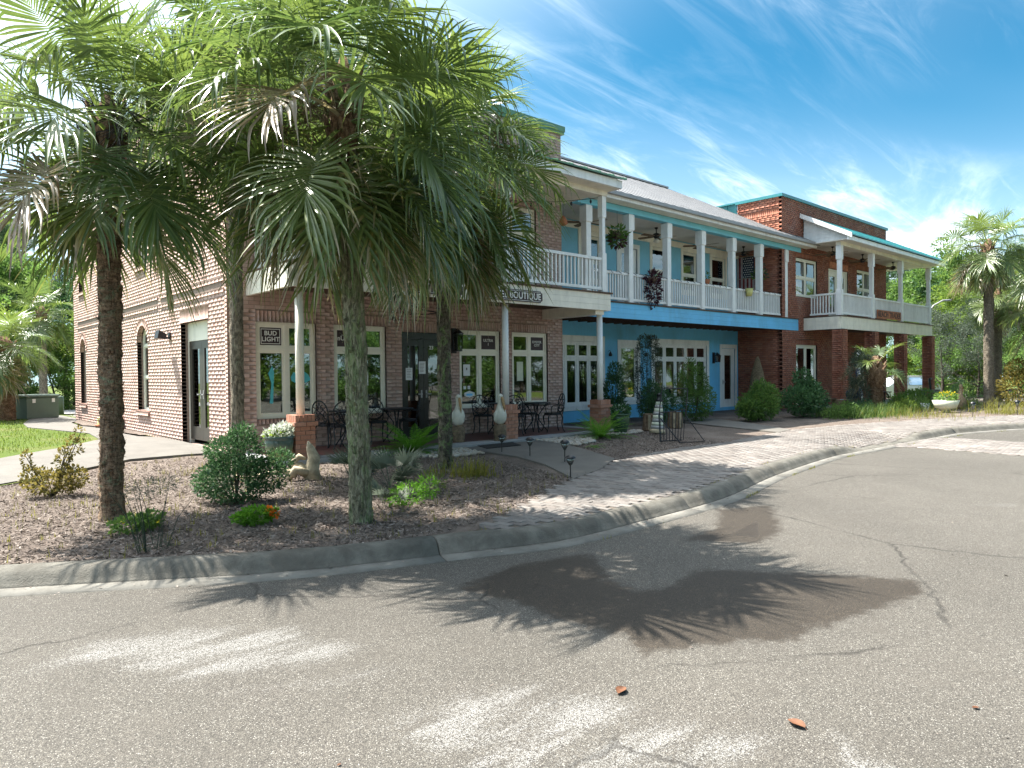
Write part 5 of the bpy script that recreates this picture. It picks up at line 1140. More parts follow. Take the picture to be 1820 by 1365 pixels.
# welcome board leaning on the pier
o = thing('welcome_board', 'narrow dark blue board reading WELCOME leaning by the brick pier', 'sign', (28.3, 11.15, .15)); o.rotation_euler = (radians(-6), radians(-7), 0)
MB().box(-.13, .13, -.02, .02, 0, 1.75).build('board', M['navy'], o, local=True)
for k, ch in enumerate('WELCOME'):
    me = text_mesh(ch, .26); me.materials.clear(); me.materials.append(M['signwhite']); l_ = place(me, 'lettering', o); l_.location = (0, -.027, 1.58-k*.235); l_.rotation_euler = (pi/2, 0, 0)
# furniture under the far porch
def spindle_chair(label, loc, rz):
    o = thing('spindle_chair', label, 'chair', loc, rz); MB().bevbox(-.22, .22, -.2, .22, .43, .47, .01).build('seat', M['black'], o, local=True); MB().bevbox(-.22, .22, -.23, -.20, .86, .95, .01).build('top_rail', M['black'], o, local=True)
    for k in range(5): MB().tube([(-.17+.085*k, -.18, .46), (-.19+.095*k, -.215, .87)], .012, 5).build('spindle', M['black'], o, local=True)
    for sx in (-1, 1):
        for sy in (-1, 1): MB().tube([(sx*.17, sy*.16, .44), (sx*.22, sy*.21, 0)], .018, 5).build('leg', M['black'], o, local=True)
spindle_chair('black spindle back chair on the far porch before the white car', (33.2, 12.2, .2), radians(150))
o = thing('garden_bench', 'black iron bench with ring pattern between the far brick piers', 'bench', (36.3, 11.35, .2)); MB().bevbox(-1.2, .9, -.2, .2, .44, .48, .01).build('seat', M['black'], o, local=True)
for k in range(5): MB().tube([(-.4+.24*k+.12*cos(a), -.21, .24+.18*sin(a)) for a in [2*pi*q/12 for q in range(13)]], .018, 5).build('ring', M['black'], o, local=True)
for sx in (-1.15, .85): MB().box(sx, sx+.06, -.18, .18, 0, .44).build('leg', M['black'], o, local=True)
MB().tube([(.2, 0, .48), (.2, .05, .85), (.25, .05, 1.0), (.5, .05, 1.0)], .05, 6).build('arm', M['black'], o, local=True)
o = thing('blue_jar', 'blue ceramic jar with an emblem left of the first red pier', 'jar', (26.5, 11.2, .55)); MB().lathe([(.0, 0), (.13, 0), (.2, .12), (.2, .28), (.12, .38), (.14, .42), (.0, .42)], 14).build('jar_body', M['navy'], o, True, local=True); MB().lathe([(0, .0), (.06, .0), (.06, .01), (0, .01)], 10).build('emblem', M['sky_blue'], o, local=True); o.children[-1].rotation_euler = (pi/2, 0, 0); o.children[-1].location = (-.05, -.21, .2)
MB().box(26.2, 26.8, 10.95, 11.45, .14, .55).build('plinth', M['wood'], o)
o = thing('planter_table', 'low dark slatted table of potted plants below the shop window', 'table', (25.9, 11.6, .15))
for k in range(4): MB().box(25.3, 26.3, 11.3+k*.13, 11.41+k*.13, .56, .60).build('slat', M['wood'], o)
for x in (25.34, 26.2):
    for y in (11.32, 11.75): MB().box(x, x+.06, y, y+.06, .15, .56).build('leg', M['wood'], o)
w = gv(1681, 733); o = pot('bowl_planter', 'pale bowl planter with yellow flowers near the far paving', tuple(w), [(.0, 0), (.15, 0), (.16, .12), (.33, .16), (.42, .42), (.38, .42), (.3, .3), (0, .3)], M['bowl'], cat='planter'); bowl = o
w = gv(1644, 729); pot('white_bucket', 'small white bucket in the far flower bed', tuple(w), [(0, 0), (.12, 0), (.15, .26), (.14, .26), (0, .22)], M['paper'], 12, 'bucket')
w = gv(1703, 727); o = thing('heron_statue', 'brown heron shaped ornament beside the dark cycad', 'statue', tuple(w)); MB().tube([(0, 0, .0), (0, 0, .1), (.1, 0, .35), (.22, 0, .5), (.3, 0, .75), (.3, .0, .9), (.4, 0, .92)], [.2, .26, .25, .1, .05, .06, .01], 9).build('body', M['straw'], o, True, local=True); MB().tube([(.3, 0, .9), (.5, 0, .8), (.52, 0, .55)], [.03, .03, .01], 6).build('bill', M['bill'], o, True, local=True)
# hanging baskets, yellow pot
def leafcloud(n, ell, size, seed, droop=0.0, shell=.55, aspect=.4, up=.3):
    rg = np.random.default_rng(seed); d = rg.normal(size=(n, 3)); d /= np.linalg.norm(d, axis=1)[:, None]; r = (shell+(1-shell)*rg.random(n))**.7
    P = d*r[:, None]*np.array(ell); return P, d
def leafgeo(P, D, size, rg, aspect=.42, curl=.25):
    n = len(P); a = D+rg.normal(size=(n, 3))*.55; a /= np.linalg.norm(a, axis=1)[:, None]
    b = np.cross(a, rg.normal(size=(n, 3))); b /= np.linalg.norm(b, axis=1)[:, None]+1e-9; c = np.cross(a, b)
    s = size*(.6+.8*rg.random(n))[:, None]
    V = np.stack([P, P+a*s*.5+b*s*aspect*.5-c*s*curl*.3, P+a*s, P+a*s*.5-b*s*aspect*.5-c*s*curl*.3], 1)
    return V
def leafmesh(name, V, mat, rg, tone=None):
    n = len(V); Q = np.arange(n*4).reshape(n, 4); t = rg.random(n) if tone is None else tone
    return np_mesh(name, V.reshape(-1, 3), Q, mat, tone=np.repeat(np.clip(t, 0, 1), 4))
SEED = [100]
def cloud(parent, name, blobs, n, size, mat, aspect=.42, shell=.45, up=.25, dens=None):
    """leaf-sized faces spread through several blobs (centre, radii) relative to the parent"""
    SEED[0] += 1; rg = np.random.default_rng(SEED[0]); VV = []; TT = []
    vol = np.array([b[1][0]*b[1][1]*b[1][2] for b in blobs])**(2/3); cnt = np.maximum(3, (n*vol/vol.sum()).astype(int))
    for (c, e), k in zip(blobs, cnt):
        P, d = leafcloud(k, e, size, int(rg.integers(1e9)), shell=shell); d[:, 2] += up
        VV.append(leafgeo(P+np.array(c), d, size, rg, aspect)); TT.append(np.clip(.45+rg.normal(size=k)*.22+rg.uniform(-.18, .18), 0, 1))
    return place(leafmesh(name, np.concatenate(VV), mat, rg, np.concatenate(TT)), name, parent)
def basket(label, loc, mats, n=260, r=.27, hang=.5, long=0.0):
    o = thing('hanging_basket', label, 'hanging plant', loc); MB().tube([(0, 0, hang), (0, 0, .06)], .006, 4).build('hanger', M['iron'], o, local=True); MB().lathe([(.02, -.12), (.12, -.08), (.17, .06), (.15, .06)], 12).build('basket_bowl', M['wood'], o, True, local=True)
    cloud(o, 'foliage', [((0, 0, .05), (r, r, r*.8)), ((0, 0, -.12-long*.5), (r*.85, r*.85, r*.8+long))], n, .12, M[mats[0]])
    if len(mats) > 1: cloud(o, 'trailing_leaves', [((0, 0, -.12-long), (r*.9, r*.9, r*.7+long))], n//2, .11, M[mats[1]])
basket('round hanging basket of green and plum leaves at the first blue bay', (15.75, 12.95, 5.55), ('leafmid', 'plum'), 300, .27, .7)
basket('trailing purple plant hooked on the white balcony rail', (17.3, 12.87, 4.42), ('plum', 'plum'), 320, .25, .3, .28)
basket('pale green staghorn fern hanging beside the wooden flag', (24.6, 13.4, 5.35), ('sage', 'fern'), 130, .3, .9)
o = pot('yellow_pot', 'square yellow pot on the blue balcony rail', (23.0, BF-.1, 4.30), [(.0, 0), (.12, 0), (.17, .27), (.15, .27), (0, .22)], M['yellow'], 4)
o = pot('terracotta_pot', 'small terracotta pot standing on the blue balcony rail', (20.55, BF+.03, 4.551), [(0, 0), (.07, 0), (.10, .16), (.085, .16), (0, .12)], M['terra'], 12); cloud(o, 'foliage', [((0, 0, .28), (.06, .06, .14))], 40, .07, M['leafmid'])
o = thing('hanging_ornament', 'small terracotta bell hanging at the coffee house balcony corner', 'ornament', (12.85, 12.3, 5.4)); MB().lathe([(.02, .2), (.09, .1), (.12, 0), (.05, -.05)], 10).build('bell', M['terra'], o, True, local=True); MB().tube([(0, 0, .18), (0, 0, .8)], .006, 4).build('cord', M['iron'], o, local=True)
# string lights
o = thing('string_lights', 'string of small dark bulbs slung under the coffee house eave', 'lights', (13.6, 11.7, 6.0)); pts = [(13.6-4*t, 11.72+1.6*t-.0, 6.06-.25*sin(pi*t)) for t in [k/16 for k in range(17)]]
MB().tube(pts, .008, 4).build('wire', M['black'], o)
for p in pts[1:-1:2]: MB().lathe([(.012, -.02), (.03, -.07), (.02, -.11), (0, -.13)], 8, p).build('bulb', M['black'], o, True)
o = thing('string_lights', 'thin dark light wire wound along the blue balcony rail', 'lights', (20, BF, 4.5)); pts = []
for a, b_ in zip(BPX[:-1], BPX[1:]):
    for k in range(16): t = k/16; pts.append((a+(b_-a)*t, BF-.03+.0*t+.05*cos(k*1.9)*.9, 4.53+.035*sin(k*1.9)))
MB().tube(pts, .008, 4).build('wire', M['black'], o)
# ------------------------------------------------------------------ left side: cabinet, bollard, hose
w = gv(60, 744); o = thing('utility_cabinet', 'green utility cabinet on the grass beyond the path', 'cabinet', tuple(w), radians(35))
MB().bevbox(-.62, .62, -.4, .4, 0, .72, .03).build('cabinet_body', M['plastgreen'], o, local=True); MB().bevbox(-.65, .65, -.43, .43, .72, .82, .04).build('lid', M['plastgreen'], o, local=True)
for x in (-.35, .4): MB().box(x-.06, x+.06, -.408, -.402, .55, .68).build('notice_plate', M['paper'], o, local=True)
w = gv(106, 738); o = thing('utility_post', 'short grey green service post near the pink wall', 'post', tuple(w)); MB().lathe([(.16, 0), (.16, .72), (.14, .78), (0, .8)], 12).build('post_body', M['plastgreen'], o, True, local=True)
hx, hy = 4.62, 23.0; o = thing('garden_hose', 'coiled yellow hose on a terracotta dish by the side wall', 'hose', (hx, hy-1.5, .32)); MB().lathe([(0, 0), (.3, 0), (.36, .06), (.33, .06), (0, .03)], 14).build('dish', M['terra'], o, local=True)
MB().tube([(.27*cos(k*.5), .27*sin(k*.5), .07+k*.004) for k in range(50)], .02, 5).build('coil', M['yellow'], o, True, local=True); MB().tube([(.2, .3, .05), (.15, .5, .5), (.1, .3, .62), (.2, -.1, .6), (.22, -.1, .05)], .015, 5).build('hose_arc', M['black'], o, True, local=True); MB().lathe([(0, .1), (.1, .1), (.13, .3), (.1, .3), (0, .25)], 10, (.15, -.15, 0)).build('small_pot', M['terra'], o, True, local=True)
# ------------------------------------------------------------------ white car beyond the far porch
def car(label, loc, rz):
    o = thing('parked_car', label, 'car', loc, rz); L_, Wd = 4.6, 1.8
    side = [(-2.3, .35), (-2.28, .75), (-2.15, .95), (-1.1, 1.05), (-.45, 1.55), (.2, 1.68), (1.5, 1.66), (2.0, 1.5), (2.22, 1.05), (2.3, .8), (2.3, .38)]
    n = len(side); vs = []
    for yy, k in ((-.9, 1), (.9, 1)):
        for x, z in side: vs.append((x, yy*(1 if z < 1.06 else .84), z))
    MB().add(vs, [tuple(range(n)), tuple(range(2*n-1, n-1, -1))]+[(i, n+i, n+(i+1) % n, (i+1) % n) for i in range(n)]).build('body', M['carwhite'], o, local=True)
    for s in (-1, 1):
        for q in ([(-.85, 1.12), (-.4, 1.5), (.15, 1.6), (.15, 1.12)], [(.22, 1.12), (.22, 1.6), (1.2, 1.59), (1.2, 1.12)], [(1.27, 1.12), (1.27, 1.59), (1.75, 1.52), (1.95, 1.15)]):
            y = s*.9; m = [(x, s*(.905-(z-1.05)/.6*.14), z) for x, z in q]; MB().add(m, [tuple(range(4))]).build('side_window', M['glass'], o, local=True); MB().add([(a, b*.985, c) for a, b, c in m], [tuple(range(4))]).build('window_seal', M['black'], o, local=True)
        MB().add([(2.05, s*.91, .95), (2.31, s*.75, .95), (2.27, s*.75, 1.12), (2.0, s*.91, 1.08)], [(0, 1, 2, 3)]).build('tail_lamp', M['redlamp'], o, local=True)
        for x in (-1.4, 1.45):
            wl_o = MB().tube([(x, s*.74, .34), (x, s*.93, .34)], .34, 18).build('wheel', M['rubber'], o, local=True); MB().tube([(x, s*.931, .34), (x, s*.938, .34)], .21, 14).build('rim', M['galv'], wl_o, local=True)
    MB().box(-.3, 1.5, -.6, -.55, 1.68, 1.72).build('roof_rail', M['galv'], o, local=True); MB().box(-.3, 1.5, .55, .6, 1.68, 1.72).build('roof_rail', M['galv'], o, local=True)
car('white estate car parked beyond the far porch', (49.8, 17.4, float(gh(50, 17))), radians(-42))
# street lamp arm behind the far porch
o = thing('street_lamp', 'grey street lamp with a curved arm at the far porch corner', 'street lamp', (39.3, 12.3, .1)); MB().tube([(0, 0, 0), (0, 0, 5.2)], [.09, .06], 10).build('pole', M['black'], o, True, local=True); MB().tube([(0, 0, 4.4), (.25, -.15, 4.75), (.7, -.42, 5.0), (1.1, -.65, 5.02)], [.04, .04, .04, .06], 8).build('arm', M['galv'], o, True, local=True)
# ------------------------------------------------------------------ palms
def palm_leaf_mesh(elev, seed, pet=.95, blade=.95, nseg=56, droop=1.0, wid=.024):
    """costapalmate fan leaf: stalk from the origin in the XZ plane, folded pleats that split and hang"""
    rg = np.random.default_rng(seed); V = []; Q = []; UV = []
    def strip(pts, widths, sides, rnd, t0=0.0, t1=1.0, fold=.35):
        base = len(V); n = len(pts)
        for i, p in enumerate(pts):
            t = t0+(t1-t0)*i/(n-1); tg = pts[min(i+1, n-1)]-pts[max(i-1, 0)]; tg /= np.linalg.norm(tg)+1e-9
            s = sides[i]; nn = np.cross(tg, s); w = widths[i]
            V.extend([p+s*w*.5, p-nn*w*fold, p-s*w*.5]); UV.extend([(rnd, t)]*3)
        for i in range(n-1):
            a = base+i*3; Q.extend([(a, a+1, a+4, a+3), (a+1, a+2, a+5, a+4)])
    down = np.array([0, 0, -1.])
    # stalk
    d = np.array([cos(elev), 0, sin(elev)]); p = np.zeros(3); P = [p.copy()]; n = 7
    for i in range(n):
        d = d+down*.05*droop*(1 if elev > -.6 else .3); d /= np.linalg.norm(d); p = p+d*pet/n; P.append(p.copy())
    side = np.array([0, 1., 0]); rnd = .6
    strip(P, [.055-.03*i/n for i in range(n+1)], [side]*(n+1), rnd, 0, .05, .5)
    # rib through the blade, arching down
    ribs = []; q = p.copy(); dd = d.copy()
    for i in range(9):
        ribs.append((q.copy(), dd.copy())); dd = dd+down*.085*droop; dd /= np.linalg.norm(dd); q = q+dd*blade*.62/8
    for k in range(nseg):
        u = (k+.5)/nseg*2-1; s_ = 1 if u > 0 else -1; a = abs(u)
        ri = (1-a)**1.25*7.99; i0 = int(ri); f = ri-i0
        r0 = ribs[i0][0]*(1-f)+ribs[min(i0+1, 8)][0]*f; rd_ = ribs[i0][1]*(1-f)+ribs[min(i0+1, 8)][1]*f
        nor = np.cross(rd_, side); nor /= np.linalg.norm(nor)
        if nor[2] < 0 and elev > -.9: nor = -nor
        phi = radians(14+a**1.1*118)*1.0
        dirn = rd_*cos(phi)+side*s_*sin(phi)*.92+nor*(-.10+.34*sin(phi))
        dirn /= np.linalg.norm(dirn); dirn = dirn+rg.normal(size=3)*.035; dirn /= np.linalg.norm(dirn)
        ln = blade*(1.0-.36*a**1.6)*(.88+.2*rg.random())*(.72 if a < .06 else 1); m = 9; pts = [r0.copy()]; sd = []; pp = r0.copy()
        brk = .50+.16*rg.random(); flop = rg.random() < .36; fl = rg.uniform(.22, .8)*droop
        for i in range(1, m):
            t = i/(m-1); g = .015*droop
            if t > brk: g = (fl if flop else .07*droop)*(1+t)
            dirn = dirn+down*g+rg.normal(size=3)*(.012+.05*(t > brk)); dirn /= np.linalg.norm(dirn); pp = pp+dirn*ln/(m-1); pts.append(pp.copy())
        sdir = np.cross(nor, dirn); sdir = np.cross(nor, pts[1]-pts[0]); sdir /= np.linalg.norm(sdir)+1e-9
        tw = rg.normal()*.5; ss = []
        for i in range(m):
            t = max(0, i/(m-1)-.45)*tw; ax = pts[min(i+1, m-1)]-pts[max(i-1, 0)]; ax /= np.linalg.norm(ax)+1e-9; s2 = sdir-ax*(sdir@ax); s2 /= np.linalg.norm(s2)+1e-9
            ss.append(s2*cos(t)+np.cross(ax, s2)*sin(t))
        wd = [wid*(.35+.9*sqrt(min(1, (i/(m-1))/.38))) if i/(m-1) < .5 else wid*1.25*(1-((i/(m-1)-.5)/.5)**1.4*.93) for i in range(m)]
        strip(pts, wd, ss, float(rg.random()), .05, 1.0, .22)
    return np_mesh('leaf', np.array(V), np.array(Q), M['palm'], uv=np.array(UV))
ELEVS = [78, 58, 40, 22, 5, -12, -30, -48, -66]
LEAFS = {}
for e in ELEVS:
    for k in range(3): LEAFS[(e, k)] = palm_leaf_mesh(radians(e), 500+e*3+k*7, pet=(.78 if e > -40 else .62)*(1, .85, 1.1)[k], blade=.84*(1, 1.08, .9)[k], droop=1.0 if e < 50 else .7)
def trunk_mesh(name, h, r, lean=(0, 0), seed=0, rough=.012, spikes=0, ring=.0, flare=.12, n=26, rows=90):
    rg = np.random.default_rng(seed); V = []; Q = []
    ph = rg.random(8)*6
    for i in range(rows+1):
        t = i/rows; z = h*t; rr = r*(1+flare*math.exp(-z/.18)-.06*t)*(1+ring*sin(z*2*pi/.085))
        cx_, cy_ = lean[0]*t**1.3, lean[1]*t**1.3
        for k in range(n):
            a = 2*pi*k/n; d = rr+rough*(rg.normal()*.55+sin(3*a+z*5+ph[0])*.4+sin(7*a-z*11+ph[1])*.35)
            V.append((cx_+d*cos(a), cy_+d*sin(a), z-.06))
    for i in range(rows):
        for k in range(n): Q.append((i*n+k, i*n+(k+1) % n, (i+1)*n+(k+1) % n, (i+1)*n+k))
    for s in range(spikes):
        a = rg.random()*2*pi; t = rg.random(); z = h*t; c = np.array([lean[0]*t**1.3+r*cos(a), lean[1]*t**1.3+r*sin(a), z-.06]); o = np.array([cos(a), sin(a), 0]); sd_ = np.array([-sin(a), cos(a), 0])
        l = rg.uniform(.015, .05); w = rg.uniform(.006, .02); tip = c+o*l+np.array([0, 0, rg.uniform(-.03, .05)]); b = len(V)
        V += [tuple(c-sd_*w), tuple(c+sd_*w), tuple(tip+sd_*w*.3), tuple(tip-sd_*w*.3)]; Q.append((b, b+1, b+2, b+3))
    return np.array(V), np.array(Q)
def palm(label, x, y, h, r, bark, nleaf, seed, z=None, lean=(0, 0), scale=1.0, spikes=0, ring=0, skirt=.35, boots=8, fruit=0, dead=.08, rough=.012, name='palm_tree', top=80, bot=-68, fmat='fruit', group='palm trees', flare=.12, tier=.30):
    rg = np.random.default_rng(seed); z = float(gh(x, y)) if z is None else z
    o = thing(name, label, 'palm tree', (x, y, z), 0, group)
    V, Q = trunk_mesh('trunk', h, r, lean, seed, rough, spikes, ring, flare); me = np_mesh('trunk', V, Q, bark, smooth=True); place(me, 'trunk', o)
    hd = np.array([lean[0], lean[1], h])
    for k in range(boots):   # old leaf bases crossing under the crown
        a = k*2.4; b = MB(); zz0 = -.75+.7*k/max(1, boots); rr = r*.95
        b.tube([(rr*cos(a), rr*sin(a), zz0), (rr*1.35*cos(a+.25), rr*1.35*sin(a+.25), zz0+.22), (rr*1.9*cos(a+.35), rr*1.9*sin(a+.35), zz0+.40)], [.055, .04, .02], 5)
        ob = b.build('leaf_base', M['boot'], o, True, local=True); ob.location = tuple(hd-np.array([0, 0, .06]))
    if boots: 
        b = MB(); b.lathe([(r*.92, -.85), (r*1.25, -.5), (r*1.3, -.2), (r*.9, .05), (r*.3, .25)], 14); ob = b.build('crown_shaft', M['boot'], o, True, local=True); ob.location = tuple(hd)
    for k in range(nleaf):
        t = (k+.5)/nleaf; e = top+(bot-top)*t**(.92) ; e += rg.normal()*5; yaw = k*2.39996+rg.normal()*.22
        el = min(ELEVS, key=lambda q: abs(q-e)); me = LEAFS[(el, int(rg.integers(3)))]
        ob = bpy.data.objects.new('leaf', me); link(ob, o, tuple(hd+np.array([.06*cos(yaw), .06*sin(yaw), -tier*t])*scale))
        sc = scale*rg.uniform(.80, 1.14)*(.8 if t < .08 else 1); ob.scale = (sc,)*3; ob.rotation_euler = (rg.normal()*.12, -radians(e-el)*.8, yaw)
        age = .10+.38*max(0, t-.45)/.55*skirt*2.2+rg.random()*.12
        if rg.random() < dead and t > .5: age = 1.0
        ob.color = (min(1, age), rg.random(), 0, 1)
    for k in range(fruit):
        b = MB(); a = rg.random()*2*pi; L_ = rg.uniform(.8, 1.2)*scale; el = rg.uniform(-.1, .5)
        main = [(L_*s_*cos(a)*cos(el), L_*s_*sin(a)*cos(el), L_*s_*sin(el)-.45*s_*s_) for s_ in (0, .25, .5, .75, 1)]; b.tube(main, [.018, .014, .012, .008, .004], 5)
        for j in range(34):
            s_ = rg.uniform(.25, 1); p = np.array(main[0])*(1-s_)+np.array(main[-1])*s_; q = np.array(main[min(4, int(s_*4))]); v = rg.normal(size=3)*.16*scale; v[2] -= .08
            b.tube([tuple(q), tuple(q+v*.6+np.array([0, 0, -.02])), tuple(q+v)], [.005, .004, .003], 3)
            for w in range(4): v2 = v+rg.normal(size=3)*.07; b.tube([tuple(q+v*.6), tuple(q+v2)], [.004, .004], 3)
        ob = b.build('fruit_stalk', M[fmat], o, local=True); ob.location = tuple(hd+np.array([0, 0, -.1]))
    return o
A_ = gv(200, 922); C_ = gv(642, 927); D_ = gv(792, 832); B_ = gv(424, 838)
palm('leftmost big palm with rough brown trunk rising from the mulch', A_[0], A_[1], 4.35, .112, M['trunkA'], 44, 1, lean=(.05, .08), spikes=1400, ring=.03, boots=12, fruit=2, fmat='fruitdark', dead=.02, rough=.014, flare=.22, bot=-60, tier=.4)
palm('slim grey palm behind the dark green bush', B_[0], B_[1], 6.3, .102, M['trunkB'], 40, 2, lean=(.02, .0), ring=.01, boots=8, fruit=1, dead=.1, rough=.008)
palm('nearest palm with straight mossy green trunk at the kerb bed', C_[0], C_[1], 4.5, .112, M['trunkC'], 62, 3, lean=(-.12, .02), ring=.008, spikes=700, boots=12, fruit=3, dead=.06, skirt=.4, rough=.009, bot=-72, tier=.7)
palm('palm with dark lichen spotted trunk beside the pelican statues', D_[0], D_[1], 5.3, .108, M['trunkD'], 66, 4, lean=(.02, .05), spikes=260, ring=.015, boots=10, fruit=4, dead=.07, skirt=.4, rough=.012, bot=-72, scale=1.2, tier=.75)
w = gv(8, 748); palm('stocky palm with criss cross trunk at the far left lawn', w[0], w[1], 2.5, .30, M['boot'], 30, 5, ring=.04, spikes=300, scale=.9, boots=10, dead=.25, skirt=.6, rough=.03)
palm('palm with upright fronds behind the stocky left palm', 5.6, 38.5, 4.6, .17, M['trunkB'], 26, 6, boots=6, dead=.05, scale=1.05)
w = gv(1757, 724); palm('tall palm with pale trunk right of the red building', w[0], w[1], 6.3, .17, M['trunkR'], 34, 7, ring=.02, boots=8, dead=.08, fruit=2, scale=1.05, rough=.016, skirt=.5)
palm('shorter palm half hidden behind the tall right palm', 37.8, 9.0, 4.9, .16, M['trunkR'], 30, 8, boots=6, dead=.1, scale=1.0)
palm('palm with brown hanging skirt at the right edge', 33.6, 6.3, 3.6, .17, M['trunkD'], 34, 9, boots=6, dead=.3, skirt=.7, scale=1.05)
palm('tall palm cut by the right edge of the view', 36.5, 7.0, 6.0, .17, M['trunkD'], 32, 10, boots=6, dead=.12, scale=1.05)
# small shaggy palm before the far porch
w = gp(1556, 733, .14); palm('small shaggy palm with yellow fan leaf before the far porch', w[0], w[1], 1.75, .22, M['boot'], 12, 12, scale=.72, spikes=500, boots=14, dead=.35, skirt=.7, rough=.04, top=70, bot=-40, ring=.05)
# ------------------------------------------------------------------ broadleaf trees and pines behind
def tree_parts(seed, h, rad, mat, nleaf, leaf=.16, pine=False, trunk_r=.16, low=.35):
    rg = np.random.default_rng(seed); b = MB(); tips = []
    def limb(p, d, l, r, depth):
        pts = [p.copy()]; q = p.copy()
        for i in range(4):
            d = d+rg.normal(size=3)*.13; d[2] += .03 if not pine else -.01; d /= np.linalg.norm(d); q = q+d*l/4; pts.append(q.copy())
        b.tube([tuple(x) for x in pts], [r*(1-.16*i) for i in range(5)], 6 if depth < 2 else 4)
        tips.append((pts[-1], l)); tips.append((pts[-2], l))
        if depth < 2:
            for k in range(3 if depth else 2):
                dd = d+rg.normal(size=3)*.6; dd /= np.linalg.norm(dd); limb(pts[int(rg.integers(2, 5))], dd, l*.62, r*.55, depth+1)
    top = np.array([rg.normal()*.2, rg.normal()*.2, h*.9]); tp_ = [np.array([0, 0, -.3])*(1-t)+top*t+np.array([sin(t*5)*.12, cos(t*4)*.1, 0]) for t in [k/8 for k in range(9)]]
    b.tube([tuple(p) for p in tp_], [trunk_r*(1-.8*k/8) for k in range(9)], 9)
    nl = 14 if not pine else 24
    for k in range(nl):
        t = low+(1-low)*(k+.5)/nl; i = min(7, int(t*8)); p = tp_[i]+(tp_[i+1]-tp_[i])*(t*8-i); a = k*2.4+rg.normal()*.3
        e = (.25+.7*t) if not pine else rg.uniform(-.1, .35); d = np.array([cos(a)*cos(e), sin(a)*cos(e), sin(e)]); prof = sqrt(max(.08, 1-((t-.62)/.55)**2)) if not pine else (1.05-.75*t)
        limb(p, d, rad*prof*rg.uniform(.55, .95), trunk_r*.38*(1.1-t), 0 if not pine else 1)
    per = max(4, nleaf//len(tips)); VV = []; TT = []
    for p, l in tips:
        e = np.array([.34, .34, .24])*(rad/2.2 if not pine else rad/2.4); k = int(per*rg.uniform(.6, 1.4)); P, d = leafcloud(k, e*rg.uniform(.8, 1.4), leaf, int(rg.integers(1e9)), shell=.2)
        if not pine: d[:, 2] += .2; VV.append(leafgeo(P+p, d, leaf, rg, .5))
        else: VV.append(leafgeo(P+p, d, leaf, rg, .07, 0))
        TT.append(np.clip(.42+rg.normal(size=k)*.18+rg.uniform(-.2, .2), 0, 1))
    return b, leafmesh('crown', np.concatenate(VV), mat, rg, np.concatenate(TT))
PROTO = {}
def tree(name, label, key, x, y, s=1.0, rz=0.0, group='trees behind the buildings', cat='tree', sz=None):
    z = float(gh(x, y))-.05
    o = thing(name, label, cat, (x, y, z), rz, group)
    tr, cr = PROTO[key]; a = place(tr, 'trunk', o); c = place(cr, 'crown', o); o.scale = (s, s, sz or s); return o
def proto(key, *a, **k):
    b, cr = tree_parts(*a, **k); me = bpy.data.meshes.new('trunk'); me.from_pydata(b.v, [], b.f); finish(me, M['bark'], True); PROTO[key] = (me, cr)
proto('oak', 21, 8, 3.6, M['leafmid'], 15000, .22, low=.2); proto('oak2', 22, 7, 3.2, M['leaflight'], 13000, .20, low=.15); proto('dark', 23, 8.5, 3.3, M['leafdark'], 13000, .22, low=.2)
proto('pine', 24, 13, 2.5, M['pine'], 16000, .30, pine=True, trunk_r=.2, low=.45); proto('pine2', 25, 12, 2.2, M['pine'], 12000, .30, pine=True, trunk_r=.18, low=.6)
proto('small', 26, 4.2, 2.3, M['leaflight'], 9000, .12, low=.25, trunk_r=.10); proto('grey', 27, 5.5, 2.8, M['sage'], 9000, .12, low=.3, trunk_r=.14); proto('bushy', 28, 3.2, 2.2, M['leafmid'], 8000, .14, low=.05, trunk_r=.08)
TL = [('pine_tree', 'tall thin crowned pine at the far left beyond the road', 'pine', 5.2, 48, .86), ('pine_tree', 'pine close to the pink wall edge beyond the road', 'pine2', 12.0, 50, .80), ('pine_tree', 'pine between the two others at the far left', 'pine2', 8.8, 52, .82), ('broadleaf_tree', 'rounded green tree beside the far left pine', 'oak', 4.5, 45, .78), ('broadleaf_tree', 'mid green tree behind the green cabinet', 'dark', 8.2, 46, .72), ('broadleaf_tree', 'pale green tree against the pink wall edge', 'oak2', 10.8, 44, .82), ('broadleaf_tree', 'low bushy tree behind the service post', 'bushy', 8.4, 40, .95), ('broadleaf_tree', 'low bushy tree behind the green cabinet', 'bushy', 6.4, 41, .85), ('broadleaf_tree', 'dark green tree behind the stocky left palm', 'oak', 2.5, 43, .72), ('broadleaf_tree', 'light green bush tree at the far left edge', 'small', 3.6, 40.5, .9), ('broadleaf_tree', 'light green young tree next to the pink wall', 'small', 9.8, 39.8, 1.0), ('broadleaf_tree', 'dense dark tree at the far end of the side path', 'dark', 13.6, 47, .85)]
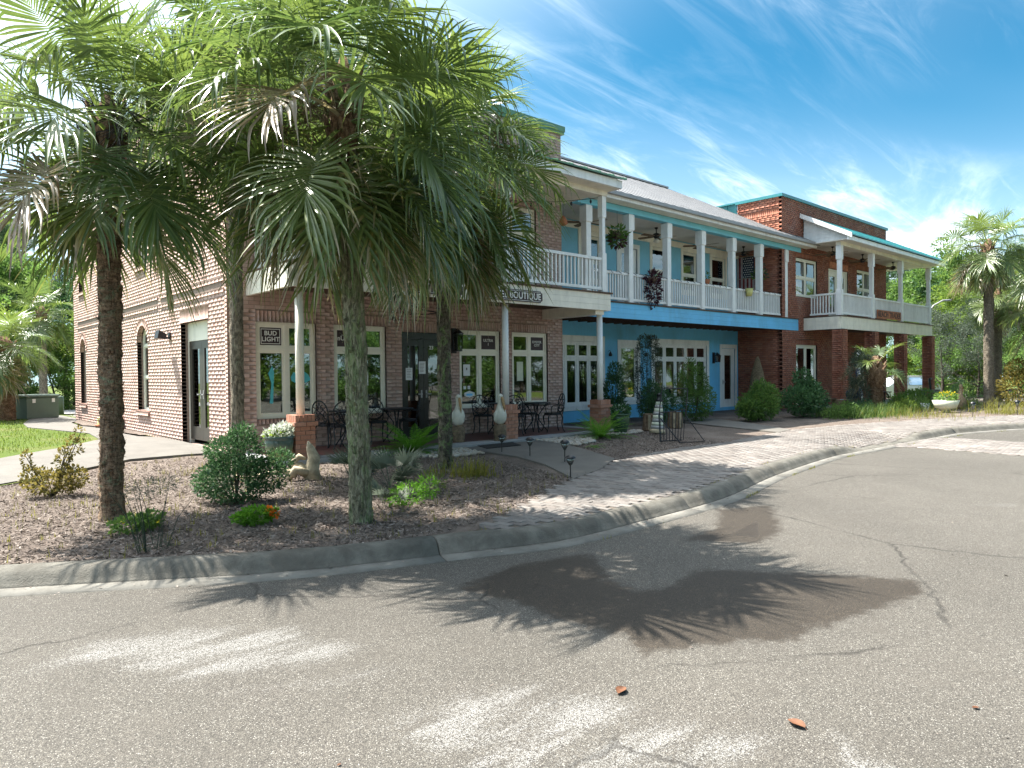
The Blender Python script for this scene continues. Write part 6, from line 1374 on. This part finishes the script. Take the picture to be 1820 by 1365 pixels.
TRR = [('pine_tree', 'tall pine right above the red porch roof', 'pine', 66, 22, .95), ('pine_tree', 'slim pine seen through the far balcony', 'pine2', 60, 22.5, .9), ('pine_tree', 'pine seen between far porch post and tall palm', 'pine', 68, 17.5, .88), ('pine_tree', 'bare trunked pine behind the tall right palm', 'pine2', 66, 14.0, .95), ('pine_tree', 'pine at the right edge behind the palms', 'pine', 66, 9.5, .9), ('pine_tree', 'pine left of the slim one behind the balcony', 'pine2', 63, 26, .92), ('pine_tree', 'pine deep in the wood right of centre', 'pine2', 74, 18, 1.0), ('pine_tree', 'pine behind the street lamp arm', 'pine2', 70, 20, .95),
       ('broadleaf_tree', 'bright green tree seen under the far balcony', 'oak2', 54, 17.2, .72), ('broadleaf_tree', 'bright green tree right of the far pier', 'oak2', 57, 15.2, .85), ('broadleaf_tree', 'rounded tree behind the white car', 'oak', 56, 20.5, .75), ('broadleaf_tree', 'shady tree behind the tall right palm', 'dark', 58, 12.0, .85), ('broadleaf_tree', 'green tree at the right edge of the wood', 'oak', 56, 8.0, .9), ('broadleaf_tree', 'dark tree filling the wood behind the street lamp', 'dark', 64, 17.8, .9), ('broadleaf_tree', 'tall green tree seen through the far balcony posts', 'oak', 62, 20.0, 1.0), ('broadleaf_tree', 'dark tree behind the right edge palms', 'dark', 52, 5.5, .85), ('broadleaf_tree', 'mid green tree above the red brick corner', 'oak', 58, 24, .9),
       ('broadleaf_tree', 'grey barked tree with pale sage leaves right of the porch', 'grey', 46.5, 14.0, .80), ('broadleaf_tree', 'small pale tree just behind the dark cycad', 'grey', 45, 11.6, .62), ('broadleaf_tree', 'low bright shrub tree under the far balcony', 'bushy', 51.5, 15.6, .95), ('broadleaf_tree', 'low shrub tree between pier and tall palm', 'bushy', 47, 10.8, .9), ('broadleaf_tree', 'low shrub tree left of the far right palms', 'bushy', 41, 7.6, .75)]
TL += [('broadleaf_tree', 'tall dense green tree behind the far left pines', 'oak', 6.5, 56, 1.15), ('broadleaf_tree', 'tall pale tree behind the pink wall edge', 'oak2', 12.5, 57, 1.2), ('pine_tree', 'pine rising behind the upright fronds at far left', 'pine', 7.0, 58, 1.0), ('pine_tree', 'pine at the extreme left edge', 'pine', 2.0, 52, .95), ('broadleaf_tree', 'dark tree closing the gap at the extreme left', 'dark', -.5, 47, .9), ('broadleaf_tree', 'low bush tree closing the gap beside the stocky palm', 'bushy', 4.6, 41.5, 1.0), ('broadleaf_tree', 'low bush tree at the path end by the pink wall', 'bushy', 11.2, 41, 1.0)]
TRR += [('pine_tree', 'tall pine showing above the balcony roof corner', 'pine', 70, 24.5, 1.05), ('pine_tree', 'tall pine behind the small pale tree', 'pine', 72, 15.5, 1.05), ('broadleaf_tree', 'dense tree filling the wood left of the tall palm', 'oak2', 62, 15.0, 1.1), ('broadleaf_tree', 'dense tree filling the wood behind the far piers', 'oak', 66, 19.5, 1.2), ('broadleaf_tree', 'dense tree behind the balcony end', 'dark', 68, 23.0, 1.1), ('broadleaf_tree', 'dense tree at the far right behind the palms', 'oak', 62, 10.5, 1.15)]
for k, t in enumerate(TL+TRR): tree(t[0], t[1], t[2], t[3], t[4], t[5], k*1.7)
# wood across the road, mirrored in the shop windows
WX = [(-14+4.6*k, -13.5-(k*7 % 5), ('bushy', 'oak', 'oak2', 'bushy', 'dark')[k % 5], 1.3 if k % 5 in (0, 3) else 1.0) for k in range(17)]+[(-6+9*k, -24, 'pine', 1.0) for k in range(7)]+[(-12+3.1*k, -18-(k % 3), 'bushy', 1.25) for k in range(22)]
for k, (x, y, key, s) in enumerate(WX):
    tree('broadleaf_tree' if key != 'pine' else 'pine_tree', 'tree of the wood across the road mirrored in the shop windows', key, x, y, s, k*2.1, 'trees across the road')
# ------------------------------------------------------------------ shrubs and bed plants
def shrub(name, label, px, py, blobs, n, size, mat, aspect=.42, stems=0, cat='shrub', extra=None, loc=None):
    w = gv(px, py) if loc is None else np.array(loc, float); o = thing(name, label, cat, tuple(w)); 
    if stems:
        for k in range(stems):
            c, e = blobs[k % len(blobs)]; a = k*2.4; MB().tube([(0, 0, -.02), (c[0]*.5+.02*cos(a), c[1]*.5+.02*sin(a), c[2]*.5), (c[0]+e[0]*.4*cos(a), c[1]+e[1]*.4*sin(a), c[2]+e[2]*.4)], [.012, .008, .004], 5).build('stem', M['bark'], o, local=True)
    cloud(o, 'foliage', blobs, n, size, M[mat], aspect); return o
def X3(u, v, z): return (u*_rt[0]+v*_fw[0], u*_rt[1]+v*_fw[1], z)   # sideways, away, up
shrub('dark_shrub', 'dense dark green shrub at the foot of the slim grey palm', 420, 893, [(X3(.0, 0, .28), (.42, .42, .30)), (X3(.02, .05, .58), (.33, .3, .28)), (X3(-.30, .05, .25), (.25, .25, .2)), (X3(.32, .1, .3), (.28, .25, .22)), (X3(.05, .1, .80), (.16, .16, .16)), (X3(-.22, .1, .62), (.2, .2, .16)), (X3(.46, .2, .48), (.18, .18, .14))], 8500, .040, 'leafdark', .5, 12)
shrub('bronze_shrub', 'straggly yellow green shrub with a tall bronze shoot at far left', 92, 882, [(X3(0, 0, .18), (.3, .28, .16)), (X3(-.22, 0, .24), (.16, .14, .16)), (X3(.22, .05, .22), (.2, .18, .18)), (X3(.12, .05, .45), (.10, .10, .16)), (X3(.26, .05, .62), (.10, .08, .14)), (X3(.34, .05, .80), (.07, .05, .10)), (X3(-.32, .0, .48), (.06, .06, .12))], 2200, .045, 'rose', .5, 12)
o = shrub('flowering_plant', 'bright green low plant with orange red flowers near the kerb', 455, 932, [(X3(0, 0, .09), (.18, .16, .09)), (X3(-.12, 0, .07), (.12, .1, .06)), (X3(.16, 0, .12), (.07, .06, .05))], 1100, .038, 'fern', .6, cat='plant'); cloud(o, 'flowers', [(X3(.15, -.02, .15), (.05, .04, .02)), (X3(.20, -.02, .11), (.04, .03, .02))], 50, .035, M['orange'], .8)
o = shrub('flowering_plant', 'green lantana with tiny yellow flowers by the leftmost palm', 238, 945, [(X3(0, 0, .08), (.22, .2, .08)), (X3(.12, .05, .11), (.14, .12, .08))], 600, .045, 'leafmid', .6, cat='plant'); cloud(o, 'flowers', [(X3(.26, -.02, .10), (.015, .015, .015)), (X3(-.05, -.1, .13), (.02, .02, .015))], 16, .025, M['yellowf'], .8)
# feathery tall stems
w = gv(272, 978); o = thing('fennel_plant', 'tall feathery pale plant with thin upright stems near the kerb', 'plant', tuple(w)); rg = np.random.default_rng(5)
for k in range(13):
    a = rg.normal()*.13, rg.normal()*.08; hh = rg.uniform(.42, .62); tipx = a[0]*1.7; MB().tube([X3(a[0]*.5, a[1], 0), X3(a[0], a[1], hh*.6), X3(tipx, a[1], hh)], [.0035, .003, .002], 4).build('stem', M['sage'], o, local=True)
cloud(o, 'foliage', [(X3(0, 0, .56), (.22, .12, .07)), (X3(-.1, 0, .50), (.12, .1, .06)), (X3(.12, 0, .60), (.12, .1, .05)), (X3(0, 0, .07), (.18, .12, .06))], 900, .04, M['sage'], .12)
# fan palmetto clumps, ferns, straps
def fan_leaf(seed, n=15, ln=.38, wid=.022):
    rg = np.random.default_rng(seed); V = []; Q = []; T = []
    for k in range(n):
        a = radians(-75+150*k/(n-1))+rg.normal()*.03; d = np.array([cos(a), sin(a), .18*cos(a)]); l = ln*(1-.25*abs(sin(a)))*rg.uniform(.9, 1.08); s = np.array([-sin(a), cos(a), 0]); b = len(V); p0 = np.array([0, 0, 0.]); c0 = .2*rg.random()
        for i in range(5):
            t = i/4; p = p0+d*l*t+np.array([0, 0, -.10*l*t*t]); w = wid*(.3+1.0*sqrt(min(1, t/.4))) if t < .5 else wid*1.3*(1-(t-.5)/.5*.92); V += [p+s*w/2, p-s*w/2]; T += [k/n*.5+.3+c0]*2
        for i in range(4): q = b+i*2; Q.append((q, q+1, q+3, q+2))
    V += [np.array((-.32, .008, -.1)), np.array((-.32, -.008, -.1)), np.array((0, -.008, 0)), np.array((0, .008, 0))]; Q.append((len(V)-4, len(V)-3, len(V)-2, len(V)-1)); T += [.3]*4
    return np.array(V), np.array(Q), np.array(T)
FAN = []
for k in range(3):
    V, Q, T = fan_leaf(900+k); FAN.append(np_mesh('fan_leaf', V, Q, M['sage'], tone=T))
def palmetto(label, px, py, n, s, seed):
    w = gv(px, py); o = thing('palmetto', label, 'plant', tuple(w)); rg = np.random.default_rng(seed)
    for k in range(n):
        a = k*2.4+rg.normal()*.2; e = rg.uniform(.15, 1.25); rr = .38*s; ob = bpy.data.objects.new('fan_leaf', FAN[k % 3]); link(ob, o, (rr*cos(a)*cos(e), rr*sin(a)*cos(e), rr*sin(e)*1.1+.05)); ob.rotation_euler = (rg.normal()*.3, -e*.85, a); ob.scale = (s,)*3
palmetto('grey green palmetto fans right of the mossy palm trunk', 698, 872, 18, .9, 3); palmetto('small palmetto fans left of the mossy palm trunk', 628, 862, 8, .8, 4); palmetto('small blue grey palmetto at the foot of the mossy palm', 682, 905, 8, .5, 8)
def frond_mesh(seed, ln=.72, n=24, leaflet=.10, mat='fern', arch=.42, wl_=.020):
    rg = np.random.default_rng(seed); V = []; Q = []; T = []; p = np.zeros(3); d = np.array([.45, 0, .9]); side = np.array([0, 1., 0]); pts = [p.copy()]; ds = [d.copy()]
    for i in range(n):
        d = d+np.array([.03*arch, 0, -.075*arch]); d /= np.linalg.norm(d); p = p+d*ln/n; pts.append(p.copy()); ds.append(d.copy())
    for i in range(n):
        b = len(V); V += [pts[i]+side*.004, pts[i]-side*.004, pts[i+1]-side*.004, pts[i+1]+side*.004]; Q.append((b, b+1, b+2, b+3)); T += [.2]*4
        t = i/n; l = leaflet*sin(pi*min(1, .12+.9*t))**.7
        for s in (-1, 1):
            q = side*s*.85+ds[i]*.5+np.array([0, 0, -.12+rg.normal()*.06]); q /= np.linalg.norm(q); w = ds[i]*wl_*.5; b = len(V); V += [pts[i]-w, pts[i]+q*l*.5-w*.9, pts[i]+q*l, pts[i]+q*l*.5+w*1.1]; Q.append((b, b+1, b+2, b+3)); T += [rg.random()*.6+.3]*4
    return np_mesh('frond', np.array(V), np.array(Q), M[mat], tone=np.array(T))
FR = [frond_mesh(40+k) for k in range(3)]; SG = [frond_mesh(60+k, 1.0, 34, .16, 'leafdark', .40, .018) for k in range(2)]
def fern(label, px, py, n, s, seed, name='fern', meshes=None, e0=.0, e1=.9, loc=None):
    w = gv(px, py) if loc is None else np.array(loc, float); o = thing(name, label, 'plant', tuple(w)); rg = np.random.default_rng(seed); ms = meshes or FR
    for k in range(n):
        t = k/n; ob = bpy.data.objects.new('frond', ms[k % len(ms)]); link(ob, o, (0, 0, .02)); ob.rotation_euler = (0, e0+(e1-e0)*t**.8+rg.normal()*.06, k*2.4+rg.normal()*.2); sc = s*rg.uniform(.8, 1.15); ob.scale = (sc,)*3
fern('bushy bright green fern left of the dark palm trunk', 735, 806, 60, 1.25, 1); fern('bright green plume fern before the last brick pier', 1066, 778, 40, 1.25, 2, e1=1.0); fern('tiny flat green fern on the mulch below the plume fern', 1057, 795, 18, .4, 3, e0=.5, e1=1.3)
w = gv(1690, 722); fern('large dark cycad with stiff spreading fronds by the far bed', 1690, 722, 34, 1.6, 4, 'cycad', SG, .0, 1.2)
def blades(n, region, h, w, rg, lean=.35):
    """upright grass blades at given points"""
    P = region; n = len(P); a = rg.random(n)*2*pi; l = h*(.25+1.2*rg.random(n)**1.5); d = np.stack([np.cos(a), np.sin(a)], -1)*(lean*rg.random(n)*l)[:, None]; s = np.stack([-np.sin(a), np.cos(a)], -1)*w*.5
    z = P[:, 2]; b0 = np.concatenate([P[:, :2]+s, z[:, None]], 1); b1 = np.concatenate([P[:, :2]-s, z[:, None]], 1); m0 = np.concatenate([P[:, :2]+d*.4-s*.8, (z+l*.6)[:, None]], 1); m1 = np.concatenate([P[:, :2]+d*.4+s*.8, (z+l*.6)[:, None]], 1); t = np.concatenate([P[:, :2]+d, (z+l)[:, None]], 1)
    V = np.stack([b0, b1, m0, m1, t, t], 1); Q = (np.array([(0, 1, 2, 3), (3, 2, 4, 5)])[None]+np.arange(n)[:, None, None]*6).reshape(-1, 4)
    return V.reshape(-1, 3), Q, np.repeat(rg.random(n), 6)
def clump(name, label, px, py, r, n, h, w, mat, lean=.6, loc=None, cat='plant'):
    c = gv(px, py) if loc is None else np.array(loc, float); SEED[0] += 1; rg = np.random.default_rng(SEED[0]); o = thing(name, label, cat, tuple(c)); P = rg.normal(size=(n, 3))*np.array([r, r, 0])*.5; P[:, 2] = 0
    V, Q, T = blades(n, P, h, w, rg, lean); place(np_mesh('blades', V, Q, M[mat], tone=T), 'blades', o); return o
clump('strap_leaf_plant', 'bright strap leaved clump on the mulch right of the dark palm', 843, 846, .3, 190, .25, .014, 'ygrass', 1.0); clump('strap_leaf_plant', 'thin yellow green strap leaves at the dark palm foot', 792, 842, .35, 60, .2, .014, 'ygrass')
o = shrub('low_plant', 'low bright green weedy clump right of the mossy palm foot', 728, 898, [(X3(0, 0, .14), (.26, .2, .13)), (X3(.2, .05, .2), (.14, .12, .14)), (X3(-.14, 0, .08), (.14, .12, .08))], 900, .045, 'fern', .3, cat='plant')
shrub('low_plant', 'pale wispy green clump behind the mossy palm', 765, 880, [(X3(0, 0, .15), (.2, .2, .15))], 320, .05, 'leaflight', .2, cat='plant')
# plants along the blue front
shrub('tall_shrub', 'dark green shrub before the left blue window', 1045, 748, [((0, 0, .4), (.45, .4, .4)), ((0, 0, 1.0), (.32, .3, .5)), ((.05, 0, 1.5), (.2, .2, .3))], 3200, .085, 'leafdark', .35, 6, loc=(15.6, 13.0, .15))
o = shrub('climbing_vine', 'grey green vine arching over the narrow blue window', 1110, 760, [((-.1, 0, .5), (.35, .25, .5)), ((-.45, 0, 1.2), (.16, .15, .5)), ((-.42, 0, 1.9), (.16, .15, .5)), ((-.15, 0, 2.45), (.32, .15, .22)), ((.2, 0, 2.45), (.3, .15, .2)), ((.45, 0, 2.0), (.16, .12, .4)), ((.1, 0, 1.6), (.15, .1, .7))], 4200, .075, 'sage', .25, 14, loc=(18.0, 13.6, .15))
shrub('rosemary_bush', 'upright feathery green bush before the five pane window', 1190, 755, [((0, 0, .5), (.5, .45, .5)), ((-.5, .1, .8), (.3, .3, .7)), ((.3, .1, 1.0), (.35, .3, .8)), ((-.1, .1, 1.3), (.25, .25, .6)), ((.55, 0, .6), (.35, .3, .5))], 5200, .10, 'leafmid', .2, 8, loc=(18.3, 12.1, .15))
shrub('rosemary_bush', 'dark feathery bush behind the dark green pot', 1130, 758, [((0, 0, .45), (.45, .4, .45)), ((.5, .1, .55), (.4, .35, .5)), ((0, .1, .9), (.25, .25, .35))], 3600, .10, 'leafdark', .2, 6, loc=(16.3, 12.1, .15))
shrub('rounded_shrub', 'rounded green shrub below the white door of the blue house', 1290, 745, [((0, 0, .45), (.65, .6, .45)), ((.5, .1, .7), (.5, .45, .4)), ((-.5, 0, .35), (.4, .4, .3)), ((.2, 0, .95), (.3, .3, .25))], 4200, .10, 'leafmid', .4, 6, loc=(19.9, 10.9, .15))
shrub('rounded_shrub', 'rounded dark shrub at the red brick corner', 1380, 740, [((0, 0, .5), (.7, .6, .5)), ((.5, .1, .8), (.5, .45, .45)), ((-.5, 0, .6), (.5, .5, .4)), ((.1, .1, 1.25), (.28, .28, .3)), ((.9, 0, .5), (.4, .4, .4))], 4600, .10, 'leafdark', .4, 6, loc=(22.2, 10.6, .15))
o = shrub('weeping_shrub', 'weeping feathery shrub before the far brick pier', 1470, 735, [((-.1, 0, .6), (.4, .35, .6)), ((-.2, 0, 1.4), (.35, .3, .5)), ((.15, 0, 1.9), (.4, .3, .25)), ((.7, -.1, 1.75), (.28, .2, .3)), ((.9, -.1, 1.3), (.12, .12, .4))], 3600, .14, 'sage', .12, 10, loc=(25.6, 10.2, .15))
clump('ornamental_grass', 'tall green grass bed before the far porch', 1470, 745, 1.3, 1400, .36, .012, 'dgrass', 1.3, loc=(24.0, 9.5, .15)); clump('ornamental_grass', 'green grass right of the rounded dark shrub', 1430, 742, 1.0, 1000, .32, .012, 'dgrass', 1.3, loc=(22.9, 9.6, .15)); clump('ornamental_grass', 'yellow grass at the foot of the shaggy palm', 1585, 748, 1.6, 700, .26, .010, 'ygrass', 1.4, loc=(24.4, 8.2, .15)); clump('ornamental_grass', 'yellow green grass tuft between far paving and right palms', 1790, 735, 1.0, 480, .42, .012, 'ygrass', 1.3)
clump('ornamental_grass', 'dark green low grass behind the pale bowl planter', 1665, 728, 1.5, 1000, .32, .012, 'dgrass', 1.3, loc=(29.5, 9.6, .15)); shrub('rounded_shrub', 'brown green shrub between the right hand palms', 1785, 715, [((0, 0, .7), (.9, .8, .7)), ((.3, 0, 1.4), (.6, .5, .5))], 1600, .14, 'rose', .4, 5, loc=(33.6, 7.3, .15))
shrub('rounded_shrub', 'low leafy plants along the far bed by the bench', 1660, 722, [((0, 0, .3), (.9, .5, .3)), ((1.2, 0, .35), (.7, .5, .35)), ((-1.0, 0, .25), (.6, .4, .25))], 1500, .12, 'leafmid', .4, 4, loc=(31.0, 10.4, .15))
for k, (x_, y_, n_, m_, lab) in enumerate([(22.6, 9.55, 900, 'leafmid', 'low leafy green plants right of the rounded dark shrub'), (24.3, 9.7, 1000, 'leafdark', 'low dark plants under the weeping shrub'), (26.2, 9.1, 900, 'leaflight', 'pale green low plants before the shaggy palm'), (28.0, 9.2, 800, 'leafmid', 'low green plants right of the shaggy palm'), (31.5, 8.6, 800, 'leafmid', 'low green plants before the tall right palm')]):
    shrub('low_plant', lab, 0, 0, [((-.5, 0, .16), (.5, .35, .2)), ((.3, .1, .2), (.55, .4, .24)), ((.9, 0, .14), (.4, .3, .18)), ((.1, -.2, .3), (.25, .2, .2))], n_, .10, m_, .25, 4, 'plant', loc=(x_, y_, .15))
# flowers in the pots
cloud(potA, 'flowers', [((0, 0, .54), (.24, .24, .10)), ((.1, 0, .60), (.14, .14, .08))], 420, .08, M['whitef'], .55); cloud(potA, 'leaves', [((-.05, 0, .50), (.2, .2, .07))], 160, .08, M['leaflight'], .5)
cloud(potB, 'flowers', [((0, 0, .58), (.24, .24, .12))], 300, .08, M['leafdark'], .55); cloud(potB, 'leaves', [((0, 0, .64), (.18, .18, .06))], 60, .05, M['whitef'], .5)
cloud(bowl, 'flowers', [((0, 0, .55), (.34, .34, .14))], 260, .10, M['leafmid'], .5); cloud(bowl, 'petals', [((0, 0, .66), (.3, .3, .06))], 60, .06, M['yellowf'], .8)
# ------------------------------------------------------------------ ground litter
def scatter(poly, n, seed, zf):
    rg = np.random.default_rng(seed); P = np.array(poly); lo, hi = P.min(0), P.max(0); out_ = []; c = 0
    while c < n:
        q = lo+(hi-lo)*rg.random((n*2, 2)); q = q[inpoly(q, poly)]; out_.append(q); c += len(q)
    q = np.concatenate(out_)[:n]; return np.concatenate([q, np.asarray(zf(q[:, 0], q[:, 1]), float).reshape(-1, 1)], 1), rg
nearbed = [tuple(p) for p in KL if -3 < p[0] < 14.5 and True]
nearbed = [p for p in nearbed if p[0] < 4.2]+PAVB[1:8]+[(14.2, 11.2), (10.8, 11.2), (9.4, 8.0), (7.4, 6.95), (8.6, 11.2), (5.0, 11.3), (4.8, 13.5), (3.2, 13.5), (1.2, 12.1), (-3, 11.2)]
P, rg = scatter(nearbed, 95000, 77, gh); n = len(P); d0 = np.hypot(P[:, 0], P[:, 1])
keep = rg.random(n) < np.clip(8.5/d0, 0, 1)**1.2; P = P[keep]; n = len(P)
a = rg.random(n)*2*pi; l = .008+.026*rg.random(n)**1.8; w = .0025+.006*rg.random(n); tz = rg.normal(size=n)*.32; ax = np.stack([np.cos(a)*np.cos(tz), np.sin(a)*np.cos(tz), np.sin(tz)], -1); rl = rg.normal(size=n)*.5
bx_ = np.stack([-np.sin(a)*np.cos(rl), np.cos(a)*np.cos(rl), np.sin(rl)], -1); c = P+np.array([0, 0, .0])+np.stack([np.zeros(n), np.zeros(n), rg.random(n)*.014], -1)
V = np.stack([c-ax*l[:, None]-bx_*w[:, None], c+ax*l[:, None]-bx_*w[:, None]*.6, c+ax*l[:, None]+bx_*w[:, None]*.6, c-ax*l[:, None]+bx_*w[:, None]], 1)
o = place(np_mesh('mulch_chips', V.reshape(-1, 3), np.arange(n*4).reshape(n, 4), M['chip'], tone=np.repeat(rg.random(n), 4)), 'mulch_chips', None); tag(o, 'brown bark mulch chips lying over the planting bed', 'mulch', kind='stuff')
# pebbles by the porch edge
def pebbles(poly, n, seed, name, label):
    P, rg = scatter(poly, n, seed, gh); ico = [(0, 0, 1), (.89, 0, .45), (.28, .85, .45), (-.72, .53, .45), (-.72, -.53, .45), (.28, -.85, .45), (.72, .53, -.45), (-.28, .85, -.45), (-.89, 0, -.45), (-.28, -.85, -.45), (.72, -.53, -.45), (0, 0, -1)]
    F_ = [(0, 1, 2), (0, 2, 3), (0, 3, 4), (0, 4, 5), (0, 5, 1), (1, 6, 2), (2, 7, 3), (3, 8, 4), (4, 9, 5), (5, 10, 1), (6, 7, 2), (7, 8, 3), (8, 9, 4), (9, 10, 5), (10, 6, 1), (11, 7, 6), (11, 8, 7), (11, 9, 8), (11, 10, 9), (11, 6, 10)]
    V = np.array(ico)[None]*(np.array([.055, .04, .03])*(.5+rg.random((n, 3))))[:, None, :]; a = rg.random(n)*6.28; c, s = np.cos(a), np.sin(a); V = np.stack([V[..., 0]*c[:, None]-V[..., 1]*s[:, None], V[..., 0]*s[:, None]+V[..., 1]*c[:, None], V[..., 2]], -1)+P[:, None, :]+np.array([0, 0, .02])
    o = place(np_mesh(name, V.reshape(-1, 3), (np.array(F_)[None]+np.arange(n)[:, None, None]*12).reshape(-1, 3), M['pebble'], tone=np.repeat(rg.random(n), 12), smooth=True), name, None); tag(o, label, 'pebbles', kind='stuff')
pebbles([(10.9, 11.3), (13.9, 11.32), (14.6, 11.3), (14.2, 10.9), (12.2, 10.75), (11.6, 10.2), (10.7, 9.9)], 620, 5, 'river_pebbles', 'pale river pebbles along the porch right of the front walk'); pebbles([(7.2, 11.3), (8.7, 11.3), (8.55, 10.2), (7.4, 10.2)], 260, 6, 'river_pebbles', 'pale river pebbles between dark palm and front walk')
# lawn blades, weeds
P, rg = scatter([(-6, 12.8), (1.2, 15), (3.4, 17.3), (3.6, 19.5), (2.9, 23), (3.4, 27), (4.2, 31), (12, 33), (-12, 33)], 30000, 8, lambda x, y: gh(x, y)+.01); V, Q, T = blades(len(P), P, .06, .014, rg, .6); o = place(np_mesh('lawn_grass', V, Q, M['grass'], tone=T), 'lawn_grass', None); tag(o, 'short sunlit lawn grass left of the side path', 'grass', kind='stuff')
P, rg = scatter([p for p in nearbed if p[0] < 8], 620, 9, gh); PP = np.concatenate([np.repeat(P, 4, 0)+np.concatenate([rg.normal(size=(len(P)*4, 2))*.02, np.zeros((len(P)*4, 1))], 1)]); V, Q, T = blades(len(PP), PP, .085, .006, rg, .35); o = place(np_mesh('weeds', V, Q, M['ygrass'], tone=T), 'weeds', None); tag(o, 'thin yellow green weeds sprouting through the mulch', 'weeds', kind='stuff')
# grass in the joint behind the kerb and at the gutter edge
pts = []; rg = np.random.default_rng(12)
for q in range(len(kseg)-1):
    p, nrm, rr = kseg[q]
    if not (3.5 < p[0] < 24): continue
    dens = 10 if p[0] > 6.5 else 3
    for k in range(dens):
        t = rg.random(); c = p*(1-t)+kseg[q+1][0]*t
        if math.sin(c[0]*3.1)+math.sin(c[0]*7.7) > .55: pts.append((c[0]-nrm[0]*.015, c[1]-nrm[1]*.015, .125*rr))
        if math.sin(c[0]*2.3+1)+math.sin(c[0]*6.1) > .9: pts.append((c[0]+nrm[0]*.465, c[1]+nrm[1]*.465, .0))
PP = np.array(pts); PP = np.repeat(PP, 3, 0)+np.concatenate([rg.normal(size=(len(PP)*3, 2))*.012, np.zeros((len(PP)*3, 1))], 1); V, Q, T = blades(len(PP), PP, .035, .006, rg, .8); o = place(np_mesh('kerb_weeds', V, Q, M['ygrass'], tone=T), 'kerb_weeds', None); tag(o, 'tiny weeds growing in the kerb and gutter joints', 'weeds', kind='stuff')
# dry leaves on the road
def dry_leaf(label, px, py, s, rz):
    w = gp(px, py, .0); o = thing('dry_leaf', label, 'leaf', (w[0], w[1], .004), rz); n = 7; V = []; F_ = []
    for i in range(n):
        t = i/(n-1); wd = .32*sin(pi*min(1, .08+t*.9))**.8; z = .16*abs(t-.5)
        for v in (-1, -.4, .4, 1): V.append(((t-.5)*s, v*wd*s, (z+.30*abs(v)**1.5*wd*2)*s))
    for i in range(n-1):
        for j in range(3): F_.append((i*4+j, i*4+j+1, i*4+j+5, i*4+j+4))
    MB().add(V, F_).build('leaf_blade', M['dryleaf'], o, True, local=True); MB().tube([(-.5*s, 0, .09*s), (-.68*s, .03*s, .02*s)], .012*s, 4).build('leaf_stalk', M['dryleaf'], o, local=True)
dry_leaf('curled brown dry leaf on the asphalt, left of the two big ones', 1104, 1230, .085, radians(20)); dry_leaf('curled brown dry leaf on the asphalt nearest the camera', 1415, 1290, .09, radians(80)); dry_leaf('small reddish dry leaf on the asphalt at right', 1734, 1260, .035, radians(140)); dry_leaf('tiny orange leaf at the bottom edge of the road', 603, 1361, .02, radians(10))
w = gp(1190, 870+30, .14)

pts = []; rg = np.random.default_rng(31)
for q in range(len(kseg)-1):
    p, nrm, rr = kseg[q]
    if not (-1 < p[0] < 20): continue
    for k in range(14): t = rg.random(); c = p*(1-t)+kseg[q+1][0]*t; o_ = .27+abs(rg.normal())*.12; pts.append((c[0]+nrm[0]*o_, c[1]+nrm[1]*o_, .016 if o_ < .44 else .003))
for k in range(140): pts.append((rg.uniform(1, 12), rg.uniform(.5, 4.5), .003))
P = np.array(pts); n = len(P); a = rg.random(n)*6.28; l = .004+.016*rg.random(n)**2.5; w = l*(.15+.4*rg.random(n)); ax = np.stack([np.cos(a), np.sin(a), rg.normal(size=n)*.2], -1)*l[:, None]; bx_ = np.stack([-np.sin(a), np.cos(a), rg.normal(size=n)*.3], -1)*w[:, None]; P = P+np.array([0, 0, .004])
V = np.stack([P-ax, P-bx_, P+ax, P+bx_], 1); o = place(np_mesh('road_litter', V.reshape(-1, 3), np.arange(n*4).reshape(n, 4), M['chip'], tone=np.repeat(rg.random(n), 4)), 'road_litter', None); tag(o, 'tiny dry leaf bits and grit along the gutter and road', 'litter', kind='stuff')
